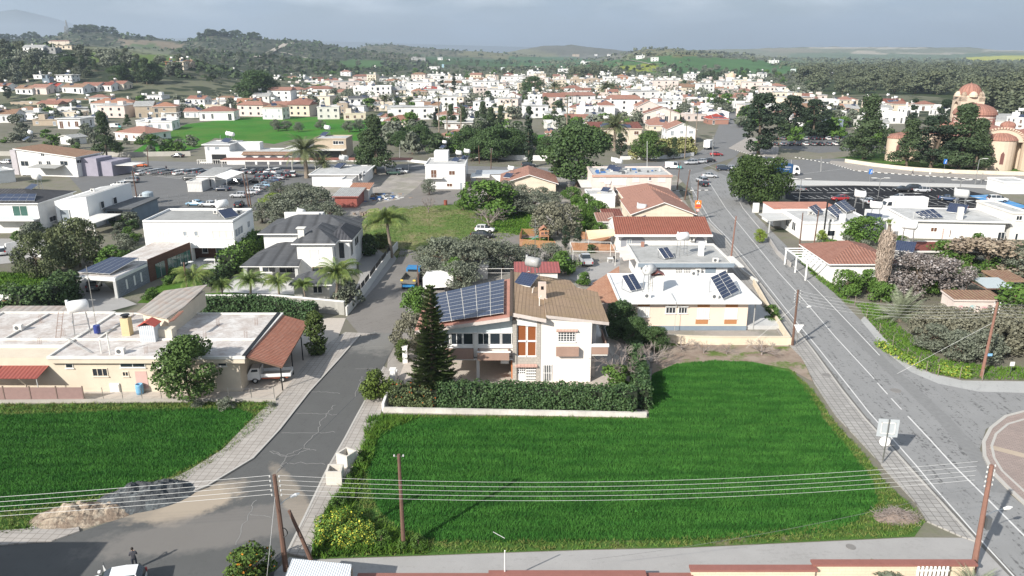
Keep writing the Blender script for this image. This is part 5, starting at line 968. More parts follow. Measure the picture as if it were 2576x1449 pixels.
for x in(0,16.2):mb=MB();mb.add([(x,0,3.2),(x,11.8,3.2),(x,5.9,5.3),(x+.2,0,3.2),(x+.2,11.8,3.2),(x+.2,5.9,5.3)],[(0,2,1),(3,4,5),(0,1,4,3),(1,2,5,4),(2,0,3,5)]);t.part('gable_wall',mb,WSTUC)
for a,b in((.8,5.2),(14.2,16.0)):
 mb=MB();n=8;r_=.8;P=[(a,1.0)]+[(a+r_*(1-math.cos(k*math.pi/2/n)),2.1+r_*math.sin(k*math.pi/2/n))for k in range(n+1)]+[(b-r_*(1-math.cos(k*math.pi/2/n)),2.1+r_*math.sin(k*math.pi/2/n))for k in reversed(range(n+1))]+[(b,1.0)]
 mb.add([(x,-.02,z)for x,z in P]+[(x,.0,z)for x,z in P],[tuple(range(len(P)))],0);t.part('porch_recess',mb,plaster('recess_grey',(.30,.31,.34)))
win(t,'f',-.03,1.9,2.8,1.3,2.5,style='grey');acunit(t,13.2,-.5,2.2)
mb=MB();P=[G(683,800,3.0,'c7'),G(925,785,3.2,'c7'),G(935,845,3.0,'c7'),G(705,880,2.2,'c7')];o_=P[0].copy()
n=8;vs=[]
for i in range(n+1):
 for j in range(n+1):u,v=i/n,j/n;q=P[0].lerp(P[1],u).lerp(P[3].lerp(P[2],u),v);pin=1-.10*math.sin(math.pi*v)*abs(2*u-1);vs.append((q-o_)+Vector((0,0,-.35*math.sin(math.pi*u)*math.sin(math.pi*v))))
mb.add(vs,[(i*(n+1)+j,(i+1)*(n+1)+j,(i+1)*(n+1)+j+1,i*(n+1)+j+1)for i in range(n)for j in range(n)]);sail=mb.build('cloth',plain('sail_cloth',(.66,.55,.36),.8));e=empty('sun_sail','cream sun sail stretched beside the long red tiled house','sun sail',o_);sail.parent=e
for q in(P[0],P[3]):pb=MB();pb.tube([Vector((q.x-o_.x,q.y-o_.y,-o_.z)),q-o_+Vector((0,0,.2))],.05,6);pb.build('post',PN('lgrey'),e)
FEN=plain('fence_timber',(.42,.21,.11),.8,var=.2)
def slatfence(pts,h,label,c=None,gap=.06,w=.12,mat=FEN,name='timber_fence'):
 P=gp(pts,0,c);o=P[0];e=empty(name,label,'fence',o);mb=MB();pb=MB()
 for i in range(len(P)-1):
  d=P[i+1]-P[i];m=int(d.length/(w+gap));u=d.normalized();nn=Vector((-u.y,u.x,0))*.02
  for j in range(m):a=P[i]-o+u*j*(w+gap);b=a+u*w;mb.prism([a-nn,b-nn,b+nn,a+nn],.05,h)
  for j in range(int(d.length/2.2)+1):a=P[i]-o+u*min(j*2.2,d.length);pb.prism([a+Vector((-.06,.03,0)),a+Vector((.06,.03,0)),a+Vector((.06,.13,0)),a+Vector((-.06,.13,0))],0,h+.08)
 mb.build('slats',mat,e);pb.build('posts',plain('post_timber',(.25,.13,.08),.8),e)
slatfence([(118,900),(135,850),(320,850)],1.5,'orange timber slat fence behind the small play house','c7');slatfence([(118,940),(430,962)],1.5,'orange timber slat fence in front of the small play house','c7');slatfence([(640,875),(935,905)],1.5,'orange timber slat fence behind the cream sun sail','c7');slatfence([(560,970),(935,990)],1.5,'orange timber slat fence below the cream sun sail','c7')
sheet('play_lawn',[(135,925),(150,862),(400,868),(425,945)],.055,M_LAWN,'c7')
p=G(325,905,0,'c7');t=T('play_house','small raised wooden play house with red windows behind the timber fence','play house',(p.x-.8,p.y),yaw=0)
for x in(0,1.6):
 for y in(0,1.3):mb=MB();mb.box(x-.05,x+.05,y-.05,y+.05,0,1.2);t.part('leg',mb,FEN)
mb=MB();mb.box(-.1,1.7,-.1,1.4,1.2,2.4);t.part('cabin',mb,plain('cabin_timber',(.45,.22,.12),.8));gable(t,-.1,1.7,-.1,1.4,2.4,.7,plain('cabin_roof',(.36,.17,.12),.8),FEN,'y',.12);win(t,'f',-.1,.2,.7,1.6,2.1,style='dark',frame='salmon');win(t,'f',-.1,.95,1.45,1.6,2.1,style='dark',frame='salmon')
mb=MB();mb.slab([(-.3,.3,1.3),(-.3,.9,1.3),(-2.2,.9,.15),(-2.2,.3,.15)],.06);t.part('slide',mb,PN('teal')if 'teal' in C else plain('slide_green',(.08,.3,.25),.4))
for x,y,l in((505,965,'left'),(610,960,'right')):TR('cyp_wide',*D(x,y,'c7'),D(0,760 if l=='left' else 775,'c7')[1],l+' of two dark conifers beside the timber fence',wide=.75)
r_=TR('scrub',1403,592,515,'tall twiggy purple brown tree behind the small play house',wide=1.0)
TR('bush',*D(500,1165,'c7'),D(0,975,'c7')[1],'dark green bushy tree left of the parked silver pickup',wide=1.1);TR('citrus',*D(665,1270,'c7'),D(0,1160,'c7')[1],'rounded green bush behind the brown roofed house next to the terracotta shelter',wide=1.3)
TR('dbush',*D(730,990,'c7'),D(0,920,'c7')[1],'dark bush behind the parked silver pickup')
p=G(570,1105,0,'c7');t=T('pergola','open white metal pergola frame over the parked silver pickup','pergola',(p.x,p.y),yaw=0);mb=MB()
for x in(0,7.2):
 for y in(0,6.5):mb.tube([(x,y,0),(x,y,2.6)],.05,5)
for a,b in(((0,0),(7.2,0)),((0,6.5),(7.2,6.5)),((0,0),(0,6.5)),((7.2,0),(7.2,6.5))):mb.tube([(*a,2.6),(*b,2.6)],.05,5)
t.part('frame',mb,PN('offw'))
def pickup(px,py,c,face,label,col='silver',L=5.0):
 p=G(px,py,0,c);e=empty('pickup_truck',label,'pickup',(p.x,p.y,.05),R(face))
 pm=plain('pickup_'+col,CCOL[col],.35);b=MB();b.prism([(-2.5,-.85),(2.3,-.85),(2.5,-.6),(2.5,.6),(2.3,.85),(-2.5,.85)],.45,.98);b.box(-2.5,-.5,-.85,-.77,.98,1.15);b.box(-2.5,-.5,.77,.85,.98,1.15);b.box(-2.5,-2.42,-.77,.77,.98,1.15);b.build('body',pm,e)
 k=MB();k.add([(-.5,-.8,.98),(1.35,-.8,.98),(1.35,.8,.98),(-.5,.8,.98),(-.35,-.66,1.62),(.75,-.66,1.62),(.75,.66,1.62),(-.35,.66,1.62)],[(0,1,5,4),(1,2,6,5),(2,3,7,6),(3,0,4,7)]);k.build('windows',glass('car_glass'),e);r_=MB();r_.box(-.38,.78,-.68,.68,1.62,1.68);r_.build('cab_roof',pm,e)
 for x in(1.55,-1.5):
  for s in(-1,1):w=MB();w.tube([(x,s*.72,.36),(x,s*.9,.36)],.36,14);w.build('wheel',plain('tyre',(.02,.02,.02),.9),e)
 for s in(-1,1):h=MB();h.box(-2.53,-2.49,s*.7-.1,s*.7+.1,.62,.95);h.build('tail_light',plain('tail_red',(.35,.01,.01),.3),e)
 bb=MB();bb.box(-2.62,-2.5,-.8,.8,.42,.55);bb.build('bumper',PN('dgrey'),e);return e
pickup(680,1085,'c7',95,'silver double cab pickup parked under the white pergola frame')
t=T('shed','low shed with maroon corrugated roof behind the brown roofed house','shed',(.6,112.6),yaw=0);body(t,0,6.4,0,4,0,2.5,OFF);mb=MB();mb.slab([(-.3,-.4,2.65),(6.8,-.4,2.65),(6.8,4.6,3.0),(-.3,4.6,3.0)],.06);t.part('roof',mb,corrug('maroon_sheet',(.33,.09,.08),.5))
p=G(1850,1215,0,'c6');t=T('shed','tiny white shed with grey corrugated roof among the olive trees','shed',(p.x,p.y),yaw=0);body(t,0,4,0,2.4,0,2,OFF);mb=MB();mb.slab([(-.2,-.3,2.1),(4.2,-.3,2.1),(4.2,2.6,2.4),(-.2,2.6,2.4)],.05);t.part('roof',mb,corrug('grey_sheet',(.30,.31,.33),.35))
p=G(2050,1225,0,'c6');t=T('railing','white pipe railing on a low wall behind the solar panels','railing',(p.x-.5,p.y),yaw=0);mb=MB()
for x in(0,3,6):mb.tube([(x,0,0),(x,0,1.9)],.04,5)
mb.tube([(0,0,1.9),(6.4,0,1.9)],.04,5);mb.tube([(0,0,1.2),(6.4,0,1.2)],.03,5);t.part('rails',mb,PN('offw'))
p=G(1480,1325,0,'c6');t=T('covered_trailer','white covered box trailer parked behind the dump truck beside the street','trailer',(p.x+.6,p.y),yaw=0);mb=MB();mb.slab([(0,0,2.2),(4.6,0,2.5),(4.6,3.2,2.7),(.3,3.2,2.4)],1.7);t.part('body',mb,PN('white',.4));
for x in(1,3.6):mb=MB();mb.tube([(x,-.05,.4),(x,.15,.4)],.4,12);t.part('wheel',mb,plain('tyre',(.02,.02,.02),.9))
mb=MB();mb.box(.4,4.2,.3,2.9,.45,.6);t.part('chassis',mb,PN('dgrey'))
t=T('outbuilding','low outbuilding with orange tiled hip roof behind the solar panels','shed',(-6.2,95.2),yaw=0);body(t,0,7.5,0,4,0,2.6,PL('peach'));hip(t,0,7.5,0,4,2.7,1.2,RT('orange'),ov=.3)
p=G(1325,1320,0,'c6');e=empty('dump_truck','blue and yellow dump truck with an open tipper seen from behind on the street','truck',(p.x+1.3,p.y+2.6,.05),R(86));TY=plain('tyre',(.02,.02,.02),.9)
mb=MB();mb.box(1.3,3.2,-1.05,1.05,.7,2.5);cb=mb.build('cab',plain('truck_blue',(.03,.19,.42),.4),e);mb=MB();mb.box(1.29,1.31,-.8,.8,1.7,2.3);mb.box(3.19,3.21,-.9,.9,1.6,2.3);mb.build('window',glass(),cb)
mb=MB();mb.box(-2.6,1.1,-1.15,-1.05,1.1,1.9);mb.box(-2.6,1.1,1.05,1.15,1.1,1.9);mb.box(-2.6,-2.5,-1.05,1.05,1.1,1.75);mb.box(1.0,1.1,-1.05,1.05,1.1,2.0);mb.box(-2.5,1.0,-1.05,1.05,1.05,1.2);mb.build('tipper',plain('tipper_grey',(.16,.15,.13),.8,var=.3),e)
mb=MB();mb.box(-2.66,-2.6,-1.15,-.75,1.55,1.8);mb.box(-2.66,-2.6,.75,1.15,1.55,1.8);mb.build('yellow_marker',plain('marker_yellow',(.7,.5,.08),.5),e);mb=MB();mb.box(-2.6,3,-.9,.9,.6,.95);mb.build('chassis',plain('truck_blue',(.03,.19,.42),.4),e)
for x in(2.3,-1.6):
 for s in(-1,1):mb=MB();mb.tube([(x,s*.8,.48),(x,s*1.12,.48)],.48,14);mb.build('wheel',TY,e)
t=T('house','long beige bungalow with stained flat white roof and terracotta carport at lower left','house',(-60,75.1),yaw=0)
BE=plaster('wall_beige',(.63,.55,.44),var=.1);body(t,0,31.0,0,14,0,3.95,BE,'wall');mb=MB();mb.box(11.0,31.8,-.5,0,3.5,3.95);t.part('roof_beam',mb,BE)
WSR=flatroof('stained_white_roof',(.60,.58,.56),(.36,.30,.265),.50,.5,.05);parapet(t,11.0,31.9,-.6,13.6,4.1,.2,.25,OFF,WSR);parapet(t,-3,10.99,2.8,14.2,4.05,.2,.25,OFF,WSR)
mb=MB();mb.box(-2.8,31.6,4.6,4.85,4.1,4.32);mb.box(3.0,3.2,4.9,13.5,4.12,4.28);mb.box(13.5,13.75,4.9,13.2,4.12,4.28);t.part('roof_upstand',mb,OFF)
use('B1')
for x0_,y0_,x1_,y1_,st,pn,fr in((912,512,1098,545,'dark',2,'offw'),(705,550,812,612,'dark',3,'cream'),(930,575,972,612,'dark',2,'cream'),(1150,510,1235,545,'dark',1,'offw'),(1650,502,1715,535,'dark',1,'offw'),(500,515,552,550,'dark',1,'offw')):winp(t,'f',0,x0_,y0_,x1_,y1_,style=st,panes=pn,frame=fr)
mb=MB();a=t.w(1040,705);b=t.w(1108,575);mb.box(a[0],b[0],-.04,.0,max(.05,a[1]),b[1]);t.part('door',mb,plain('pink_door',(.55,.36,.32),.7))
mb=MB();mb.slab([(31.7,-.3,4.25),(35.6,-.2,2.95),(35.0,13.3,3.15),(31.3,13.3,4.3)],.16,0,1);t.part('carport_roof',mb,[tiles('carport_tiles',(.36,.15,.10),(.42,.22,.16),rowl=.42,wav=.36,dirt=.35),plain('fascia_brown',(.16,.09,.06))])
mb=MB();mb.slab([(31.55,-.4,4.38),(31.95,-.4,4.3),(31.6,13.4,4.35),(31.2,13.4,4.42)],.2);t.part('roof_flashing',mb,PN('black'))
for y in(.3,4.5,8.7,12.6):mb=MB();mb.tube([(35.25,y,0),(35.25,y,2.9)],.07,6);t.part('carport_post',mb,PN('black'))
def onroof(x,y,z=4.1):return t.at(x,y,z)
q=onroof(955,310);mb=MB();mb.box(q.x-.45,q.x+.45,q.y,q.y+.9,4.1,6.2);ch=t.part('chimney',mb,plaster('chimney_cream',(.62,.50,.30)));mb=MB();mb.lathe([(.35,0),(.3,.25),(.5,.3),(.5,.36),(0,.38)],(q.x,q.y+.45,6.2),12);mb.build('cowl',PN('black'),ch)
q=onroof(1130,355);mb=MB();mb.box(q.x-.95,q.x+.75,q.y,q.y+1.5,4.12,6.0);rs=t.part('roof_shed',mb,corrug('white_sheet',(.58,.62,.66),.22));mb=MB();mb.slab([(q.x-1.1,q.y-.15,6.0),(q.x-.1,q.y-.15,6.5),(q.x-.1,q.y+1.65,6.5),(q.x-1.1,q.y+1.65,6.0)],.05);mb.slab([(q.x-.1,q.y-.15,6.5),(q.x+.9,q.y-.15,6.0),(q.x+.9,q.y+1.65,6.0),(q.x-.1,q.y+1.65,6.5)],.05);mb.build('shed_roof',corrug('red_sheet',(.50,.09,.06),.3),rs)
q=onroof(1240,335);mb=MB();mb.box(q.x-.9,q.x+1.0,q.y,q.y+1.2,4.12,5.3);t.part('roof_box',mb,plaster('box_cream',(.62,.57,.47)))
q=onroof(1180,290);mb=MB();A_,B_,C_,D_=onroof(1290,300),onroof(1425,200),onroof(1415,85,5.2),onroof(1180,75,5.6)
mb.prism([(A_.x,A_.y),(B_.x,B_.y-1.2),(B_.x,B_.y+5.8),(A_.x-3.9,A_.y+8.0),(A_.x-3.9,A_.y+2.2)],4.12,6.2);t.part('roof_room',mb,BE);mb=MB();mb.slab([(A_.x-4.3,A_.y+1.6,6.3),(A_.x+.1,A_.y-.5,6.3),(B_.x+.4,B_.y-1.4,6.5),(B_.x+.3,B_.y+6.1,6.9),(A_.x-4.0,A_.y+8.3,6.8)],.1);t.part('roof_room_sheet',mb,corrug('rusty_sheet',(.36,.33,.30),.9,.7,0,(.30,.20,.15)))
mb=MB()
for i in range(9):a_=Vector(onroof(1295,195,6.5)).lerp(Vector(onroof(1365,130,6.7)),i/8);mb.tube([a_+Vector((-.1,-.15,.05)),a_+Vector((.25,.2,.1))],.11,5)
t.part('spare_tiles',mb,PL('salmon'))
q=onroof(620,300);heater(t,q.x,q.y+.2,4.1,1.35,.5,'white',2.0,0);mb=MB();mb.lathe([(0,0),(.34,0),(.36,.9),(0,.92)],(q.x+1.7,q.y+.2,4.3),14);t.part('blue_barrel',mb,plain('barrel_navy',(.03,.05,.22),.5));mb=MB()
for s in(0,.55):mb.tube([(q.x-2.1+s,q.y-1.6,4.1),(q.x-2.0+s,q.y-.3,7.0)],.035,4)
for i in range(9):z_=4.4+i*.3;f_=(z_-4.1)/2.9;mb.tube([(q.x-2.1+.1*f_,q.y-1.6+1.3*f_,z_),(q.x-1.55+.1*f_,q.y-1.6+1.3*f_,z_)],.02,4)
t.part('ladder',mb,plain('ladder_rust',(.3,.2,.16),.7));q=onroof(720,290);mb=MB();mb.tube([(q.x,q.y+.5,4.1),(q.x,q.y+.5,12)],.04,5);mb.tube([(q.x-.5,q.y+.5,8),(q.x+.4,q.y+.5,8)],.02,4);t.part('tv_antenna',mb,PN('lgrey',.4,1))
for x,y in((875,450),(105,270)):q=onroof(x,y);acunit(t,q.x,q.y,4.12,.9,.5,.7)
for x,y in((770,440),(835,450)):q=onroof(x,y);mb=MB();mb.tube([q,q+Vector((0,0,1.6 if x<800 else 2.6))],.07,6);t.part('vent_pipe',mb,PN('offw'))
for x,y in((300,210),(470,310),(1640,235),(1930,230),(1540,330),(1850,330),(1095,445),(990,170),(290,380)):
 q=onroof(x,y);mb=MB()
 for a in(0,.25):
  for b in(0,.25):mb.tube([q+Vector((a,b,0)),q+Vector((a+.04,b,.9))],.018,3)
 t.part('rebar_stub',mb,plain('rebar',(.2,.12,.09),.9))
mb=MB();q1,q2=onroof(470,345),onroof(680,440)
for k in(0,.25):mb.tube([q1+Vector((k,0,.5)),q2+Vector((k,0,.12))],.03,4)
for i in range(14):a_=q1.lerp(q2,i/13)+Vector((0,0,.5-.38*i/13));mb.tube([a_,a_+Vector((.25,0,0))],.02,3)
t.part('lattice_mast',mb,PN('grey'));mb=MB()
mb=MB();mb.slab([(6.0,-2.1,2.5),(10.6,-2.1,2.5),(10.9,2.7,3.75),(5.6,2.7,3.75)],.06);t.part('awning',mb,corrug('red_awning',(.27,.07,.055),.42));mb=MB();mb.slab([(-1,-2.1,2.5),(5.9,-2.1,2.5),(5.5,2.7,3.75),(-1,2.7,3.75)],.06);t.part('awning',mb,corrug('red_awning',(.27,.07,.055),.42))
for x in(6.2,10.4):mb=MB();mb.tube([(x,-1.9,0),(x,-1.9,2.5)],.05,5);t.part('awning_post',mb,PN('lgrey'))
t2=T('shed','grey corrugated shed roof behind the left end of the beige bungalow','shed',(-66,89.5),yaw=0);body(t2,0,8,0,5,0,2.6,OFF);mb=MB();mb.slab([(-.4,-.5,2.7),(9.8,-.5,2.7),(9.8,5.4,3.1),(-.4,5.4,3.1)],.06);t2.part('roof',mb,corrug('rusty_sheet',(.36,.33,.30),.9))
def at_(x,y,c='B1',z=0):return G(x,y,z,c)
p=at_(1062,745);mb=MB();mb.lathe([(0,0),(.36,0),(.40,.3),(.40,1.0),(.36,1.15),(.30,1.15),(.28,.3)],(0,0,0),16);o=mb.build('barrel',plain('barrel_blue',(.16,.36,.55),.5),sm=True);o.location=p;tag(o,'pale blue open barrel below the beige bungalow wall','barrel')
p=at_(1090,700);mb=MB();mb.tube([(-.5,-.3,1.05),(-.48,-.28,1.8),(-.2,-.2,2.35),(.2,-.12,2.2),(.45,0,1.7)],[.3,.32,.3,.26,.2],10);o=mb.build('bent_duct',plain('duct_grey',(.25,.23,.22),.6),sm=True);o.location=p;tag(o,'bent grey duct rising out of the pale blue barrel','duct')
p=at_(885,725);mb=MB();mb.box(-.55,.5,-.3,.3,0,1.0);mb.box(-.5,.45,-.35,-.3,.1,.9);o=mb.build('storage_box',PN('offw'));o.location=p;tag(o,'white box standing at the foot of the beige bungalow wall','box')
def chair(px,py,c,face,label,col='white',group=None):
 p=G(px,py,0,c);e=empty('garden_chair',label,'chair',(p.x,p.y,.06),R(face),group);m=PN(col)
 mb=MB();mb.box(-.25,.25,-.25,.25,.40,.44);mb.build('seat',m,e);mb=MB();mb.box(-.25,.25,.22,.27,.44,.92);mb.build('backrest',m,e)
 for a in(-.22,.22):
  for b in(-.22,.22):mb=MB();mb.box(a-.025,a+.025,b-.025,b+.025,0,.4);mb.build('leg',m,e)
for x,y,f_,cl,l in((385,700,20,'white','white plastic garden chair in front of the red awning'),(590,690,-70,'white','white plastic garden chair against the beige bungalow wall'),(345,640,0,'black','leftmost dark garden chair under the white wall of the bungalow'),(410,635,10,'black','middle dark garden chair under the white wall of the bungalow'),(460,635,-10,'black','rightmost dark garden chair under the white wall of the bungalow')):chair(x,y,'B1',f_,l,cl)
def table(px,py,c,w,d,label,col='white',h=.75):
 p=G(px,py,0,c);e=empty('garden_table',label,'table',(p.x,p.y,.06));mb=MB();mb.box(-w/2,w/2,-d/2,d/2,h-.05,h);mb.build('tabletop',PN(col),e)
 for a in(-1,1):
  for b in(-1,1):mb=MB();mb.box(a*(w/2-.06)-.03,a*(w/2-.06)+.03,b*(d/2-.06)-.03,b*(d/2-.06)+.03,0,h-.05);mb.build('leg',PN(col),e)
table(520,680,'B1',1.7,.9,'white folding table beside the beige bungalow wall');table(150,700,'B1',2.4,1.0,'long table covered with clutter under the red awning','grey')
mb=MB();rr_=random.Random(4)
p=at_(170,705);e=empty('clutter_pile','heap of bags and clothes under the red awning','clutter',p)
for i in range(26):x,y=rr_.uniform(-3.2,3),rr_.uniform(-.6,.9);s_=rr_.uniform(.12,.4);mb.box(x,x+s_*1.6,y,y+s_,.02+rr_.uniform(0,.5),.4+rr_.uniform(0,.7),i%4)
mb.build('bags',[PN('dgrey'),PN('offw'),PN('tan'),plain('cloth_blue',(.05,.07,.16))],e)
PVF=plain('fence_screen',(.26,.17,.155),.8,var=.15)
p=at_(0,806);e=empty('screen_fence','reddish brown screen fence with metal posts in front of the red awning','fence',(p.x-3,p.y,0));L_=at_(640,806).x-p.x+3;mb=MB();mb.box(0,L_,-.02,.02,.25,1.65);mb.build('screen',PVF,e)
for i in range(9):mb=MB();x=L_-i*2.75;mb.box(x-.05,x+.05,-.06,.06,0,1.8);mb.build('post',plain('post_brown',(.2,.14,.12)),e)
wall([(0,815),(900,808),(2090,802)],.35,.22,'low_wall','low concrete kerb wall between the beige bungalow and the left wheat field','wall',plaster('conc_wall',(.42,.39,.35)),c='B1')
def meshfence(pts,c,label,n,h=1.1,mat=None,wires=3,group=None):
 P=gp(pts,0,c);o=P[0];e=empty('wire_fence',label,'fence',o,0,group);m=mat or PN('lgrey',.5,1);tot=[];
 for i in range(n):
  k=i/(n-1)*(len(P)-1);a=min(int(k),len(P)-2);q=P[a].lerp(P[a+1],k-a)-o;tot.append(q);pb=MB();pb.tube([q,q+Vector((0,0,h+.15))],.035,5);pb.build('post',m,e)
 wb=MB()
 for j in range(wires):wb.tube([q+Vector((0,0,h*(j+1)/wires))for q in tot],.008,3)
 wb.build('wires',m,e)
meshfence([(640,800),(1300,803),(2080,798)],'B1','thin wire fence on metal posts in front of the beige bungalow',10,1.4)
TR('laurel',*D(1450,795,'B1'),D(0,318,'B1')[1],'big bushy green tree in front of the beige bungalow',wide=1.06)
TR('column',797,893,784,'dense dark column shrub beside the terracotta carport',wide=1.05)
for x,y,h_,l in((1500,840,795,'leftmost'),(1730,850,780,'middle'),(2050,850,815,'rightmost')):TR('obush',*D(x,y,'B1'),D(0,h_,'B1')[1],l+' weedy grey bush at the edge of the left wheat field',wide=1.6)
p=at_(1870,668);e=empty('flatbed_truck','small white flatbed truck parked under the terracotta carport','truck',(p.x+2.35,p.y+.9,.03),R(187));WP=plain('truck_white',(.72,.72,.71),.35)
mb=MB();mb.add([(.95,-.82,.45),(2.3,-.82,.45),(2.3,.82,.45),(.95,.82,.45),(.95,-.82,1.1),(2.3,-.82,1.05),(2.3,.82,1.05),(.95,.82,1.1),(1.0,-.74,1.78),(1.9,-.74,1.78),(1.9,.74,1.78),(1.0,.74,1.78)],[(0,1,5,4),(1,2,6,5),(2,3,7,6),(3,0,4,7),(4,5,9,8),(5,6,10,9),(6,7,11,10),(7,4,8,11),(8,9,10,11),(3,2,1,0)]);cb=mb.build('cab',WP,e)
g_=MB();g_.add([(1.15,-.80,1.18),(1.98,-.80,1.16),(1.78,-.765,1.66),(1.15,-.765,1.66)],[(0,1,2,3)]);g_.add([(1.15,.80,1.18),(1.98,.80,1.16),(1.78,.765,1.66),(1.15,.765,1.66)],[(0,1,2,3)]);g_.add([(2.26,-.7,1.15),(2.26,.7,1.15),(1.96,.66,1.70),(1.96,-.66,1.70)],[(0,1,2,3)]);g_.build('window',glass('car_glass'),cb)
for s in(-1,1):mb=MB();mb.box(-2.35,.85,s*.85-.03,s*.85+.03,.75,1.12);mb.build('side_board',WP,e)
mb=MB();mb.box(-2.38,-2.32,-.85,.85,.75,1.12);mb.build('tailboard',WP,e);mb=MB();mb.box(-2.35,.85,-.84,.84,.68,.76);mb.build('load_bed',plain('bed_cream',(.5,.47,.42),.8),e);mb=MB();mb.box(.86,.92,-.8,.8,.75,1.75);mb.build('headboard',WP,e)
for s in(-1,1):mb=MB();mb.box(-2.0,.8,s*.6-.04,s*.6+.04,.45,.6);mb.build('chassis_rail',plain('rail_orange',(.5,.12,.06),.6),e)
for x in(1.5,-1.4):
 for s in(-1,1):
  mb=MB();mb.tube([(x,s*.62,.33),(x,s*.82,.33)],.33,16);w=mb.build('wheel',TY,e);h_=MB();h_.tube([(x,s*.81,.33),(x,s*.84,.33)],.17,12);h_.build('rim',PN('lgrey',.4),w)
def roofon(t,L,d,h,roof,rc,wall,rise=1.6,ov=.5,axis='x',ph=.3):
 wm=PL(wall)if isinstance(wall,str)else wall
 if roof=='flat':parapet(t,-.15,L+.15,-.15,d+.15,h,ph,.22,wm,flatroof('flatroof_'+rc,C[rc],mul(C[rc],.72),.5,.3,.1))
 elif roof=='slab':parapet(t,-.7,L+.7,-.7,d+.7,h,.15,.3,wm,flatroof('flatroof_'+rc,C[rc],mul(C[rc],.72),.5,.3,.1))
 elif roof=='hip':hip(t,0,L,0,d,h+.1,rise,RT(rc),ov=ov)
 elif roof=='gable':gable(t,0,L,0,d,h,rise,RT(rc),axis=axis,ov=ov,wall=wm)
 elif roof in('monor','monol','monob','monof'):
  z={'monor':(rise,0,0,rise),'monol':(0,rise,rise,0),'monob':(0,0,rise,rise),'monof':(rise,rise,0,0)}[roof];q=[(0,0),(L,0),(L,d),(0,d)];o=[(-ov,-ov),(L+ov,-ov),(L+ov,d+ov),(-ov,d+ov)]
  mb=MB();mb.slab([(*o[i],h+.25+z[i])for i in range(4)],.25,0,1);t.part('roof',mb,[RT(rc),wm])
  mb=MB();mb.add([(*q[i],h-.02)for i in range(4)]+[(*q[i],h+z[i]+.01)for i in range(4)],[(0,1,5,4),(1,2,6,5),(2,3,7,6),(3,0,4,7),(4,5,6,7)]);t.part('gable_wall',mb,wm)
def HH(label,c,Lp,Kp,h,d,roof,wall,rc,wf=(),wr=(),wl=(),rise=1.6,yaw=None,heat=(),ov=.5,axis='x',group=None,name='house',cat='house',z=0,win0=None,tank='white',A=None,L=None):
 use(c);a=A or G(*Lp,h+z,c);b=G(*Kp,h+z,c)if Kp else None
 if yaw is not None or b is None:
  ln=L or(b-a).length;yw=R(yaw or 0);b=Vector((a.x+ln*math.cos(yw),a.y+ln*math.sin(yw),h))
 t=T(name,label,cat,a,b,group,z=z);L=t.L;wm=PL(wall)if isinstance(wall,str)else wall
 body(t,0,L,0,d,-.5,h,wm);roofon(t,L,d,h,roof,rc,wall,rise,ov,axis)
 for w in wf:winp(t,'f',0,*w[:4],style=w[4]if len(w)>4 else 'dark',panes=w[5]if len(w)>5 else 2)
 for w in wr:winp(t,'r',L,*w[:4],style=w[4]if len(w)>4 else 'dark',panes=w[5]if len(w)>5 else 2)
 for w in wl:winp(t,'l',0,*w[:4],style=w[4]if len(w)>4 else 'dark',panes=w[5]if len(w)>5 else 2)
 for q in heat:p=t.at(q[0],q[1],h+.1);heater(t,p.x,p.y,h+.05+(q[3]if len(q)>3 else 0),q[2]if len(q)>2 else 1.1,tank=tank)
 return t
t=T('house','white two storey villa with dark grey tiled hip roofs behind a row of feather palms','house',(-42,115.0),yaw=0);DK=tiles('villa_tiles',(.085,.088,.095),(.115,.118,.125),rowl=.38,wav=2.2,dirt=.1);DKR=tiles('villa_tiles_ribbed',(.05,.052,.06),(.10,.10,.11),rowl=2.0,wav=.55,dirt=.1)
body(t,.6,15.3,9,18.5,0,6.0,WSTUC);body(t,8.0,13.6,2.0,9,0,6.0,WSTUC);body(t,13.6,15.8,4.5,9,0,5.9,WSTUC);body(t,.6,8,5.5,9,0,2.9,WSTUC)
hip(t,.6,15.3,9,18.5,6.15,2.1,DK,ov=.8);hip(t,8.0,13.6,2.0,11,6.16,1.9,DK,ov=.7);hip(t,12.4,15.9,4.4,12,6.1,1.5,DKR,ov=.5)
mb=MB();mb.slab([(-.3,-.8,3.05),(8.9,-.8,3.05),(8.0,8.9,4.6),(4.2,8.9,4.6)],.12,0,1);mb.slab([(-.3,-.8,3.05),(4.2,8.9,4.6),(2.8,8.9,4.4),(-.3,8.0,3.05)],.12,0,1);t.part('porch_roof',mb,[DK,PN('white')])
for x in(.3,8.3):mb=MB();mb.box(x-.25,x+.25,-.3,.2,0,2.92);t.part('porch_column',mb,PL('lgrey'))
mb=MB();mb.box(-.2,8.8,-.65,5.4,.02,.12);t.part('porch_floor',mb,PL('lgrey'))
win(t,'f',5.5,1.0,3.2,.3,2.4,panes=2);win(t,'f',5.5,3.8,7.2,.2,2.4,panes=3);win(t,'f',2.0,9.9,11.4,3.5,5.1,style='shutter',panes=1);win(t,'f',2.0,10.2,12.4,.6,2.2,style='dark',frame='tan');win(t,'f',9,7.2,7.8,3.6,4.6,style='grey',panes=1)
win(t,'r',13.6,3.0,3.9,3.4,5.2,style='grey',panes=1);win(t,'f',4.5,14.0,15.0,2.9,5.6,panes=1);win(t,'r',15.8,5.0,6.8,3.0,5.4,panes=2);win(t,'r',15.3,11,14,3.2,4.6,panes=2)
p=t.at(470,850,7.0,'c6');mb=MB();mb.box(p.x-.5,p.x+.5,p.y,p.y+.8,6.4,8.2);mb.box(p.x-.7,p.x+.7,p.y-.2,p.y+1,8.2,8.35);t.part('chimney',mb,OFF);heater(t,5.0,16.8,7.0,1.0,tank='lgrey',hh=.6,panels=0)
for a,b in(((0,0),(1.2,.3)),):pass
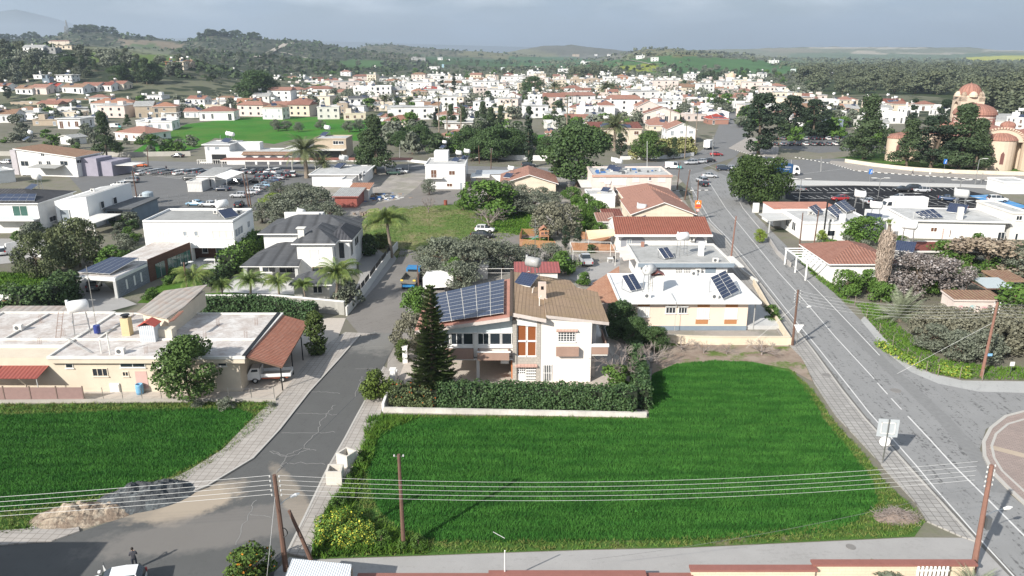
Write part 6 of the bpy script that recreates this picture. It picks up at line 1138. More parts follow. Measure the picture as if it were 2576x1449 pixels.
mb=MB();mb.box(2.5,8.5,15.2,15.6,6.2,8.3);mb.box(4.5,9,15.6,17.2,6.2,8.0);t.part('roof_parapet',mb,WSTUC)
sheet('lawn',[(560,735),(640,740),(760,742),(745,760),(480,762),(490,740)],.028,M_LAWN);sheet('lawn',[(395,720),(455,700),(545,672),(560,690),(480,735),(475,762),(345,762)],.03,M_LAWN);sheet('paved_drive',[(180,770),(190,730),(262,712),(300,745),(345,765),(250,790)],.032,M_CONC);sheet('paved_drive',[(905,700),(900,640),(985,635),(998,650),(930,760),(880,765)],.032,M_CONC);sheet('villa_terrace',[(590,695),(760,712),(760,742),(560,735)],.034,M_WHITEY)
wall([(470,775),(695,775),(868,792)],1.9,.3,'boundary_wall','grey and white boundary wall between the palm garden and the beige bungalow','wall',plaster('wall_block',(.40,.39,.36),var=.25),cap=PN('white'))
wall([(872,795),(920,735),(988,640),(1000,625)],1.3,.22,'street_wall','dark panelled white garden wall of the villa running along the street','wall',PL('offw'));
P=gp([(876,788),(922,728),(984,640)]);e=empty('fence_panels','row of dark fence panels on the villa street wall','fence',P[0])
for i in range(9):k=i/9*2;a_=min(int(k),1);q=P[a_].lerp(P[a_+1],k-a_)-P[0];k2=(i+.8)/9*2;a2=min(int(k2),1);q2=P[a2].lerp(P[a2+1],k2-a2)-P[0];mb=MB();mb.add([(q.x+.14,q.y,1.35),(q2.x+.14,q2.y,1.35),(q2.x+.14,q2.y,2.1),(q.x+.14,q.y,2.1),(q.x+.2,q.y,1.35),(q2.x+.2,q2.y,1.35),(q2.x+.2,q2.y,2.1),(q.x+.2,q.y,2.1)],[(0,1,2,3),(7,6,5,4),(0,4,5,1),(3,2,6,7)]);mb.build('panel',PN('black'),e)
p=G(640,768);t=T('garden_hut','small white garden hut with dark tiled hip roof in the villa garden corner','hut',(-32.6,107.6),yaw=0);body(t,.4,5.6,0,4,0,2.2,OFF);hip(t,.4,5.6,0,4,2.3,1.3,DK,ov=.6);win(t,'f',0,3.2,4.6,.8,1.9,panes=2)
for i,(x,yb,yt,l)in enumerate(((497,770,668,'leftmost'),(632,765,683,'second'),(705,765,688,'third'),(848,768,655,'tallest rightmost'))):TR('queen',x,yb,yt,l+' feather palm of the row in front of the dark roofed villa','feather palms of the villa garden',wide=1.15)
TR('queen',770,765,700,'small feather palm in front of the garden hut');TR('queen',562,768,700,'short feather palm between the taller palms of the garden')
TR('queen',985,648,520,'slender feather palm at the corner of the villa drive beside the meadow',wide=1.1)
TR('obush',885,765,705,'round grey green bush beside the villa street wall',wide=1.0);TR('ball',957,622,585,'round dark bush behind the villa drive',wide=1.5);TR('dbush',925,640,590,'dark shrubs at the back corner of the villa');TR('dark',905,640,590,'dark bush against the right wall of the villa',wide=.8)
for x,y,l in((385,745,'nearest'),(372,755,'lowest'),(425,715,'spiky'),(440,695,'taller spiky')):TR('bush',x,y,y-22,l+' small shrub in the flower bed of the modern house',wide=1.2)
hedge('garden_hedge',[(575,690),(610,655),(648,620)],3.2,3.6,5200,.17,L_CIT,'tall mixed green hedge between the modern house and the villa',r=.9);hedge('garden_hedge',[(520,720),(560,700),(600,672)],2.0,2.0,3500,.14,L_DARK,'dark planting along the lawn of the modern house',r=.7)
hedge('ivy_hedge',[(515,792),(640,786),(735,800),(800,806)],1.3,2.6,12000,.11,L_IVY,'glossy ivy hedge along the boundary wall behind the beige bungalow',r=.5)
for x,y,y2,w_,l in((203,672,552,.85,'large feathery tree left of the stone faced carport'),(95,700,588,.8,'feathery tree beside the white cube house at the far left'),(150,668,575,.7,'dark feathery tree between two lighter ones at the far left')):TR('broom',x,y,y2,l,wide=w_)
TR('citrus',285,680,620,'lime green bush behind the modern house carport',wide=1.3)
hedge('dark_hedge',[(20,790),(70,800),(130,785),(180,745)],3.0,4.2,7500,.17,L_DARK,'dark green hedge around the vegetable plot at the far left',r=1.0)
t=T('house','modern white house with floating box upper floor, timber side wing and stone faced carport','house',(-63.2,108),yaw=0)
M_TIM=bricky('timber_cladding',(.16,.085,.06),(.125,.065,.045),(.06,.03,.025),2.4,.16,.012);M_STN=bricky('grey_stone',(.21,.235,.27),(.30,.33,.37),(.12,.13,.15),.5,.16,.02)
body(t,0,15.4,20.0,30.5,2.5,7.0,plaster('bright_white',(.82,.82,.81),var=.03),'upper_box');parapet(t,0,15.4,20.0,30.5,6.99,.35,.2,plaster('bright_white',(.82,.82,.81)),flatroof('flatroof_grey',C['grey'],mul(C['grey'],.72),.5,.3,.1))
for a,b,z0,z1,st,pn in((2.3,4.2,3.3,5.6,'shutter',4),(6.7,7.35,4.6,5.5,'grey',1),(8.6,9.25,4.6,5.5,'grey',1),(11.7,15.2,4.2,5.6,'shutter',3)):win(t,'f',20.0,a,b,z0,z1,style=st,panes=pn,frame='offw')
win(t,'r',15.4,20.5,24.5,4.2,5.6,style='grey',panes=3);win(t,'r',15.4,27,28.3,4.4,5.6,style='grey',panes=2)
body(t,1,14.2,22.5,30,0,2.48,M_TIM,'lower_wall');win(t,'f',22.5,11.0,13.4,.1,2.3,style='green',panes=2);win(t,'f',22.5,8.6,9.6,1.0,2.3,panes=1)
mb=MB()
for a,b in((13.4,13.7),(13.9,13.6)):mb.tube([(a,20.4,2.5),(b,20.6,0)],.09,6)
t.part('v_column',mb,PN('white'));mb=MB();mb.box(7.9,15.2,15.5,22.4,.02,.14);t.part('terrace',mb,PL('lgrey'))
mb=MB();mb.prism([(.6,7.9),(5.8,7.9),(7.9,19.2),(7.9,21),(1.2,21)],0,3.5);t.part('wing_wall',mb,WSTUC);mb=MB();mb.prism([(.9,8.2),(5.6,8.2),(7.6,19.2),(7.6,20.0),(1.4,20.0)],3.5,3.56);t.part('roof',mb,flatroof('stained_white_roof',(.60,.58,.56),(.36,.30,.265)))
d_=Vector((2.1,11.3,0)).normalized();nn=Vector((d_.y,-d_.x,0));o_=Vector((5.8,7.9,0));mb=MB();P=[o_+nn*.0,o_+nn*.12,o_+d_*11.5+nn*.12,o_+d_*11.5];mb.prism(P,0,3.7);t.part('timber_wall',mb,M_TIM)
for a,b in((1.6,4.0),(4.8,7.2),(7.3,9.2),(9.3,11.2)):mb=MB();P=[o_+d_*a+nn*.1,o_+d_*a+nn*.16,o_+d_*b+nn*.16,o_+d_*b+nn*.1];mb.prism(P,.1,2.5);g_=t.part('glass_door',mb,glass('green_glass',(.05,.12,.10)));mb=MB();mb.prism([o_+d_*((a+b)/2-.04)+nn*.17,o_+d_*((a+b)/2-.04)+nn*.2,o_+d_*((a+b)/2+.04)+nn*.2,o_+d_*((a+b)/2+.04)+nn*.17],.1,2.5);mb.build('door_frame',PN('lgrey'),g_)
mb=MB();mb.prism([(-3.0,.8),(4.9,-.6),(5.8,7.85),(.6,7.85)],2.65,3.1);t.part('carport_roof',mb,[WSTUC]);mb=MB();mb.prism([(-2.6,1.1),(4.6,-.2),(5.4,7.6),(.8,7.6)],3.1,3.14);t.part('carport_top',mb,flatroof('stained_white_roof',(.60,.58,.56),(.36,.30,.265)))
mb=MB();mb.prism([(4.5,.0),(4.92,-.2),(5.8,7.85),(5.4,7.85)],0,3.12);t.part('stone_wall',mb,M_STN)
for k in(.25,.5,.72):q=Vector((4.92,-.2,0)).lerp(Vector((5.8,7.85,0)),k);mb=MB();mb.prism([q+Vector((.0,0,0)),q+Vector((.05,0,0)),q+Vector((.09,.35,0)),q+Vector((.0,.35,0))],.7,2.2);t.part('slit_window',mb,PN('white'))
mb=MB();mb.box(4.5,4.9,-.55,-.2,0,2.65);t.part('carport_column',mb,PL('lgrey'));mb=MB();mb.box(-3.0,-2.7,.8,7.8,0,1.5);t.part('low_wall',mb,WSTUC)
pvarray(t,[(-1.8,1.6,3.5),(3.6,.5,3.5),(5.0,6.9,4.3),(.6,7.3,4.3)],5,1);mb=MB()
for k in(0,.33,.66,1):a_=Vector((-1.8,1.6,3.14)).lerp(Vector((3.6,.5,3.14)),k);b_=Vector((.6,7.3,3.14)).lerp(Vector((5.0,6.9,3.14)),k);mb.tube([a_,b_],.04,4);mb.tube([b_,b_+Vector((0,0,1.1))],.04,4)
t.part('panel_stand',mb,PN('offw'));heater(t,12.0,25,7.1,1.4,.9,hh=1.0);acunit(t,9.5,27,7.05);acunit(t,13.8,27,7.05)
car('suv','grey',238,726,110,'dark car parked inside the stone faced carport');table(530,664,'D',1.9,1.0,'white table on the terrace of the modern house')
p=G(130,793);e=empty('basketball_hoop','basketball hoop with white backboard at the edge of the paved drive','basketball hoop',(-68.5,98.5,0));mb=MB();mb.tube([(0,0,0),(0,0,3.1)],.06,6);mb.build('pole',PN('grey'),e);mb=MB();mb.box(-.75,.75,-.35,-.3,2.7,3.6);mb.build('backboard',PN('white'),e);mb=MB();mb.tube([(.23*math.cos(k*.6),-.6+.23*math.sin(k*.6),2.85)for k in range(12)],.015,4);mb.build('ring',plain('ring_orange',(.6,.15,.05)),e)
t=T('house','white cube house with sloping parapet and blank shaded side wall at the far left','house',(-92.8,153),yaw=0)
mb=MB();L_=[(0,0),(6.3,.4),(7.4,17.2),(.8,16.6)];z_=[5.9,6.7,6.9,6.0];mb.add([(*q,-1)for q in L_]+[(*q,k)for q,k in zip(L_,z_)],[(0,1,5,4),(1,2,6,5),(2,3,7,6),(3,0,4,7),(4,5,6,7)]);t.part('wall',mb,plaster('bright_white',(.82,.82,.81)))
mb=MB();mb.add([(q[0]*.9+.35,q[1]*.94+.5,k+.03-.0)for q,k in zip(L_,z_)],[(0,1,2,3)]);t.part('roof',mb,flatroof('flatroof_lgrey',C['lgrey'],mul(C['lgrey'],.7)))
win(t,'r',6.75,4.6,6.0,3.4,4.9,panes=1);win(t,'r',7.05,9.3,10.8,3.4,4.9,panes=1);win(t,'f',.05,.7,2.6,1.5,4.2,style='grey',panes=1);acunit(t,3.2,8,6.4)
body(t,7.0,12.5,5.5,18,0,3.2,PL('bgrey'),'rear_wing');roof_=MB();roof_.box(6.8,12.9,5.0,18.4,3.2,3.4);t.part('roof',roof_,flatroof('flatroof_dgrey',C['dgrey'],mul(C['dgrey'],1.5)))
for k in range(3):win(t,'f',5.5,7.4+k*1.7,9.0+k*1.7,.3,2.8,panes=1,frame='dgrey')
mb=MB();mb.slab([(6.3,-6.5,2.75),(10.8,-6.6,2.75),(12.2,2.0,2.95),(7.4,2.2,2.95)],.15);mb.box(10.6,10.8,-6.4,-6.2,0,2.6);t.part('patio_cover',mb,PN('offw'))
t=T('house','white house with dark ribbed tile roof and glossy black solar panels at the left edge','house',(-113,150),yaw=0);body(t,0,18.5,0,13,0,6.1,WSTUC);hip(t,0,18.5,0,13,6.2,1.7,tiles('dark_ribbed',(.06,.06,.065),(.09,.09,.095),rowl=3,wav=.7,dirt=.2),ov=.5)
pvarray(t,[(9.5,.1,6.55),(18.0,.1,6.55),(16.6,3.4,7.4),(9.5,3.4,7.4)],5,2);win(t,'f',0,13.4,16.4,3.5,5.6,style='green',panes=2);win(t,'f',0,9.4,10.4,4.2,5.6,panes=1);win(t,'r',18.5,3,5.4,1.5,2.6,panes=2)
mb=MB();mb.box(9,18.6,-2.2,-.01,2.9,3.1);t.part('balcony_floor',mb,WSTUC);mb=MB();mb.box(9,18.6,-2.2,-2.15,3.1,4.0);t.part('glass_balustrade',mb,glass('pale_glass',(.55,.60,.60),.1));acunit(t,16,3,6.3)if 0 else None;heater(t,13.5,9.5,7.2,1.3,tank='offw')
wall([(18,640),(65,628),(108,650)],2.0,.25,'garden_wall','white garden wall in front of the white cube house','wall',WSTUC);car('hatch','white',5,640,120,'white car cut off by the left picture edge');sheet('paved_drive',[(-60,640),(0,600),(110,600),(120,640),(40,660),(-60,670)],.03,M_CONC)
t=HH('large white house with long sloping brown roof above the car lot at left','k5',(185,150),(805,165),5.6,10.5,'monor','white','brown',wf=((228,200,302,255),(415,200,447,240),(500,200,540,238),(648,200,722,250),(250,348,330,392),(440,108,470,150)),wr=((820,180,875,230),(930,160,975,200)),rise=2.1,ov=.6,heat=((350,40,1.2,2.0),))
body(t,t.L,t.L+5,2,9,0,5.2,plaster('lilac',(.33,.31,.37)),'balcony_block');body(t,t.L+.01,t.L+9,3,12,0,4.2,plaster('lilac',(.33,.31,.37)),'rear_wing');mb=MB();mb.box(t.L+9,t.L+15,4,10,3.0,3.15);t.part('canopy',mb,PN('offw'));mb=MB();[mb.tube([(t.L+x,y,0),(t.L+x,y,3)],.07,5)for x in(14.6,)for y in(4.3,9.7)];t.part('canopy_post',mb,PN('dgrey'))
mb=MB();mb.slab([(6,-3.6,3.0),(15,-3.6,3.0),(15,-.1,3.5),(6,-.1,3.5)],.12);t.part('porch_roof',mb,PL('tgrey')if 'tgrey' in C else PL('grey'));mb=MB();mb.box(-3.2,-1.4,1,3,0,7.2);t.part('chimney',mb,plaster('lilac_pale',(.48,.45,.47)))
HH('low white annex with maroon patio awning at the left edge','k5',(-40,320),(150,300),3.2,8,'flat','white','lgrey')
HH('small white building with flat roof among bushes left of the car lot','c1',(715,1160),(860,1145),2.8,7,'gable','white','tgrey',wf=((755,1165,795,1215),),rise=.8)
t=HH('white and beige two storey house with external stair beside the gravel lane','c6',(1530,245),(1865,250),6.3,13,'flat','white','lgrey',yaw=0,wf=((1580,282,1628,355,'brown',2),(1733,290,1785,328,'brown',2),(1715,398,1762,428,'brown',2),(1828,390,1848,465,'grey',1)),heat=((1820,205),(1890,190),(1700,165,.8,2.4)))
body(t,1.6,5.4,8,12.5,6.31,8.9,WSTUC,'stair_room');win(t,'f',8,3.6,4.5,6.8,8.4,style='shutter',panes=1);mb=MB();mb.box(0,4.6,-1.3,-.01,3.0,3.15);t.part('balcony',mb,WSTUC);mb=MB();[mb.box(x*.3,x*.3+.03,-1.28,-1.25,3.15,4.1)for x in range(16)];mb.box(0,4.6,-1.3,-1.25,4.1,4.15);t.part('balcony_railing',mb,PN('grey'));mb=MB();[mb.box(t.L+.01,t.L+1.2,1+i*.34,1.34+i*.34,0,.25+i*.19)for i in range(16)];t.part('outside_stair',mb,plaster('stair_stone',(.33,.31,.28)))
mb=MB();mb.box(t.L+1.3,t.L+6.4,2,9.5,2.75,2.9);t.part('canopy',mb,PN('offw'));body(t,t.L+2.5,t.L+12,7,14,0,2.7,WSTUC,'annex');mb=MB();mb.box(t.L+2.4,t.L+12.1,6.8,14.2,2.91,3.0);t.part('roof',mb,flatroof('flatroof_bgrey',(.45,.48,.52),(.38,.4,.42)))
t=HH('cream gabled house with faded pink tile roof right of the gravel lane','c7',(-30,395),(425,405),3.1,15,'gable','cream','salmon',yaw=0,rise=2.1,axis='y',ov=.7,heat=((45,360,1.1,.6),),tank='white')
t=HH('pale pink two storey block with cluttered flat roof beside the main road','c7',(740,335),(1415,335),6.0,14,'flat','pink','lgrey',yaw=0,wf=((800,340,855,385,'shutter',1),(910,335,1030,412,'shutter',3),(1083,340,1138,385,'shutter',1),(1218,342,1243,375,'dark',2),(1303,340,1362,385,'shutter',1),(925,455,990,490,'dark',3)),heat=((960,290,1.2),(925,270,1.1)))
mb=MB();mb.box(-.2,t.L+.2,-.25,-.16,5.75,6.3);t.part('fascia',mb,plaster('fascia_rose',(.52,.33,.26)));mb=MB();mb.box(-2.6,-.01,1,12,3.0,3.15);t.part('balcony',mb,OFF);rr_=random.Random(8);mb=MB()
for i in range(26):x,y=rr_.uniform(1,t.L-1),rr_.uniform(2,12);s_=rr_.uniform(.2,.8);mb.box(x,x+s_*1.5,y,y+s_,6.05,6.15+rr_.uniform(.1,.7),i%3)
t.part('roof_clutter',mb,[PN('lgrey'),plain('tarp_blue',(.05,.14,.35)),PN('dgrey')])
t=HH('low white annex with flat roof and water tank in front of the pale pink block','c7',(700,500),(920,490),2.9,7,'flat','white','lgrey',yaw=0,heat=((870,460,1.0),))
t=HH('orange hip roofed house behind the front orange gabled house','c7',(1035,545),(1490,552),3.2,15,'hip','cream','salmon',yaw=0,rise=2.3)
t=HH('cream house with wide orange tiled gable roof beside the warning sign','c7',(1085,655),(1615,685),3.2,15.5,'gable','cream','salmon',rise=2.3,axis='y',ov=.6,yaw=0,heat=((1160,640,1.3,-1.6),),tank='lgrey')
t=HH('low building with maroon sheet roof left of the long red tiled house','c7',(800,730),(920,725),2.6,6,'monob','offw','salmon',yaw=0,rise=.4);HH('small lean to with maroon roof behind the long red tiled house','c7',(845,685),(980,685),2.6,5,'monob','offw','maroon',yaw=0,rise=.4)
p=G(800,600,0,'c7');e=empty('garden_tent','cream garden tent canopy between the pink block and the orange roofs','canopy',(p.x,p.y+2,0));mb=MB();mb.add([(-2.5,-2,2.2),(2.5,-2,2.2),(2.5,2,2.2),(-2.5,2,2.2),(0,0,3.1)],[(0,1,4),(1,2,4),(2,3,4),(3,0,4)]);mb.build('canvas',plain('sail_cloth',(.66,.55,.36)),e);mb=MB();[mb.tube([(x,y,0),(x,y,2.2)],.04,4)for x in(-2.4,2.4)for y in(-1.9,1.9)];mb.build('frame',PN('lgrey'),e)
t=HH('long low white building with flat roof and grey water tanks behind the big date palm','c6',(560,322),(975,332),3.3,16,'slab','white','lgrey',yaw=0,wr=((965,300,985,370),(1000,285,1012,345)),heat=((830,260,1.3),(850,255,1.3)),tank='lgrey')
HH('small white lean to below the long low white building','c6',(810,375),(905,375),2.6,6,'flat','white','lgrey',yaw=0)
t=HH('red corrugated metal shed beside the gravel lane','c6',(755,515),(945,515),2.5,9,'monob',corrug('red_wall_sheet',(.33,.10,.08),.3),'tgrey',yaw=0,rise=.4,name='shed',cat='shed')
t=HH('shed with rusty orange roof behind the red metal shed','c6',(890,455),(1030,440),2.6,6,'monob','offw','orange',yaw=0,rise=.5,name='shed',cat='shed')
p=G(1120,520,0,'c6');e=empty('scrap_pile','heap of scrap, tarps and crates beside the red metal shed','scrap pile',p);mb=MB();rr_=random.Random(6)
for i in range(120):
 x,y=rr_.gauss(0,3.2),rr_.gauss(0,3.0);s_=rr_.uniform(.15,.8);h_=max(.1,1.5-abs(x)*.25-abs(y)*.2)*rr_.uniform(.3,1);mb.prism([(x+s_*math.cos(a+i),y+s_*math.sin(a+i))for a in(0,1.5,3.1,4.6)],.0,h_,i%5)
mb.build('scrap',[PN('dgrey'),PN('offw'),PN('tan'),plain('tarp_blue',(.05,.14,.35)),PN('grey')],e)
p=G(1085,665,0,'c6');mb=MB();rr_=random.Random(9)
for i in range(70):x,y=rr_.gauss(0,1.8),rr_.gauss(0,1.2);s_=rr_.uniform(.15,.45);mb.prism([(x+s_*math.cos(a+i)*rr_.uniform(.6,1),y+s_*math.sin(a+i))for a in(0,1.2,2.5,3.8,5)],.0,s_*rr_.uniform(.6,1.8)+max(0,.6-abs(x)*.25))
o=mb.build('stone_heap',plain('rubble',(.25,.2,.16),.9,var=.3));o.location=p;tag(o,'heap of rubble stones at the edge of the meadow','stone heap')
t=HH('white villa with arched ground floor terrace across the street from the car lot','c5',(1745,68),(1960,66),6.0,11,'slab','white','lgrey',yaw=0,wf=((1772,85,1790,120,'grey',1),(1835,85,1875,112,'grey',1)),heat=((1985,45,1.3),(1960,40,1.3)))
body(t,2,t.L-1,-.05,0,0,2.9,PN('black'),'garage_opening');body(t,t.L,t.L+21,-3.2,9,0,3.5,WSTUC,'terrace_wing');mb=MB();mb.slab([(t.L+5,-3.8,3.3),(t.L+21.3,-3.8,3.3),(t.L+21.3,-1.5,4.0),(t.L+5,-1.5,4.0)],.12);t.part('terrace_roof',mb,RT('brown'));parapet(t,t.L+.2,t.L+21.2,-1.4,9.2,3.6,.25,.2,WSTUC,flatroof('flatroof_lgrey',C['lgrey'],mul(C['lgrey'],.7)))
for k in range(4):
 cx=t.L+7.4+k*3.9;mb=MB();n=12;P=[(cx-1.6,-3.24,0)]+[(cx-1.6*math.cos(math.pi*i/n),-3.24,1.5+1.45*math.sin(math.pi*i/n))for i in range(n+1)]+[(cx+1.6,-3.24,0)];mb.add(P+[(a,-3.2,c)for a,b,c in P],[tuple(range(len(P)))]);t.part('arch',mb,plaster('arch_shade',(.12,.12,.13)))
body(t,6,t.L+8,6,10,3.4,6.0,WSTUC,'upper_block')
TR('pear',555,397,366,'bright green egg shaped shrub in front of the white arches villa',wide=1.0)
P=gp([(497,413),(520,410),(560,410),(620,410),(717,410)]);e=empty('balustrade','white balustrade fence with posts in front of the arches villa','fence',P[0]);mb=MB();
for i in range(40):q=P[0].lerp(P[-1],i/39)-P[0];mb.box(q.x-.06,q.x+.06,q.y-.06,q.y+.06,0,1.4)
q=P[-1]-P[0];mb.box(0,q.x,q.y-.5,q.y-.3,0,.5);mb.box(0,q.x,-.1,.1,1.3,1.45);mb.build('rails',PN('offw'),e)
t=HH('two storey grey brown building with flat roof behind the big date palm','c2',(640,1105),(945,1100),6.4,11,'flat','beige','lgrey',yaw=0,wf=((820,1120,868,1155),(872,1122,918,1152)),heat=((770,1070,1.4),));mb=MB();mb.box(-3,t.L,-4,-.01,3.0,3.2);t.part('porch_roof',mb,OFF);mb=MB();mb.box(1,t.L-2,-.04,0,.2,2.8);t.part('dark_front',mb,PN('dgrey'))
HH('white stepped gable building end beside the grey brown building','c2',(370,1190),(450,1170),4.0,6,'gable','white','tgrey',yaw=0,axis='y',rise=1.5,L=8)
t=HH('white car lot office under a big white shade canopy','k1',(575,262),(695,262),3.0,12,'monob','white','tgrey',yaw=0,wf=((638,280,668,340,'dark',1),),rise=.5,name='office',cat='office')
mb=MB();A_=[t.at(x,y,z)for x,y,z in((695,255,3.4),(785,283,2.6),(918,228,3.5),(820,207,3.8))];mb.slab(A_,.06);t.part('shade_canopy',mb,PN('white',.8));mb=MB();[mb.tube([(a[0],a[1],0),a],.06,5)for a in A_];t.part('canopy_post',mb,PN('lgrey'))
t=HH('small white shipping container in front of the car lot office','k1',(485,305),(570,312),2.5,5.5,'flat',corrug('container_white',(.66,.65,.63),.4),'offw',yaw=0,name='container',cat='container')
p=G(820,190,0,'k1');t=T('carport','long open carport with rust red flat roof at the back of the car lot','carport',(p.x,233),yaw=0);mb=MB();mb.box(0,58,0,5,3.3,3.45);t.part('roof',mb,plain('rust_roof',(.26,.10,.07),.8));mb=MB();mb.box(0,58,-.1,-.01,2.9,3.3);t.part('lattice',mb,PN('offw'));mb=MB()
for i in range(9):mb.tube([(.3+i*7.1,.1,0),(.3+i*7.1,.1,3.2)],.1,5)
t.part('posts',mb,PN('offw'))
wall([(0,392),(330,394),(480,392)],1.6,.3,'long_wall','long pale wall behind the far avenue left of the arches villa','wall',plaster('wall_long',(.45,.43,.39)));wall([(1000,404),(1075,412)],.8,.3,'low_wall','low white wall along the avenue beside the leaning pine','wall',WSTUC);wall([(1180,396),(1300,403),(1420,405)],1.7,.3,'garden_wall','white garden wall along the avenue behind the cypress','wall',WSTUC)
wall([(1560,402),(1680,399),(1745,392)],1.2,.3,'garden_wall','white wall under the long hedge behind the pale pink block','wall',WSTUC);hedge('long_hedge',[(1590,400),(1680,396),(1745,388)],3,3.6,3800,.32,leafm('hedge_tan',(.13,.14,.05),(.20,.19,.08)),'long yellowish clipped hedge beside the avenue',r=1.3);hedge('long_hedge',[(1660,372),(1740,366)],3,3.2,1800,.34,leafm('hedge_tan',(.13,.14,.05),(.20,.19,.08)),'upper yellowish hedge below the white double gabled house',r=1.3)
p=G(1885,425,0);e=empty('kiosk','dark roofed corner kiosk wrapped in clear plastic beside the stone pine','kiosk',(p.x+1,p.y+1,0));mb=MB();mb.box(0,7,0,5,0,2.8);mb.build('wall',plain('clear_plastic',(.45,.45,.45),.3),e);mb=MB();mb.box(-.4,7.5,-.5,5.5,2.8,3.0);mb.build('roof',PN('dgrey'),e)
t=HH('white bungalow with three banks of solar panels right of the main road','c8',(455,505),(1105,528),3.4,12.5,'flat','white','lgrey',yaw=0,wf=((652,565,725,615,'dark',1),(1160,470,1210,505,'dark',1)),heat=((1060,470,1.4),))
A=t.at
for P in(((735,455),(820,450),(720,340),(640,375)),((820,410),(900,385),(800,300),(725,330)),((560,430),(628,405),(560,340),(495,365))):
 q=[A(*P[0],3.9),A(*P[1],4.1),A(*P[2],5.4),A(*P[3],5.2)];pvarray(t,q,2,6,gap=.06);mb=MB();[mb.tube([a,(a[0],a[1],3.5)],.05,4)for a in q];t.part('panel_stand',mb,PN('lgrey'))
q=A(635,520,3.5);mb=MB();mb.tube([(q.x,q.y,2.6),(q.x,q.y,8.4)],.16,8);mb.lathe([(.3,0),(.3,.12),(0,.2)],(q.x,q.y,8.4),8);t.part('flue',mb,PN('dgrey',.4,1));q=A(790,495,3.5);mb=MB();mb.box(q.x-.5,q.x+.4,q.y,q.y+.8,3.4,5.0);t.part('chimney',mb,WSTUC);q=A(690,500,3.5);acunit(t,q.x-.5,q.y,3.5);q=A(925,370,3.5);heater(t,q.x,q.y,3.5,1.4,panels=0);q=A(500,430,3.5);acunit(t,q.x,q.y,3.5)
body(t,-1.5,12,12.6,20,0,3.6,WSTUC,'rear_wing');mb=MB();mb.box(-1.6,12.1,12.5,20.1,3.6,3.75);t.part('roof',mb,flatroof('flatroof_salmon',(.50,.24,.18),(.4,.2,.15)));mb=MB();mb.slab([(-4.6,6,2.6),(-.2,6,3.0),(-.2,13,3.0),(-4.6,13,2.6)],.12);mb.box(-4.5,-4.3,6.2,6.4,0,2.5);t.part('side_canopy',mb,PL('lgrey'))
for x in(.6,1.8):win(t,'l',0,2+x*3,4+x*3,.9,2.6,style='dark',panes=2)
wall([(1930,600),(1955,640),(1988,672)],.8,.25,'garden_wall','pale garden wall with railing in front of the solar panel bungalow','wall',plaster('wall_stone_pale',(.42,.40,.38)))
t=HH('long white bungalow with grey flat roof and tilted solar array at the right','c8',(1385,478),(2270,548),3.6,12,'slab','white','lgrey',yaw=-6,wf=((1535,540,1598,578,'brown',2),(1625,545,1660,640,'wood',2),(1692,560,1718,625,'brown',1),(1790,580,1806,648,'brown',1),(1910,585,1928,640,'brown',1),(2100,580,2178,662,'dark',2)))
A=t.at;q=[A(1480,462,3.9),A(1655,455,3.9),A(1560,378,5.3),A(1400,408,5.1)];pvarray(t,q,4,2,gap=.07);mb=MB();[mb.tube([a,(a[0],a[1],3.7)],.05,4)for a in q];t.part('panel_stand',mb,PN('lgrey'));q=A(1790,470,3.7);mb=MB();mb.box(q.x-.4,q.x+.5,q.y,q.y+.8,3.6,6.0);t.part('chimney',mb,OFF);q=A(1780,400,3.7);heater(t,q.x,q.y,3.7,1.7,tank='lgrey',hh=1.6)
body(t,-5,-.01,2,12,0,3.3,WSTUC,'side_wing')
t=HH('cream house with orange brown tile roof behind the palm with dead fronds','c8',(690,850),(1250,848),3.1,12,'hip','white','terra',yaw=0,rise=2.0,wf=(),ov=.6)
mb=MB();[mb.box(-3.4+i*.0,-.5,1+i*1.6,1.12+i*1.6,2.8,2.95)for i in range(7)];mb.box(-3.5,-3.35,.8,11,2.7,2.9);[mb.box(-3.5,-3.3,y,y+.15,0,2.7)for y in(.9,5.5,10.5)];t.part('pergola',mb,PN('white'));q=t.at(1330,720,3.2);heater(t,q.x,q.y,3.2,1.5,hh=2.2,panels=2)
t=HH('low building with plain maroon flat roof right of the palm with dead fronds','c8',(1330,742),(1895,745),2.9,6,'slab','offw','maroon',yaw=0)
t=HH('long pale shed with rusty roof and graffiti on its wall at the right','c8',(1745,1168),(2170,1182),2.3,3.4,'monob','pink','brown',yaw=-2,rise=.25,ov=.2,name='shed',cat='shed')
GF=[plain('graffiti_teal',(.25,.48,.50),.8),plain('graffiti_black',(.02,.02,.025),.8),plain('graffiti_pink',(.55,.25,.28),.8)];rr_=random.Random(12);mb=MB()
for(u_,w_,z_,s_,m_)in((2.3,.9,1.2,.55,0),(3.1,.5,1.3,.3,1),(1.6,.6,1.0,.3,1),(3.9,.9,1.1,.4,2),(4.7,.5,1.4,.3,1),(.8,.6,1.3,.3,2),(5.4,.5,.9,.25,0)):
 for k in range(6):
  a0=rr_.uniform(0,6);P=[]
  for i in range(9):a=a0+i*.55;P.append((u_+w_*.5*math.cos(a)*(1-i*.05)+k*.05,z_+s_*math.sin(a)*(1-i*.06)))
  for i in range(8):a_,b_=P[i],P[i+1];mb.add([(a_[0],-.012-k*.0006,a_[1]),(b_[0],-.012-k*.0006,b_[1]),(b_[0]+.02,-.012-k*.0006,b_[1]+.07),(a_[0]+.02,-.012-k*.0006,a_[1]+.07)],[(0,1,2,3)],m_)
t.part('graffiti',mb,GF)
p=G(1710,1180,0,'c8');e=empty('pipe_frame_shelter','rusty pipe frame shelter with glassy sheet roof behind the graffiti shed','shelter',(68.0,104.5,0));mb=MB()
for x in(0,4.4):
 for y in(0,4.6):mb.tube([(x,y,0),(x,y,2.4)],.05,5)
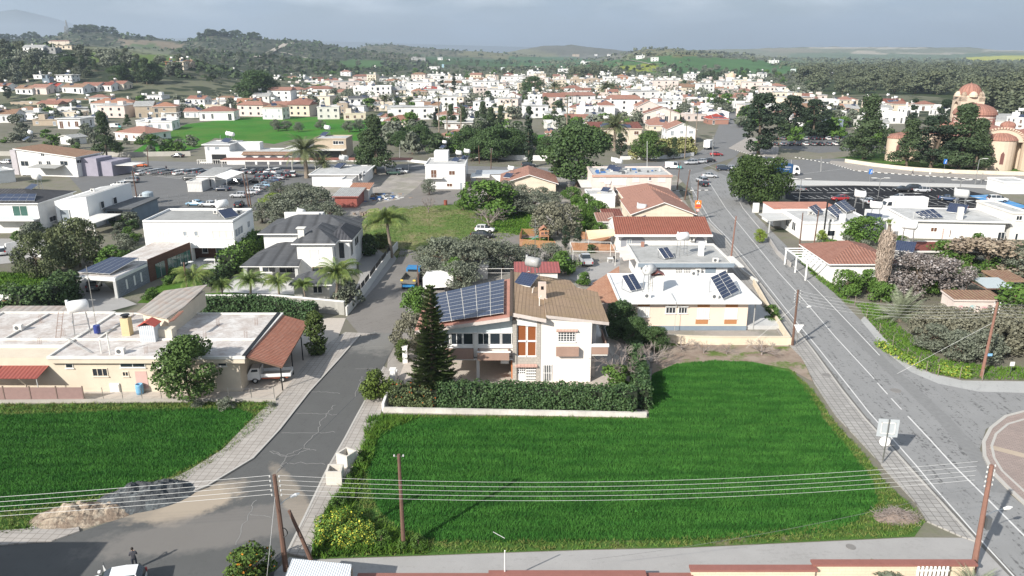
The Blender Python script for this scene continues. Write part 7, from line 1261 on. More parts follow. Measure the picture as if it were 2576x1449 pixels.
for a,b in(((0,0),(4.4,0)),((0,4.6),(4.4,4.6)),((0,0),(0,4.6)),((4.4,0),(4.4,4.6))):mb.tube([(*a,2.4),(*b,2.4)],.05,5)
mb.build('frame',plain('rust_pipe',(.30,.17,.13),.8),e);mb=MB();mb.slab([(.2,.2,2.5),(4.2,.2,2.5),(4.2,4.2,2.9),(.2,4.2,2.9)],.05);mb.build('roof',plain('sheet_pale',(.42,.47,.48),.4),e)
HH('small brown shack with pale framed opening at the right edge','c8',(2150,1000),(2340,1010),2.3,4,'monob','tan','brown',yaw=0,rise=.2,wf=((2210,1008,2310,1040,'dark',1),),name='shed',cat='shed')
HH('cream two storey house cut off by the right picture edge','c8',(2245,420),(2420,430),5.2,12,'flat','offw','lgrey',yaw=0,wf=((2265,440,2325,480,'dark',2),(2250,590,2290,660,'dark',1)))
HH('small white flat roofed building beside the blue parking bays','c4',(2240,1418),(2480,1420),3.0,7,'flat','white','lgrey',yaw=0,wf=((2256,1435,2300,1449,'shutter',2),))
t=T('church','large cream stone church with terracotta domes and a striped drum at the right','church',(128,238),yaw=R(-12));CW=plaster('church_stone',(.62,.50,.39),var=.08);CT=tiles('church_tiles',(.33,.165,.125),(.39,.21,.165),rowl=.8,wav=.7,dirt=.25);STRP=striped('drum_stripes',(.62,.52,.45),(.40,.22,.18),.9)
def dome(t,cx,cy,z,r,hh,drum=0,mats=None,name='dome',n=28):
 mb=MB()
 if drum:mb.lathe([(r*.97,0),(r*.97,drum),(0,drum)],(cx,cy,z),n,1)
 mb.lathe([(r*1.04,0),(r*1.04,.15)]+[(r*math.cos(a)*1.02,.15+hh*math.sin(a))for a in np.linspace(0,1.5,9)]+[(.15,hh+.2),(0,hh+.6)],(cx,cy,z+drum),n,0);return t.part(name,mb,mats or[CT,STRP])
def apse(t,cx,cy,r,h,hh,name='apse',rs=.9):
 mb=MB();mb.lathe([(r,0),(r,h)],(cx,cy,-1),24,1);mb.lathe([(r*1.05,0),(r*1.05,.2),(r*rs,hh*.45),(r*.5,hh*.85),(0,hh)],(cx,cy,h-1),24,0);t.part(name,mb,[CT,CW])
def vault(t,x0,x1,y0,y1,z,r,name='vault',axis='y',n=12,band=True):
 mb=MB();cx=(x0+x1)/2;w=(x1-x0)/2
 P=[(cx-w*math.cos(math.pi*i/n),z+r*math.sin(math.pi*i/n))for i in range(n+1)]
 for i in range(n):mb.slab([(P[i][0],y0,P[i][1]),(P[i+1][0],y0,P[i+1][1]),(P[i+1][0],y1,P[i+1][1]),(P[i][0],y1,P[i][1])],.25,0)
 mb.add([(a,y0+.3,b)for a,b in P],[tuple(range(n+1))],1);mb.add([(a,y1-.3,b)for a,b in P],[tuple(range(n+1))],1);o=t.part(name,mb,[CT,CW])
 if band:
  b=MB()
  for k in range(n*2):a0,a1=math.pi*k/(n*2),math.pi*(k+.55)/(n*2);q=lambda a,s:(cx-w*s*math.cos(a),y0-.06,z+r*s*math.sin(a));b.add([q(a0,.92),q(a1,.92),q(a1,1.06),q(a0,1.06)],[(0,1,2,3)])
  b.build('arch_band',CW,o)
body(t,10,42,6,34,-1,9.0,CW,'nave_wall');hip(t,10,42,6,34,9.1,2.2,CT,PL('cream'),ov=.8);dome(t,20,24,10.2,6.4,3.2,5.0)
vault(t,15,28,2.5,20,8.4,4.2);apse(t,21.5,4.5,4.8,10.0,2.4);apse(t,32.5,3.0,4.8,10.0,2.4);apse(t,41,5,4.6,10,2.6);vault(t,28.5,42,4,16,8.6,3.2)
dome(t,30,22.5,9.6,2.2,1.4,2.0);apse(t,5,18,3.4,10.4,1.6);apse(t,-4,18.6,2.9,8.4,1.4);body(t,-4,10,19,28,-1,7.5,CW,'side_chapel_wall');hip(t,-4,10,19,28,7.6,1.8,CT,ov=.5);dome(t,11.5,22.5,8,3.4,1.3,3.4,[CT,CW])
for cx,cy,r in((21.5,4.5,4.8),(32.5,3.0,4.8),(41,5,4.6),(-4,18.6,2.9)):
 mb=MB();mb.add([(cx-.5,cy-r-.05,2),(cx+.5,cy-r-.05,2),(cx+.5,cy-r-.05,5),(cx,cy-r-.05,5.8),(cx-.5,cy-r-.05,5),(cx-.5,cy-r+.2,2),(cx+.5,cy-r+.2,2),(cx+.5,cy-r+.2,5),(cx,cy-r+.2,5.8),(cx-.5,cy-r+.2,5)],[(0,1,2,3,4),(0,5,6,1),(1,6,7,2),(4,3,8,9),(0,4,9,5)]);t.part('window',mb,plain('church_window',(.16,.07,.06),.7))
for k in range(8):
 a=-1.57+(k-4)*.785;mb=MB();cx,cy=20+6.1*math.cos(a),24+6.1*math.sin(a);mb.box(cx-.35,cx+.35,cy-.35,cy+.35,11.2,13.8);t.part('drum_window',mb,plain('church_window',(.16,.07,.06),.7))
bt=T('bell_tower','church bell tower with arched openings, curved gables and terracotta dome','bell tower',(152.8,267),yaw=R(-10),z=1.4);mb=MB()
for x in(0,5.6):
 for y in(0,5.6):mb.box(x,x+1.9,y,y+1.9,-1,18.6)
mb.box(0,7.5,0,7.5,-1,11.5);mb.box(0,7.5,0,7.5,17.2,18.8);bt.part('wall',mb,CW)
mb=MB()
for sx_,sy_ in((0,0),(1,0),(0,1),(1,1)):
 for k in(0,1):a=(1.2+sx_*5.1,1.2+sy_*5.1);mb.lathe([(0,1.7),(.5,1.5),(.85,.9),(.9,0)],(a[0],a[1],18.7),12)
for cx,cy in((3.75,.4),(3.75,7.1),(.4,3.75),(7.1,3.75)):mb.lathe([(0,1.9),(.8,1.6),(1.4,.8),(1.5,0)],(cx,cy,18.7),12)
bt.part('curved_gable',mb,CW);dome(bt,3.75,3.75,18.8,3.6,3.6,.5,[CT,CW]);n=10
for side in 'fl':
 mp=side_map(side,0);P=[(1.9,11.5)]+[(3.75-1.85*math.cos(math.pi*i/n),15.2+1.8*math.sin(math.pi*i/n))for i in range(n+1)]+[(5.6,11.5)];mb=MB();mb.add([mp(a,-.02,z)for a,z in[(1.9,17.2)]+P[1:-1]+[(5.6,17.2)]],[tuple(range(n+3))]);bt.part('arch',mb,CW)
body(bt,2,5.5,2,5.5,11.5,12.0,PN('dgrey'),'bell_floor');mb=MB();mb.lathe([(0,1.2),(.4,1.1),(.6,.4),(.9,0)],(3.75,3.75,13),14);bt.part('bell',mb,plain('bronze',(.2,.13,.06),.4,.8))
wall([(1888+835*.2849,409),(2200,420),(2300,431),(2400,437),(2600,443)],1.2,.4,'church_wall','long low cream wall in front of the church trees','wall',plaster('wall_church',(.68,.60,.48)))
sheet('churchyard',[(2080,400),(2200,415),(2400,434),(2800,440),(2800,395),(2200,385)],.02,M_VERGE)
HH('grey green metal roofed building beside the conifers left of the church','c4',(690,870),(810,868),5,10,'flat','bgrey','bgrey',yaw=0)
rt_=random.Random(21);FARH=[]
WCN=dict(white='white',offw='off white',cream='cream',pink='pale pink',beige='beige',grey='grey',peach='peach',salmon='salmon pink',yellow='yellow',orange='orange',bgrey='blue grey',tan='brown')
RCN=dict(red='red tiled',salmon='salmon tiled',maroon='maroon tiled',brown='brown tiled',orange='orange tiled',terra='terracotta tiled',bred='bright red',tgrey='grey tiled',dark='dark',lgrey='flat grey',grey='flat grey',white='flat white',offw='flat pale',bgrey='flat grey')
def FH(c,x0,x1,yt,yb,roof='flat',wall='white',rc='lgrey',yaw=0,d=None,hill=False,heat=None,rise=None,axis='x',note=None,pvn=0,h=None):
 cx=(x0+x1)/2;base=GT(cx,yb,c)if hill else G(cx,yb,0,c);hh=h or min(11,max(2.6,topz(base,yt,c)-base.z));X,Y=D(x0,yb,c);X2,_=D(x1,yb,c)
 zc=base.y*math.cos(PITCH)-(base.z-CH)*math.sin(PITCH);Wd=(X2-X)/F*zc;Wd=max(4,Wd/max(.4,math.cos(R(yaw))));ln=Wd;dd=d or min(13,max(7,Wd*.75))
 ax,ay=base.x-ln/2*math.cos(R(yaw)),base.y-ln/2*math.sin(R(yaw));t=T('house','house','house',(ax,ay),(ax+ln*math.cos(R(yaw)),ay+ln*math.sin(R(yaw))),None,z=base.z)
 wm=PL(wall);body(t,0,ln,0,dd,-1.5,hh,wm);rise=rise or min(2.4,dd*.17+.3);roofon(t,ln,dd,hh,roof,rc,wall,rise,.45,axis,.35)
 st=max(1,round(hh/3.2));zz=hh/st;nw=max(1,min(6,int(ln/3.6)))if base.y<700 else max(1,min(3,int(ln/5)))
 wst=rt_.choice(['dark','dark','dark','brown','grey'])
 for s in range(st):
  for k in range(nw):
   if rt_.random()<.12:continue
   u=(k+.5)*ln/nw;w=rt_.choice([.55,.65,.9]);lo=.9 if rt_.random()<.75 else .1
   if base.y<480:win(t,'f',0,u-w,u+w,s*zz+lo,s*zz+zz*.76,style=wst,panes=2)
   else:mb=MB();mb.box(u-w,u+w,-.06,.02,s*zz+lo,s*zz+zz*.76);t.part('window',mb,glass())
  for k in range(2 if base.y<700 else 1):
   v=(k+.5)*dd/2;side='l' if base.x>0 else 'r';mp=side_map(side,0 if side=='l' else ln);mb=MB();mbox(mb,mp,v-.5,v+.5,-.02,.06,s*zz+.9,s*zz+zz*.76);t.part('window',mb,glass())
 if heat if heat is not None else rt_.random()<.8:heater(t,ln*rt_.uniform(.25,.8),dd*rt_.uniform(.3,.7),hh+(.1 if roof in('flat','slab')else rise*.5),rt_.uniform(1.1,1.5),rt_.uniform(-1,1),rt_.choice(['white','white','offw']),rt_.uniform(1.2,2.2))
 if pvn:pvarray(t,[(ln*.2,.5,hh+.6),(ln*.8,.5,hh+.6),(ln*.8,3.4,hh+1.5),(ln*.2,3.4,hh+1.5)],pvn,2)
 if rt_.random()<.35 and roof=='flat':body(t,ln*.1,ln*.35,dd*.4,dd*.75,hh+.02,hh+2.4,wm,'stair_room')
 elif rt_.random()<.4:mb=MB();a=ln*rt_.uniform(.2,.8);mb.box(a,a+.8,dd*.6,dd*.6+.8,hh,hh+rise+1.0);t.part('chimney',mb,wm)
 sz='three storey ' if st>=3 else 'two storey ' if st==2 else 'low '
 FARH.append((t.o,D(cx,yt,c),base.y,sz+WCN[wall]+' house with '+RCN.get(rc,rc)+' roof',note));return t
for a in[('a',1060,1370,485,620,'slab','white','offw',-8,9,1),('a',630,800,490,560,'flat','white','offw',-8,8,1),('a',800,940,560,630,'flat','bgrey','offw',-6,8,1),('a',280,640,745,850,'gable','white','brown',-12,11,1),('a',570,900,725,850,'gable','pink','salmon',-8,11,1),('a',860,1100,700,800,'gable','white','bred',-10,10,1),('a',1150,1600,715,830,'gable','white','brown',-14,11,1),('a',1490,1870,690,790,'gable','white','terra',-14,11,1),('a',1790,2120,680,790,'gable','white','maroon',-12,10,1),('a',2020,2350,655,760,'gable','cream','red',-10,10,1),('a',1660,2050,805,910,'flat','bgrey','white',-10,10,0),('a',2250,2530,825,910,'hip','cream','orange',-8,10,0),('a',200,740,1005,1110,'flat','beige','grey',-5,9,0),('a',820,1330,1005,1090,'gable','white','salmon',-8,10,0),('a',1360,1700,1000,1080,'gable','white','brown',-8,10,0),('a',1760,2500,1015,1250,'hip','white','orange',8,13,0),('a',-120,290,1225,1385,'gable','white','brown',6,11,0),('a',640,1100,1335,1440,'flat','beige','grey',6,10,0),('a',1090,1540,1310,1500,'slab','white','lgrey',-4,11,0),('a',660,1500,1195,1290,'flat','cream','lgrey',0,10,0),('a',1010,1360,1130,1200,'flat','white','white',0,9,0),('a',1380,1690,1120,1190,'slab','grey','lgrey',0,8,0),('a',1440,1840,1290,1400,'flat','grey','lgrey',-4,10,0),('a',-100,160,700,800,'gable','white','red',-8,10,1),('b',560,720,235,370,'slab','orange','cream',20,9,1),('b',720,890,235,380,'slab','cream','cream',0,9,1),('b',885,1030,245,345,'gable','beige','brown',0,9,1),('b',970,1560,465,680,'flat','white','lgrey',6,16,0),('b',1630,1710,392,550,'flat','pink','offw',0,6,0),('b',1740,1960,415,570,'flat','grey','white',0,12,0),('b',2290,2700,375,500,'flat','white','white',0,14,0),('b',870,1440,705,860,'hip','white','tgrey',10,12,0),('b',210,560,705,775,'flat','white','lgrey',0,10,0),('b',690,850,795,870,'flat','white','lgrey',0,8,0),('b',560,870,705,790,'flat','cream','lgrey',0,8,0),('b',220,800,925,1030,'flat','white','lgrey',-4,14,0),('b',0,240,935,1060,'flat','white','lgrey',-4,12,0),('b',0,310,1065,1290,'gable','beige','tgrey',12,11,0),('b',330,740,1085,1290,'hip','beige','orange',12,11,0),('b',470,750,1215,1290,'slab','white','white',8,8,0),('b',20,660,1345,1450,'flat','white','offw',10,14,0),('b',900,1170,1175,1290,'gable','white','salmon',0,8,0),('b',1200,1830,1175,1345,'hip','white','terra',6,12,0),('b',1650,1860,895,960,'hip','beige','red',0,9,0),('b',1150,1370,915,980,'hip','grey','red',0,9,0),('b',1910,2320,1000,1140,'gable','cream','orange',10,11,0,None,None,'x'),('b',2270,2700,1075,1210,'flat','white','lgrey',6,10,0),('b',1410,1930,955,1050,'hip','grey','brown',0,12,0),('b',620,880,545,620,'gable','cream','brown',0,9,0),('b',1450,1870,685,760,'hip','pink','salmon',0,10,0),('b',1650,1950,775,870,'hip','white','salmon',0,9,0),('b',2100,2240,415,480,'flat','cream','offw',0,9,0),('b',1900,2180,1110,1190,'slab','cream','terra',0,5,0),('c',0,440,358,480,'flat','white','lgrey',6,14,0),('c',200,480,545,620,'hip','white','brown',0,11,0),('c',10,200,605,700,'flat','white','lgrey',10,9,0),('c',390,690,590,700,'flat','white','lgrey',6,10,0),('c',600,830,600,750,'flat','white','lgrey',14,10,0),('c',950,1270,590,740,'hip','white','terra',8,12,0),('c',1270,1450,440,500,'hip','cream','salmon',0,10,0),('c',1380,1560,640,710,'flat','white','white',0,9,0),('c',1060,1580,820,895,'hip','cream','salmon',0,13,0),('c',1510,1760,705,930,'flat','white','white',0,12,0),('c',1730,2220,700,945,'flat','white','white',4,13,0),('c',1890,2160,550,620,'hip','white','dark',0,10,0),('c',2080,2400,598,670,'hip','white','orange',0,10,0),('c',2260,2490,765,930,'gable','cream','tgrey',6,11,0),('c',240,600,775,900,'flat','white','white',0,10,0),('c',490,790,855,950,'gable','white','brown',6,9,0),('c',190,670,978,1050,'flat','white','lgrey',4,10,0),('c',0,440,1075,1250,'gable','white','salmon',10,12,0),('c',770,1230,1105,1240,'flat','pink','lgrey',6,10,0),('c',1210,1400,1025,1200,'flat','beige','lgrey',6,11,0),('c',950,1440,915,1010,'flat','cream','lgrey',0,11,0),('c',1440,1800,930,1100,'gable','white','dark',14,11,0,None,1.4),('c',2100,2420,1015,1090,'flat','cream','lgrey',0,9,0),('c',2150,2490,1125,1210,'gable','white','tgrey',0,9,0),('c',2080,2700,1355,1480,'hip','cream','red',0,13,0),('c',2000,2200,1290,1400,'hip','white','salmon',0,9,0),('c',0,260,720,790,'hip','white','red',0,10,0),('c',700,930,560,620,'gable','white','maroon',0,9,0),('d',40,300,495,585,'flat','white','lgrey',0,12,0),('d',330,600,475,580,'flat','white','offw',0,13,0),('d',350,565,640,725,'hip','white','salmon',0,11,0),('d',640,870,520,595,'gable','white','tgrey',0,10,0),('d',200,560,760,860,'hip','pink','bred',0,12,0),('d',680,810,775,870,'hip','cream','salmon',0,9,0),('d',850,1110,800,1000,'flat','white','lgrey',4,11,0),('d',970,1210,745,840,'gable','cream','tgrey',0,10,0),('d',1210,1510,830,910,'hip','white','salmon',0,11,0),('d',1420,1560,485,590,'flat','cream','offw',0,9,0),('d',1540,1660,500,580,'hip','cream','brown',0,9,0),('d',1760,1950,480,595,'hip','salmon','maroon',0,10,0),('d',2030,2260,510,600,'flat','white','white',0,10,0),('d',2200,2520,425,560,'flat','white','white',0,12,0),('d',1220,1600,660,740,'flat','white','lgrey',0,11,0),('d',1760,2010,700,770,'hip','white','salmon',0,10,0),('d',1740,2060,880,1045,'gable','white','salmon',-8,12,0,None,None,'y'),('d',2105,2460,1045,1195,'flat','white','offw',0,11,0),('d',830,1140,1115,1290,'slab','white','red',0,11,0,None,None,'x',2),('d',0,330,1070,1130,'gable','beige','tgrey',0,10,0),('d',85,205,600,690,'flat','grey','offw',0,7,0),('d',1080,1320,490,560,'gable','grey','tgrey',0,9,0),('d',2000,2180,640,710,'flat','white','lgrey',0,9,0),('d',680,1290,1420,1500,'slab','white','lgrey',0,9,0),('e',-70,335,905,1090,'gable','pink','red',0,13,0),('e',210,430,375,470,'flat','white','white',0,10,0),('e',470,870,565,710,'flat','beige','offw',6,13,0),('e',860,1045,560,700,'flat','beige','offw',6,12,0),('e',505,860,490,560,'hip','pink','maroon',0,11,0),('e',985,1225,450,520,'flat','white','white',0,11,0),('e',1060,1250,525,650,'flat','white','white',0,10,0),('e',1300,1530,515,650,'hip','orange','orange',0,10,0),('e',1560,2240,660,735,'slab','white','white',0,14,0),('e',1660,2040,720,880,'flat','white','white',0,9,0),('e',1990,2240,610,680,'hip','white','salmon',0,9,0),('e',450,970,1105,1265,'hip','cream','red',0,12,0,None,None,'x',3),('e',975,1270,1060,1310,'hip','white','red',0,12,0),('e',1040,1330,840,990,'flat','pink','cream',0,11,0),('e',1250,1760,905,1060,'flat','white','lgrey',0,11,0),('e',1350,1670,1015,1170,'flat','pink','lgrey',0,9,0),('e',1695,2130,1075,1300,'gable','pink','salmon',0,13,0,None,3,'y'),('e',1830,2490,1215,1390,'gable','pink','red',-6,12,0,None,3,'y'),('e',0,300,630,730,'flat','white','white',0,10,0),('e',2040,2340,805,910,'flat','cream','cream',0,10,0),('e',2330,2600,805,960,'flat','offw','lgrey',0,10,0),('e',780,1040,870,940,'hip','pink','salmon',0,10,0),('e',500,760,730,800,'hip','white','red',0,10,0),('e',120,290,500,600,'flat','white','white',0,9,0),('e',2240,2510,655,740,'flat','cream','offw',0,10,0),('e',2350,2560,710,770,'gable','pink','salmon',0,9,0),('e',740,1100,1295,1370,'gable','bgrey','tgrey',0,10,0),('e',640,960,915,980,'flat','white','maroon',0,9,0),('e',1930,2290,1395,1500,'hip','cream','salmon',0,12,0),('f',135,520,432,475,'gable','white','orange',0,11,0),('f',210,380,395,425,'hip','white','salmon',0,11,0),('f',380,630,388,445,'flat','white','white',0,12,0),('f',640,710,370,415,'flat','white','white',0,8,0),('f',550,750,450,495,'hip','pink','red',0,11,0),('f',550,730,497,545,'gable','beige','salmon',0,9,0),('f',560,790,568,632,'flat','white','white',0,11,0),('f',700,820,505,565,'flat','white','white',0,9,0),('f',880,1010,385,490,'flat','white','white',0,10,0),('f',940,1150,465,510,'hip','cream','orange',0,10,0),('f',1130,1290,462,500,'flat','white','lgrey',0,9,0),('f',885,1120,635,700,'monob','white','white',0,11,0),('f',1010,1210,718,790,'monob','pink','red',0,11,0,None,None,'x',3),('f',60,360,525,590,'flat','white','white',0,11,0),('f',265,410,585,645,'flat','white','white',0,9,0),('f',100,210,598,650,'gable','pink','salmon',0,9,0),('f',160,475,675,760,'flat','white','offw',0,12,0),('f',265,475,765,800,'hip','salmon','bred',0,11,0,None,None,'x',2),('f',695,765,270,328,'flat','white','white',0,9,0),('f',795,880,262,328,'gable','white','tgrey',0,9,0),('f',0,110,515,560,'gable','pink','salmon',0,9,0),('f',1050,1220,500,560,'hip','grey','brown',0,10,0),('f',660,790,630,680,'hip','white','terra',0,8,0),('g',130,265,362,395,'hip','cream','salmon',0,10,0),('g',20,130,362,405,'flat','white','white',0,10,0),('g',85,200,420,470,'gable','cream','orange',0,10,0),('g',180,270,420,470,'gable','beige','tgrey',0,9,0),('g',20,160,455,510,'flat','white','white',0,10,0),('g',450,600,382,430,'gable','white','maroon',0,11,0,None,None,'x',2),('g',430,510,425,460,'gable','white','tgrey',0,9,0),('g',530,640,392,440,'hip','cream','red',0,10,0),('g',700,820,395,440,'hip','white','red',0,10,0),('g',440,600,475,530,'flat','white','white',0,10,0),('g',1210,1400,505,560,'gable','offw','tgrey',0,13,0),('g',1390,1500,490,560,'flat','white','white',0,10,0),('g',600,700,420,480,'flat','white','white',0,9,0),('g',830,960,430,480,'flat','white','lgrey',0,9,0),('g',515,640,140,165,'gable','beige','lgrey' if 0 else 'tgrey',0,14,0),('g',930,1110,112,126,'gable','white','tgrey',0,14,0),('g',90,250,178,194,'gable','beige','tgrey',0,14,0),('g',1340,1400,228,245,'gable','pink','red',0,9,0)]:
 kw={}
 if len(a)>12 and a[12]:kw['rise']=a[12]
 if len(a)>13 and a[13]:kw['axis']=a[13]
 if len(a)>14:kw['pvn']=a[14]
 FH(*a[:5],roof=a[5],wall=a[6],rc=a[7],yaw=a[8],d=a[9],hill=bool(a[10]),**kw)
FH('c3',1515,1780,1010,1140,'gable','white','salmon',0,12,axis='y',rise=2.4);FH('c3',790,1270,1010,1160,'monob','cream','maroon',0,12,rise=1.5,pvn=3,axis='x');FH('c3',1350,1550,985,1030,'hip','cream','salmon',0,12);FH('c2',1830,2130,1085,1170,'hip','white','salmon',0,12,pvn=2);FH('c2',370,480,1170,1200,'hip','cream','red',0,6)if 0 else None
FH('c3',375,475,1075,1110,'hip','salmon','salmon',0,6,h=2.6);FH('c1',1120,1500,1115,1190,'hip','white','salmon',-24,13,rise=2.2);FH('c1',1400,1720,1005,1090,'flat','white','offw',8,13)
FH('c2',1870,2130,975,1010,'slab','offw','lgrey',0,9,h=3);FH('c3',360,620,970,1005,'flat','offw','lgrey',0,9,h=3)
for a in(('c4',660,840,795,860,'flat','white','lgrey'),('c4',1165,1350,805,870,'flat','white','white'),('c4',1150,1215,890,940,'gable','white','tgrey'),('c4',2330,2500,850,950,'flat','white','white'),('c4',1020,1110,700,760,'hip','cream','salmon'),('c4',330,460,880,950,'flat','white','lgrey'),('c4',960,1080,880,950,'flat','offw','lgrey')):FH(*a[:5],roof=a[5],wall=a[6],rc=a[7])
for c,x0,x1,yt,yb,wl_,rf,rc in(('c1',240,440,255,330,'white','gable','tgrey'),('c1',440,560,260,320,'grey','flat','lgrey'),('c1',490,700,195,240,'cream','hip','salmon'),('c1',560,720,235,275,'cream','slab','cream'),('c2',1700,1820,420,452,'white','slab','white'),('c3',1230,1305,318,348,'white','flat','white'),('c3',1370,1435,335,372,'white','flat','white'),('c3',705,795,378,402,'white','flat','white'),('c2',890,985,470,510,'white','hip','salmon'),('c2',1555,1690,338,365,'grey','flat','lgrey'),('c2',1805,1850,340,360,'white','gable','white' if 0 else 'tgrey'),('c4',165,250,340,368,'white','flat','white'),('c3',625,690,305,328,'beige','flat','offw'),('c3',835,860,305,322,'white','flat','white'),('c3',955,985,308,326,'white','flat','white'),('c2',1885,1920,352,362,'white','flat','white')):
 FH(c,x0,x1,yt,yb,rf,wl_,rc,0,10,hill=True,heat=False)
DH=[];occ=[(x,y)for _,(x,y),_,_,_ in FARH];k=0
for tries in range(16000):
 if k>=300:break
 x=rt_.uniform(40,2060);y=rt_.uniform(196,300)
 if x>1900 and y<235:continue
 if x<900 and y>290 and x>300:continue
 if x<420 and y<225:continue
 if y<205 and x<900:continue
 sp=6.5+(y-190)*.25
 if any(abs(x-a)<sp*1.4 and abs(y-b)<sp*.36 for a,b in occ):continue
 g0=G(x,y+8)
 if 1830<x<1890 and y>255:continue
 w=12/g0.y*F;occ.append((x,y));k+=1
 rf=rt_.choice(['flat','flat','flat','gable','hip'])
 if y<216 or k>62:DH.append((x,y,g0,rf));continue
 FH('D',x-w/2,x+w/2,y,y+3.4/g0.y*F,rf,rt_.choice(['white','white','offw','cream','pink','beige']),rt_.choice(['lgrey','offw'])if rf=='flat' else rt_.choice(['salmon','terra','red','brown','tgrey','orange']),rt_.uniform(-15,15),h=rt_.choice([3.2,3.4,6.2]))
rg0=random.Random(55);mb=MB();dm=[PL('white'),PL('cream'),PL('pink'),RT('salmon'),RT('terra'),RT('brown'),flatroof('flatroof_lgrey',C['lgrey'],mul(C['lgrey'],.7)),glass(),PN('offw')]
for x,y,g0,rf in DH:
 a=rt_.uniform(-.3,.3);ca,sa=math.cos(a),math.sin(a);w,d,h=rt_.choice([9,11,13,16,22]),rt_.uniform(8,14),rt_.choice([3.2,3.4,6.2,6.4,9.4]);q=lambda u,v,z:(g0.x+u*ca-v*sa,g0.y+u*sa+v*ca,z);wm=rt_.choice([0,0,0,1,2])
 def bx_(u0,u1,v0,v1,z0,z1,m):mb.add([q(u0,v0,z0),q(u1,v0,z0),q(u1,v1,z0),q(u0,v1,z0),q(u0,v0,z1),q(u1,v0,z1),q(u1,v1,z1),q(u0,v1,z1)],[(0,3,2,1),(4,5,6,7),(0,1,5,4),(1,2,6,5),(2,3,7,6),(3,0,4,7)],m)
 bx_(-w/2,w/2,0,d,0,h,wm)
 for s in range(int(h/3)):
  for u in(-w*.3,0,w*.3):bx_(u-.6,u+.6,-.08,0,s*3+1,s*3+2.3,7)
 if rf=='flat' or rt_.random()<.5:bx_(-w/2-.3,w/2+.3,-.3,d+.3,h,h+.3,6);bx_(w*.1,w*.3,d*.4,d*.7,h+.3,h+2.2,wm);bx_(-w*.3,-w*.15,d*.3,d*.42,h+1.2,h+2.3,8)
 else:e_=.6;r_=rt_.choice([3,4,5]);k_=d/2 if rf=='hip' else 0;mb.add([q(-w/2-e_,-e_,h),q(w/2+e_,-e_,h),q(w/2+e_,d+e_,h),q(-w/2-e_,d+e_,h),q(-w/2+k_*.8,d/2,h+2),q(w/2-k_*.8,d/2,h+2)],[(0,1,5,4),(2,3,4,5),(3,0,4),(1,2,5)],r_)
V=[];rz_=np.random.default_rng(14)
for _ in range(950):
 x,y=rg0.uniform(300,2040),rg0.uniform(188,262)
 p=G(x,y);hh=rg0.uniform(3.5,8.5);r=hh*.45;V.append(cloud([(p.x,p.y,hh*.55,r,r,hh*.45),(p.x+r*.8,p.y,hh*.4,r*.8,r*.8,r*.8)],60,.6,rz_))
tag(arrmesh('town_greenery',np.concatenate(V),4,L_OLIVE),'small trees and bushes filling the gaps of the farthest rows of the town','greenery',None,'stuff')
tag(mb.build('distant_houses',dm),'many small pale houses in the farthest rows of the town','houses',None,'stuff')
LM=[(90,120,'on the left hillside'),(230,190,'in the upper left rows under the dark conifers'),(60,260,'at the far left edge'),(300,270,'left above the green field'),(480,250,'beyond the top of the green field'),(510,195,'around the tall white block at left'),(640,215,'beside the tall dark pines at left'),(660,180,'below the scrubby hill'),(760,280,'behind the far end of the green field'),(800,215,'in the white cluster left of centre'),(950,240,'around the white apartment block'),(1000,300,'near the red roofed house left of centre'),(1110,195,'near the two thin cypresses'),(1180,235,'right of the two thin cypresses'),(1150,330,'in the trees at centre'),(1260,180,'near the white billboard at centre'),(1340,205,'in the rows right of centre'),(1390,255,'near the salmon gabled house at centre'),(1480,200,'around the long beige building'),(1530,270,'around the red roofed house with solar strip'),(1560,330,'behind the round green tree'),(1620,220,'by the big white louvred building'),(1680,290,'near the tall fan palms'),(1760,210,'left of the avenue curve'),(1800,290,'beside the curving avenue'),(1900,215,'right of the avenue top'),(1950,270,'between the dark conifers and the avenue'),(2110,265,'left of the church conifers'),(2250,255,'just left of the church'),(2500,310,'behind the church'),(2200,180,'among the eucalyptus wood'),(1500,140,'far out on the plain'),(1680,140,'on the green knoll far away'),(2000,170,'at the far edge of town')]
def place_phrase(x,y):return min(LM,key=lambda l:(l[0]-x)**2+((l[1]-y)*2.2)**2)[2]
for o,(x,y),dist,desc,note in FARH:o['label']=desc+' '+place_phrase(x,y)
def billboard(c,x0,x1,y0,y1,yb,col,label,legs=1,hill=False):
 b=G((x0+x1)/2,yb,0,c);X0,X1=D(x0,0,c)[0],D(x1,0,c)[0];w=(X1-X0)/F*(b.y*math.cos(PITCH)+10);z1,z0=topz(b,y0,c),topz(b,y1,c);e=empty('billboard',label,'billboard',b);m=MB();m.box(-w/2,w/2,-.2,.2,z0,z1);m.build('panel',plain('board_'+label[:8],col,.6),e)
 for i in range(legs):x=0 if legs==1 else(-w/2+.5 if i==0 else w/2-.5);m=MB();m.tube([(x,.3,0),(x,.3,z0+.2)],.25,6);m.build('leg',PN('grey'),e)
billboard('c2',183,218,388,425,450,C['white'],'white square billboard on a pole above the left town');billboard('c2',1845,1866,398,430,460,(.30,.45,.52),'pale blue billboard on a pole beside the white hall far away');billboard('c2',2400,2434,428,455,478,(.6,.65,.65),'white billboard between two grey legs on the plain',2)
billboard('c3',262,285,415,436,455,C['white'],'small white board above the white three storey house');billboard('c3',1040,1065,412,436,460,C['white'],'white board standing in the green fields');billboard('c3',1800,1822,396,432,470,(.03,.05,.10),'dark blue half of the big sign above the conifers');billboard('c3',1822,1862,394,432,470,(.75,.45,.06),'orange billboard beside the dark blue one above the conifers');billboard('c4',350,397,415,441,462,C['white'],'white billboard at the edge of the eucalyptus wood');billboard('c3',1526,1552,441,472,530,(.62,.64,.62),'pale tall sign tower behind the avenue');billboard('c2',1210,1224,410,485,486,C['offw'],'slim pale tower in the orchards at centre')
m=MB();p=GT(171,84);
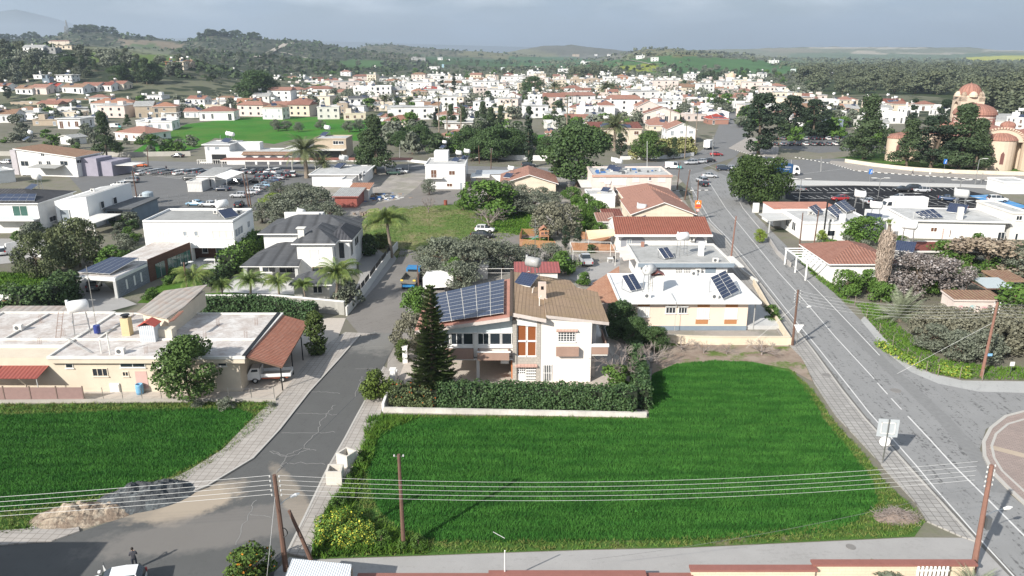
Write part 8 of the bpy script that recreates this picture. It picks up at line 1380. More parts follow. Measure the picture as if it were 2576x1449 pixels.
for x,yb,yt,l in((171,86,50,'taller'),(166,86,66,'shorter')):
 p=GT(x,yb);h=topz(p,yt)-p.z;e=empty('radio_mast',l+' lattice radio mast on the dark hill at left','mast',p);m=MB();[m.tube([(a,b,0),(a*.1,b*.1,h)],.5,4)for a in(-3,3)for b in(-3,3)];[m.tube([(-3+3*k/8,-3+3*k/8,h*k/8),(3-3*k/8,-3+3*k/8,h*(k+1)/8)],.3,3)for k in range(8)];m.build('lattice',PN('grey'),e)
p=G(520,385,0,'f');m=MB();m.lathe([(5,0),(4.6,1.8),(3.2,3.6),(1.2,4.8),(0,5)],(p.x,p.y+8,8),18);m.lathe([(5.2,0),(5.2,8)],(p.x,p.y+8,0),18,1);t_=empty('small_chapel','small distant chapel with peach dome among white houses','chapel',(0,0,0));m.build('dome',[PL('peach'),PL('white')],t_)
def track(pts,w,mat,z=.6):
 P=[GT(x,y)for x,y in pts];Q=[]
 for i in range(len(P)-1):
  for k in range(6):q=P[i].lerp(P[i+1],k/6);Q.append(Vector((q.x,q.y,hz(q.x,q.y)+z)))
 Q.append(P[-1]+Vector((0,0,z)));L_,R_=strip_pts(Q,w);mb=MB()
 for i in range(len(Q)-1):mb.poly([L_[i],R_[i],R_[i+1],L_[i+1]])
 struct(mb.build('dirt_track',mat,sheet=True))
TRK=plain('track_chalk',(.36,.32,.27),.95);ASP=plain('hill_road',(.20,.20,.20),.9)
track([(648,146),(668,138),(690,127),(715,113),(735,109)],14,TRK,1.5);track([(700,132),(740,140),(775,148)],8,TRK,1.5);track([(60,160),(100,156),(135,146),(165,139),(210,136)],9,ASP,.8);track([(560,128),(600,140)],7,TRK,1.5);track([(1560,150),(1640,163)],5,TRK,1)
def LBT(kind,x,yb,yt,desc,**k):
 r=TR(kind,x,yb,yt,desc,**k);return r
T_=[('date',772,448,345,1.15,'great date palm with drooping fronds behind the olive grove'),('date',815,450,392,.9,'smaller dark date palm right of the great date palm'),('pine',945,438,292,1.15,'large dark pine leaning over the avenue beside the date palms'),('dark',925,430,330,.7,'smaller crown left of the large dark pine'),('cypress',1330,420,268,1.0,'tallest thin cypress standing alone at centre'),('dark',1452,470,314,1.15,'massive round dark green tree behind the cream gabled house'),('pine',1700-5,400,345,.9,'dark conifer right of the massive round tree'),('cyp_wide',1560,395,335,1.0,'dark conifer in front of the big cream villa'),('date',1545,380,288,1.0,'date palm in front of the big cream villa'),('stone',1908,512,395,1.0,'broad stone pine at the road junction'),('cyp_wide',1907,390,235,1.35,'tall ragged conifer at the avenue curve'),('cyp_wide',1985,345,240,1.6,'grey green conifer behind the avenue wall'),('cyp_wide',2045,350,250,1.5,'wide ragged conifer right of the avenue'),('pine',2175,400,240,1.25,'big ragged pine left of the church'),('cypress',2290,340,248,1.5,'dark cypress left of the church roofs'),('pine',2170,402,330,1.35,'green pine below the big ragged pine'),('pine',2280,422,300,1.3,'pine in front of the church side chapel'),('cyp_wide',2340,424,290,1.6,'conifer before the church nave'),('pine',2410,428,262,1.4,'tall pine in front of the church nave'),('pine',2450,432,300,1.2,'pine right of the tallest church pine'),('cypress',2507,424,332,1.3,'slim cypress against the church apse'),('cyp_wide',2370,340,250,1.0,'dark conifer behind the church chapel'),('citrus',1225,548,455,1.6,'tall rounded light green tree beside the parked cars'),('bare',1230,572,520,1.8,'leafless tree under the rounded light green tree'),('lime',690,530,488,1.7,'lime yellow bush beside the car lot corner'),('olive',1080,490,452,1.1,'small olive tree in front of the white house with outside stair'),('bare',1078,535,492,.9,'small white trunked leafless tree in the meadow'),('citrus',1165,530,480,.9,'slender green tree at the right edge of the meadow'),('thatched',2212,742,540,1.0,'tall palm wrapped in a skirt of dead fronds'),('bushpalm',2262,808,728,.85,'trunkless grey green palm beside the roadside scrub'),('blossom',2310,740,640,1.6,'large blossoming almond tree behind the dead frond palm'),('blossom',2380,735,655,1.2,'second blossoming almond tree right of the large one'),('citrus',2290-120,615,545,1.5,'bright green tree in front of the solar panel bungalow'),('citrus',2365,672,608,1.5,'dense green tree above the maroon flat roof'),('rust',2480,690,600,1.9,'large pale brown leafless crown at the right'),('olive',2560,700,625,1.5,'grey green tree at the right edge above the shacks'),('citrus',2125,745,680,1.2,'dark green bush below the cream tiled house'),('citrus',2180,735,680,1.2,'green bush right of its twin below the cream tiled house'),('rust',2085,670,625,1.0,'brown hedge bush at the roadside fence'),('obush',2055,655,635,1.2,'brownish shrub beside the roadside fence'),('citrus',2560,820,720,1.5,'bright green tree at the right picture edge'),('olive',2545,590,525,1.2,'grey green tree beside the right car park corner'),('laurel',1620+10,405,330,1.3,'green fan leaved tree behind the long hedge'),('washing',1722,398,305,.9,'tall fan palm before the double gabled house'),('washing',1748,372,272,.9,'taller fan palm behind the double gabled house'),('washing',1683,340,255,.9,'distant fan palm above the pink houses'),('cypress',1114,246,192,1.7,'left of the two dark cypresses of the town centre'),('cypress',1143,240,184,1.5,'right of the two dark cypresses of the town centre'),('pine',270,400,280,1.0,'dark spiky conifer beside the orange roofed house at left'),('pine',322,318,288,1.4,'small dark conifer behind the orange roof at left'),('dark',640,262,178,1.3,'left of the two tall dark pines in the left town'),('dark',660,258,180,1.2,'right of the two tall dark pines in the left town'),('dark',1340,238,192,1.4,'round dark tree in the middle of the town'),('bushpalm',1340,268,250,.8,'squat palm in the middle of the town'),('citrus',1875-10,560,0,1,'')]
for kind,x,yb,yt,wd,l in T_:
 if l:TR(kind,x,yb,yt,l,wide=wd)
q=CR['D']
for x,yb,yt in((700,545,490),(745,560,480),(790,540,470),(720,580,505),(775,590,515),(830,560,505),(660,560,510),(800,610,548),(760,520,462),(700,500,458),(850,540,520),(745,505,460)):TR('olive',x,yb,yt,'olive tree of the dense grey green grove beside the red metal shed','olive grove beside the red shed',wide=1.25)
for x,yb,yt in((1110,690,600),(1160,700,610),(1215,690,605),(1265,680,610),(1060,660,620),(1190,650,590),(1140,650,600),(1330,670,615),(1385,660,610),(1080,710,650),(1295,650,615),(1150,730,655)):TR('olive',x,yb,yt,'olive tree of the dark grove behind the brown roofed house','olive grove behind the brown roofed house',wide=1.25)
TR('citrus',1142,722,650,'bright green shrub among the olive trees behind the white trailer',wide=.9)
for x,yb,yt in((1275,500,455),(1310,510,465),(1360,500,470),(1300,540,480),(1345,540,482),(1390,520,480),(1255,525,490)):TR('olive',x,yb,yt,'grey olive tree of the garden behind the rounded light green tree','grey olives of the middle garden',wide=1.3)
for x,yb,yt in((1440,510,470),(1475,530,488),(1500,560,505),(1420,500,478),(1455,555,515),(1510,600,560),(1490,580,545)):TR('citrus',x,yb,yt,'citrus tree in the green garden left of the orange roofs','citrus trees left of the orange roofs',wide=1.1)
for x,yb,yt in((700,330,305),(722,328,303),(752,332,308),(808,325,302),(878,333,304),(905,330,300),(695,322,300)):TR('olive',x,yb,yt,'round grey olive tree standing in the far green field','olives in the far green field',wide=1.2)
for x,yb,yt in((2330,840,790),(2390,870,800),(2450,880,805),(2500,870,800),(2560,880,800),(2620,900,810),(2420,840,780),(2500,830,780),(2560,830,775),(2360,815,770),(2300,810,775)):TR('scrub',x,yb,yt,'dry grey shrub of the thicket beside the right hand road','dry shrubs beside the right hand road',wide=1.1)
for x,yb,yt in((2400,905,830),(2470,910,835),(2340,880,815)):TR('olive',x,yb,yt,'dark grey green shrub at the front of the roadside thicket','dark shrubs of the roadside thicket',wide=1.3)
hedge('roadside_hedge',[(2210,870),(2270,905),(2330,935)],1.0,.9,1400,.1,leafm('flower_weeds',(.08,.15,.02),(.13,.2,.03),flower=((.42,.40,.06),.87)),'low yellow flowering weeds at the corner of the road junction',r=.35,cat='weeds');hedge('roadside_hedge',[(2365,935),(2440,948)],1.6,.9,1800,.1,leafm('flower_weeds',(.08,.15,.02),(.13,.2,.03)),'yellow flowering weeds right of the road junction corner',r=.4,cat='weeds')
for x,yb,yt in((1010,375,330),(1060,370,315),(1100,372,335),(1180,395,322),(1215,398,330),(1250,405,318),(1290,400,325),(1260,390,340),(1190,405,350),(1380,400,345),(1410,405,350),(1300,345,305)):TR('dark',x,yb,yt,'dark dense tree of the garden belt behind the avenue','dark trees of the belt behind the avenue',wide=1.2)
for x,yb,yt in((1135,318,262),(1165,322,268),(1215,318,255),(1235,330,270),(1260,325,265),(1200,330,280),(1430,330,290),(1460,345,300),(1085,300,270)):TR('pine',x,yb,yt,'ragged dark conifer of the centre garden belt','ragged conifers of the centre belt',wide=1.1)
for x,yb,yt in((1105,340,235),(1125,345,260),(1160,355,265),(1090,290,250),(790,262,235),(815,262,237),(940,228,195),(952,245,222),(1440,265,225),(1465,262,222),(1425,345,240),(1555,250,220),(560,265,232),(585,265,230),(610,262,228),(1880,220,195),(1860,235,215)):TR('washing',x,yb,yt,'fan palm rising between the houses of the town','fan palms of the town',wide=1.2)
for x,yb,yt,w_ in((1395,238,205,1.4),(1525,248,205,1.4),(1190,210,196,1.6),(970,262,238,1.6),(1000,215,200,1.6)):TR('date',x,yb,yt,'bushy palm among the houses of the town','bushy palms of the town',wide=w_)
rg=random.Random(77);NB=[0]
def scatter(n,region,kinds,hgt,label,group,hill=False,avoid=True,mind=0,wide_=1):
 m=0;xs=[p[0]for p in region];ys=[p[1]for p in region];pts=[]
 for _ in range(n*30):
  if m>=n:break
  x,y=rg.uniform(min(xs),max(xs)),rg.uniform(min(ys),max(ys))
  if not inp1(x,y,region):continue
  if mind and any((x-a)**2+((y-b)*2)**2<mind**2 for a,b in pts):continue
  p=GT(x,y)if hill else G(x,y)
  if avoid and any(abs(p.x-o.location.x-5)<7.5 and abs(p.y-o.location.y-4)<7 for o in HO):continue
  tree(rg.choice(kinds),p,rg.uniform(*hgt),label,group,rg.uniform(.85,1.35)*wide_);pts.append((x,y));m+=1
HO=[o for o,*_ in FARH]
scatter(285,[(0,225),(2060,212),(2060,300),(1900,330),(1000,350),(930,290),(330,292),(0,320)],['lowfar','lowfar','citfar','darkfar'],(3.5,8),'garden tree between the houses of the town','garden trees of the town')
scatter(70,[(700,178),(1900,182),(2000,212),(1300,205),(700,205)],['lowfar','eucfar','citfar'],(5,10),'orchard tree at the far edge of the town','orchard trees beyond the town')
scatter(60,[(0,118),(80,124),(220,140),(480,160),(520,190),(330,205),(0,215)],['darkfar','lowfar','eucfar'],(5,11),'scrubby tree on the near left hillside','trees of the left hillside',hill=True)
for x,yb,yt,k in((175,175,142,'dark'),(210,172,140,'pine'),(240,178,150,'pine'),(318,205,158,'pine'),(345,208,152,'pine'),(370,212,146,'pine'),(385,210,160,'dark'),(300,208,165,'dark'),(20,250,215,'cyp_wide'),(120,170,125,'cypfar'),(80,140,118,'cypfar'),(305,190,152,'cypfar'),(362,190,150,'cypfar')):TR(k,x,yb,yt,'tall dark conifer in the belt above the upper left rows','dark conifers above the upper left rows',far=True,wide=1.3)
scatter(215,[(2010,200),(2040,180),(2230,176),(2576,180),(2750,190),(2750,330),(2560,300),(2480,262),(2400,250),(2330,240),(2230,236),(2100,240),(2030,228)],['eucfar'],(12,19),'eucalyptus tree of the dense wood behind the church','eucalyptus wood behind the church',avoid=False,mind=6,wide_=1.3)
V=[];rz_=np.random.default_rng(4)
for _ in range(330):
 x,y=rg.uniform(2010,2750),rg.uniform(160,196)
 if y<168+(2300-min(x,2300))*.02:continue
 p=G(x,y);hh=rg.uniform(8,15);cl=[(p.x+rg.gauss(0,3),p.y+rg.gauss(0,3),hh*rg.uniform(.35,.85),4,4,3.2)for _ in range(7)];V.append(cloud(cl,260,.95,rz_))
tag(arrmesh('distant_wood',np.concatenate(V),4,L_EUC),'far edge of the grey green wood fading towards the hills','wood',None,'stuff')
scatter(26,[(1740,196),(1880,200),(1880,216),(1740,214)],['cypfar','darkfar'],(8,14),'cypress beside the cemetery at the edge of town','cypresses by the cemetery')
scatter(18,[(1440,190),(1520,182),(1530,200),(1440,205)],['eucfar'],(12,16),'tall eucalyptus of the clump behind the beige building','eucalyptus clump behind the beige building')
scatter(110,[(470,130),(640,100),(800,112),(1000,140),(1290,150),(1290,178),(700,182),(520,175)],['darkfar','eucfar','lowfar'],(5,10),'small tree on the scrubby hill behind the town','trees of the scrubby hill',hill=True,avoid=False)
for x0,x1,n in((180,300,16),(505,660,22),(0,110,10)):
 for i in range(n):x=x0+(x1-x0)*i/n+rg.uniform(-3,3);ysk=np.interp(x,[a for a,b in RIDGES[2][3]],[b for a,b in RIDGES[2][3]]);p=GT(x,ysk+1.6);tree('darkfar',p,rg.uniform(9,18),'pine on the skyline of the dark hill','skyline pines of the dark hill',rg.uniform(1,1.5))
scatter(60,[(1290,172),(2000,178),(2000,192),(1290,190)],['lowfar','darkfar'],(5,9),'tree of the hedgerows on the green plain','hedgerow trees of the plain',hill=True,avoid=False)
def scrub(n,name,label,seed,d0,d1,x0,x1,sz,mat,thr):
 rng=np.random.default_rng(seed);V=[];m=0
 for _ in range(n*6):
  if m>=n:break
  d=d0*(d1/d0)**rng.random();px=rng.uniform(x0,x1);x=(px-1288)/F*d*math.cos(PITCH);z=hz(x,d)
  if z<4 and d<1000:continue
  q=proj((x,d,z));a=.3
  for poly,c,s_ in COVER:
   if inp1(q[0],q[1],poly):a=s_
  nn=mnoise.noise(Vector((x/70,d/70,1)))*.5+mnoise.noise(Vector((x/260,d/260,5)))*.6
  if rng.random()>a or nn<thr-a*.6:continue
  s0=sz*rng.uniform(.5,1.5)*(d/1500)**.5;V.append(cloud([(x,d,z+s0*.3,s0,s0,s0*.7)],6,s0*.62,rng,out=1.2,up=.5));m+=1
 return tag(arrmesh(name,np.concatenate(V),4,mat),label,'scrub',None,'stuff')
scrub(4800,'hill_scrub','dark scrub and young pines covering the hills behind the town',5,620,3400,-60,1300,3.4,L_PINE,.1)
scrub(3000,'plain_scrub','scattered bushes and hedgerows of the plain beyond the town',6,900,3600,1280,2640,4.0,L_EUC,.0)
scatter(34,[(1950,300),(2080,290),(2230,300),(2260,390),(2060,392),(1960,345)],['citfar','lowfar','darkfar'],(3.5,8),'garden tree between the conifers left of the church','garden trees left of the church')
scatter(46,[(950,335),(1300,330),(1420,345),(1560,330),(1700,310),(1700,345),(1420,392),(1180,396),(1000,398)],['lowfar','darkfar','citfar'],(4,8),'leafy tree of the centre garden belt','leafy trees of the centre belt')
scatter(36,[(0,330),(320,335),(500,372),(480,388),(0,388)],['lowfar','citfar'],(2,5),'bush beyond the long pale wall at left','bushes beyond the long wall')
scatter(30,[(0,520),(110,530),(330,540),(360,560),(330,640),(270,640),(260,560),(0,620)],['bush','dbush','obush'],(1.2,3),'shrub in the yards around the white cube house','shrubs around the white cube house')
scatter(40,[(1990,640),(2080,620),(2576,600),(2576,760),(2230,770),(2100,700)],['bush','dbush','obush','bush'],(1.2,3.2),'shrub in the overgrown gardens right of the main road','shrubs of the right hand gardens',avoid=False)
def textobj(name,cu):
 q=bpy.data.objects.new('tmp',cu);me=bpy.data.meshes.new_from_object(q);bpy.data.objects.remove(q);me.name=name;me.materials.clear();o=bpy.data.objects.new(name,me);SC.collection.objects.link(o);return o
bA,tA,qA=pole(720,1436,690,1195,'wooden utility pole with many insulators and a coil at the bottom left street corner',arms=5,lamp=(.75,.7,5.2),r=.17,coil=True,arm_yaw=0)
pole(787,1415,727,1284,'shorter leaning timber prop pole beside the insulator pole',r=.14,name='timber_pole')
bB,tB,qB=pole(1016,1383,1003,1143,'dark timber utility pole standing in the weeds before the big field',arms=1,r=.14)
bR,tR,qR=pole(2447,1440,2495,1170,'tall reddish utility pole with street lamp at the lower right',arms=5,lamp=(1.8,.5,4.5),r=.17,mat=plain('pole_red',(.23,.12,.09),.9,var=.25),arm_yaw=.3)
m=MB();m.box(.15,.45,-.2,.2,3.6,4.5);m.build('junction_box',PN('dgrey'),bpy.data.objects[THINGS[-1].name])
b1_,t1_,q1_=pole(1993,871,2008,729,'utility pole with insulators beside the give way sign at the peach bungalow corner',arms=5,lamp=(1.6,.6,4.6),r=.14)
b2_,t2_,q2_=pole(2468,950,2510,760,'utility pole carrying a small blue notice at the right scrub',arms=4,r=.15,mat=plain('pole_red',(.23,.12,.09),.9));m=MB();m.box(.1,.6,-.25,-.2,2.7,3.0);m.build('notice',plain('notice_blue',(.2,.4,.6),.5),THINGS[-1])
pole(1838,655,1852,544,'dark red pole at the road edge beside the grey roofed bungalow',r=.13,mat=plain('pole_red',(.23,.12,.09),.9));pole(1753,548,1757,452,'dark red pole beside the warning sign',r=.13);pole(1722,503,1736,427,'brown pole at the road bend beyond the warning sign',r=.13,arms=1);pole(1703,478,1711,408,'brown pole beside the pale pink block corner',r=.13)
pole(478,778,462,660,'brown utility pole in the palm garden of the modern house',r=.13,lamp=(.6,.3,6.5),arms=1);pole(1058,795,1050,668,'thin utility pole beside the dump truck',r=.11);pole(2009,640,2020,535,'dark pole in front of the solar panel bungalow',r=.12);pole(2046,627,2060,528,'second dark pole near the chimney flue of the solar panel bungalow',r=.12)
pole(346,508,333,430,'leaning brown pole at the left edge of the car lot',r=.14,arms=4);pole(626,520,611,437,'pair braced brown pole at the front of the car lot',r=.14,arms=4);pole(632,522,620,440,'bracing pole beside the front car lot pole',r=.12,name='timber_pole');pole(373,420,370,370,'brown pole on the avenue at the back of the car lot',r=.13,arms=2)
pole(1206,412,1204,366,'street pole on the avenue left of the cypress',r=.12);pole(1515-280,425,1236,373,'brown pole behind the white house with outside stair',r=.12,arms=4);pole(1628,428,1628,355,'thin white pole behind the pale pink block',r=.09,mat=PN('lgrey'))
for x,yb,yt,l in((1005,405,362,'one'),(553,395,340,'two'),(1793,395,340,'three'),(1990,442,402,'a'),(1952,380,330,'b'),(2065,432,395,'c')):pole(x,yb,x+1,yt,{'one':'slim street pole in front of the leaning pine','two':'slim pole in front of the arches villa','three':'slim pole beside the curving avenue','a':'slim pole beside the parked delivery truck','b':'slim pole at the avenue fence','c':'slim pole at the side street of the church'}[l],r=.09,mat=PN('grey'),far=True)
rgp=random.Random(31);gy=bA.y
for i in range(5):
 z=tA.z-.15-i*.36;f=z/tA.z
 a=Vector((bA.x+qA.x*f-.32,bA.y,z+.12));wire(a,(a.x-60,a.y-4,z-1.3),.6,'thin bright wire of the five running left from the insulator pole','wires left of the insulator pole',r=.013)
 a=Vector((bA.x+qA.x*f+.32,bA.y,z+.12));zR=tR.z-.3-i*.36;wire(a,(bR.x+qR.x*zR/tR.z-.32,bR.y+1.0,zR),1.0,'thin bright wire of the five crossing the big field','wires across the big field',r=.010,n=24)
for i in range(5):
 z=t1_.z-.2-i*.36;z2=t2_.z-.2-i*.36;wire((t1_.x+.3,b1_.y,z),(t2_.x-.3,b2_.y,z2),.9,'thin bright wire of the five crossing the right hand road','wires across the right hand road',r=.009);wire((t2_.x+.3,b2_.y,z2),(t2_.x+40,b2_.y+3,z2),.9,'thin bright wire leaving the pole at the right scrub','wires leaving the right scrub pole',r=.008)
 wire((G(333,430,8).x,G(340,508).y,8.3-i*.36),(G(611,437,8).x,G(626,520).y,8.3-i*.36),.8,'thin wire of the bundle crossing the car lot','wires across the car lot',r=.02)
wire(tuple(tA),tuple(Vector((bA.x+9,bA.y+48,7))),.8,'single dark wire running up the street from the insulator pole',r=.012,mat=WIRED)
wire((bR.x,bR.y,7.2),(bR.x-27,bR.y-1.5,2.2),.6,'thin dark cable from the tall right pole down to the red capped wall',r=.012,mat=WIRED)
def stay(a,b,label):wire(a,b,0,label,r=.014,mat=WIREM,n=2)
stay((bA.x-.2,bA.y,6.2),(bA.x-.7,bA.y-2.6,0),'steel stay wire beside the insulator pole');stay((b1_.x,b1_.y,5.5),(b1_.x-6,b1_.y-1,.2),'steel stay wire of the pole at the peach bungalow corner');stay((b2_.x,b2_.y,6.5),(b2_.x-9,b2_.y+1,0),'steel stay wire of the right scrub pole')
def sign(x,y,c,hh,label,build,name='road_sign',yaw=0,r=.04):
 p=G(x,y,0,c);e=empty(name,label,'sign',(p.x,p.y,.1),yaw);m=MB();m.tube([(0,0,0),(0,0,hh)],r,8);m.build('post',PN('lgrey',.4,1),e);build(e,hh);return e
def sq(e,z0,z1,w,mat,y=-.06,name='plate',d=.03):m=MB();m.box(-w/2,w/2,y-d,y,z0,z1);return m.build(name,mat,e)
def big(e,h):
 sq(e,h-1.75,h-.05,1.75,plain('sign_back',(.40,.43,.45),.5),.08);m=MB();[m.box(a,b,-.0,.04,c_,d_)for a,b,c_,d_ in((-.6,.6,h-1.45,h-1.38),(-.6,.6,h-.42,h-.35),(-.6,-.53,h-1.45,h-.35),(.53,.6,h-1.45,h-.35))];m.build('bracing',PN('offw'),e)
 m=MB();m.tube([(-.1,.0,h-2.2),(-.1,.05,h-2.2)],.46,22);m.build('round_plate',PN('white',.5),e)
sign(2220,1167,'D',4.3,'back of a big square road sign with a white round plate below on the pavement',big,yaw=R(-8),r=.06)
def giveway(e,h):m=MB();m.add([(-.62,-.05,h),(.62,-.05,h),(0,-.05,h-1.08),(-.62,0,h),(.62,0,h),(0,0,h-1.08)],[(0,2,1),(3,4,5),(0,1,4,3),(1,2,5,4),(2,0,3,5)]);m.build('plate',PN('white',.5),e)
sign(2003,874,'D',2.9,'white triangular give way sign seen from behind beside the peach bungalow corner',giveway)
def warn(e,h):
 sq(e,h-1.7,h,1.35,plain('sign_orange',(.70,.22,.03),.5));m=MB();m.add([(-.45,-.1,h-.75),(.45,-.1,h-.75),(0,-.1,h-.1)],[(0,1,2)]);m.build('triangle',plain('sign_white',(.75,.73,.7),.5),e);m=MB();m.box(-.06,.06,-.12,-.101,h-.65,h-.3);m.build('symbol',PN('black'),e);sq(e,h-1.4,h-.95,1.1,plain('sign_red',(.6,.08,.06),.5),-.1,'red_panel')
 m=MB();m.tube([(0,-.03,h-2.1),(0,-.07,h-2.1)],.34,20,1);m.tube([(0,-.071,h-2.1),(0,-.085,h-2.1)],.25,20,0);m.build('speed_plate',[PN('white',.5),plain('sign_red',(.6,.08,.06),.5)],e)
 cu=bpy.data.curves.new('speed_number','FONT');cu.body='50';cu.size=.3;cu.align_x='CENTER';cu.extrude=.004;o=textobj('speed_number',cu);o.parent=e;o.location=(0,-.1,h-2.2);o.rotation_euler=(R(90),0,0);o.data.materials.append(PN('black'))
sign(1753,556,'D',4.4,'orange warning sign with red panel and a small round speed plate on the brown pole',warn)
def blue(e,h):sq(e,h-1.4,h,.95,plain('sign_blue',(.03,.16,.5),.5));m=MB();m.add([(-.05,-.1,h-1.2),(.1,-.1,h-1.2),(.35,-.1,h-.3),(.2,-.1,h-.3)],[(0,1,2,3)]);m.build('mark',PN('white'),e)
sign(*D(748,745,'k3'),'D',5.0,'tall blue parking sign in front of the church wall',blue);sign(*D(168,790,'k3'),'D',3.6,'small blue sign on the pavement left of the church wall',blue)
def small(e,h):m=MB();m.box(-.25,.25,-.06,-.02,h-.5,h);m.build('plate',PN('offw'),e)
sign(*D(635,800,'k3'),'D',3.0,'small pale sign beside the dark cars of the new car park',small);sign(2540,945,'D',1.6,'short white marker post in the grass at the right edge',small)
def lampost(x,yb,yt,label,two=True):
 p=G(x,yb);h=topz(p,yt);e=empty('street_lamp',label,'street lamp',p);m=MB();m.tube([(0,0,0),(0,0,h)],.08,6);m.build('mast',PN('lgrey',.4,1),e)
 for s in((-1,1)if two else(1,)):m=MB();m.tube([(0,0,h-.05),(s*1.0,0,h+.25)],.04,5);m.box(min(s*1.0,s*2.2),max(s*1.0,s*2.2),-.3,.3,h+.2,h+.3);m.build('lamp_head',PN('offw',.4),e)
for x,yb,yt,l in((2008,525,452,'leftmost'),(2208,500,450,'middle'),(2406,525,455,'rightmost')):lampost(x,yb,yt,l+' twin headed white lamp post of the new car park')
lampost(*D(1000,815,'k3'),D(0,610,'k3')[1],'grey lamp post in front of the church nave',False);lampost(*D(1050,800,'k3'),D(0,715,'k3')[1],'short twin lamp post at the church corner')
def planter(P4,h,label):
 p=[G(x,y,h)for x,y in P4];o=sum(p,Vector())/4;e=Vector((o.x,o.y,.14));mb=MB();O=[q-Vector((o.x,o.y,0))for q in p];I=[q*.74 for q in O];n=4
 vs=[(a.x,a.y,0)for a in O]+[(a.x,a.y,h-.14)for a in O]+[(a.x,a.y,h-.14)for a in I]+[(a.x*.95,a.y*.95,.25)for a in I]
 fs=[(0,3,2,1)]+[(i,(i+1)%4,4+(i+1)%4,4+i)for i in range(4)]+[(4+i,4+(i+1)%4,8+(i+1)%4,8+i)for i in range(4)]+[(8+i,8+(i+1)%4,12+(i+1)%4,12+i)for i in range(4)]+[(12,13,14,15)]
 mb.add(vs,fs);ob=mb.build('concrete_box',plaster('planter_concrete',(.60,.56,.50),var=.12));ob.location=e;tag(ob,label,'concrete box','open concrete boxes on the pavement')
planter([D(602,262,'B6'),D(722,262,'B6'),D(740,198,'B6'),D(622,200,'B6')],1.35,'nearer open white concrete box on the pavement beside the weeds');planter([D(765,145,'B6'),D(840,98,'B6'),D(762,68,'B6'),D(682,118,'B6')],1.3,'farther open white concrete box turned diagonally on the pavement')
def heap(px,rx,ry,hh,rz,label,mat,seed,name,c='D',rough=.25):
 p=G(*px,0,c);n=44;V=[];cs,sn=math.cos(rz),math.sin(rz)
 for i in range(n+1):
  for j in range(n+1):
   u,v=i/n*2-1,j/n*2-1;r=math.hypot(u,v);x,y=u*rx,v*ry;f=max(0,1-r)**.8*1.35;f=min(1,f);nz=mnoise.fractal(Vector((x*.9+seed,y*.9,seed)),.8,2.1,5)+.5*abs(mnoise.noise(Vector((x*2.5,y*2.5,seed+3))))
   z=-.05+hh*f*(.8+rough*1.7*nz)if r<1 else-.1;V.append((x*cs-y*sn,x*sn+y*cs,z))
 mb=MB();mb.add(V,[(i*(n+1)+j,(i+1)*(n+1)+j,(i+1)*(n+1)+j+1,i*(n+1)+j+1)for i in range(n)for j in range(n)]);o=mb.build(name,mat);o.location=(p.x,p.y,.05);return tag(o,label,'heap')
DS=soil('dark_gravel_heap',(.10,.112,.118),(.16,.175,.18),(.07,.075,.08),-.05,1.5);SSN=soil('sand_heap_mat',(.34,.28,.215),(.44,.37,.29),(.22,.17,.13),-.05,1.2)
heap((366,1252),4.0,2.3,1.25,.35,'heap of dark grey gravel dumped at the street corner',DS,3,'gravel_heap');heap((190,1300),3.4,1.9,.95,.2,'heap of pale sand dumped left of the dark gravel',SSN,8,'sand_heap');heap((270,1288),2.2,1.5,.6,.2,'low mixed spill of soil between the two heaps',SSN,13,'soil_heap')
heap((2255,1303),1.9,1.1,.5,.1,'heap of grey brown prunings at the corner of the big field',plain('prunings',(.22,.17,.14),.95,var=.3),21,'brush_heap');rb=random.Random(2);mb=MB();p=G(2255,1303)
for i in range(420):a=rb.uniform(0,6.3);r_=rb.random()**.6;x,y=r_*1.8*math.cos(a),r_*1.1*math.sin(a);z=.62*(1-r_)+.06;d_=rb.uniform(0,6.3);l_=rb.uniform(.2,.6);mb.tube([(x,y,z),(x+l_*math.cos(d_),y+l_*math.sin(d_),z+rb.uniform(-.12,.25))],.013,3,0,False)
o=mb.build('twigs',L_TWIG);o.parent=THINGS[-1]
for x,y,w_,h_,l in((855,1345,1.05,1.5,'big mound of yellow flowering weeds at the bottom corner of the field'),(905,1362,.9,1.2,'smaller mound of yellow flowering weeds behind the big one')):tree('yellow',G(x,y),h_,l,None,w_*1.1,seed=0)
for x,y,w_,h_,l in((960,1372,.8,1.2,'nearest the flowers'),(1010,1385,.7,.9,'beside the dark timber pole'),(1052,1380,.8,1.1,'rightmost of the weed clumps by the lane'),(850,1280,.8,1.2,'above the yellow flowers'),(880,1215,.6,.9,'right of the nearer concrete box'),(905,1170,.6,.9,'right of the farther concrete box')):tree('bush',G(x,y),h_,'tall green weed clump '+l,'weed clumps by the lane',w_*1.25)
WC=bricky('cream_block',(.68,.57,.42),(.64,.53,.39),(.50,.41,.31),.55,.25,.012);CAPM=plain('cap_red',(.25,.105,.085),.8,var=.15)
def zwall(x0,x1,y,h,label):
 e=empty('capped_wall',label,'wall',(x0,y,0));m=MB();m.box(0,x1-x0,0,.3,0,h);m.build('wall',WC,e);m=MB();m.box(-.1,x1-x0+.1,-.14,.44,h,h+.16);m.build('coping',CAPM,e)
for i,(x0,x1,y,h)in enumerate(((-10.4,-1.5,43.5,.85),(-1.5,9.0,43.6,1.0),(9.0,12.2,43.6,.8),(12.2,20.6,43.8,1.3),(20.6,31.6,44.1,1.5))):zwall(x0,x1,y,h,('left end','second','short low','fourth','right end')[i]+' stretch of the stepped cream wall with red coping at the bottom edge')
t=T('gate','white slatted metal gate at the right end of the red capped wall','gate',(27.2,43.3),yaw=0);mb=MB();[mb.box(i*.28,i*.28+.14,0,.05,.1,2.0)for i in range(8)];mb.box(0,2.2,.051,.09,.3,.4);mb.box(0,2.2,.051,.09,1.6,1.7);t.part('slats',mb,PN('white'))
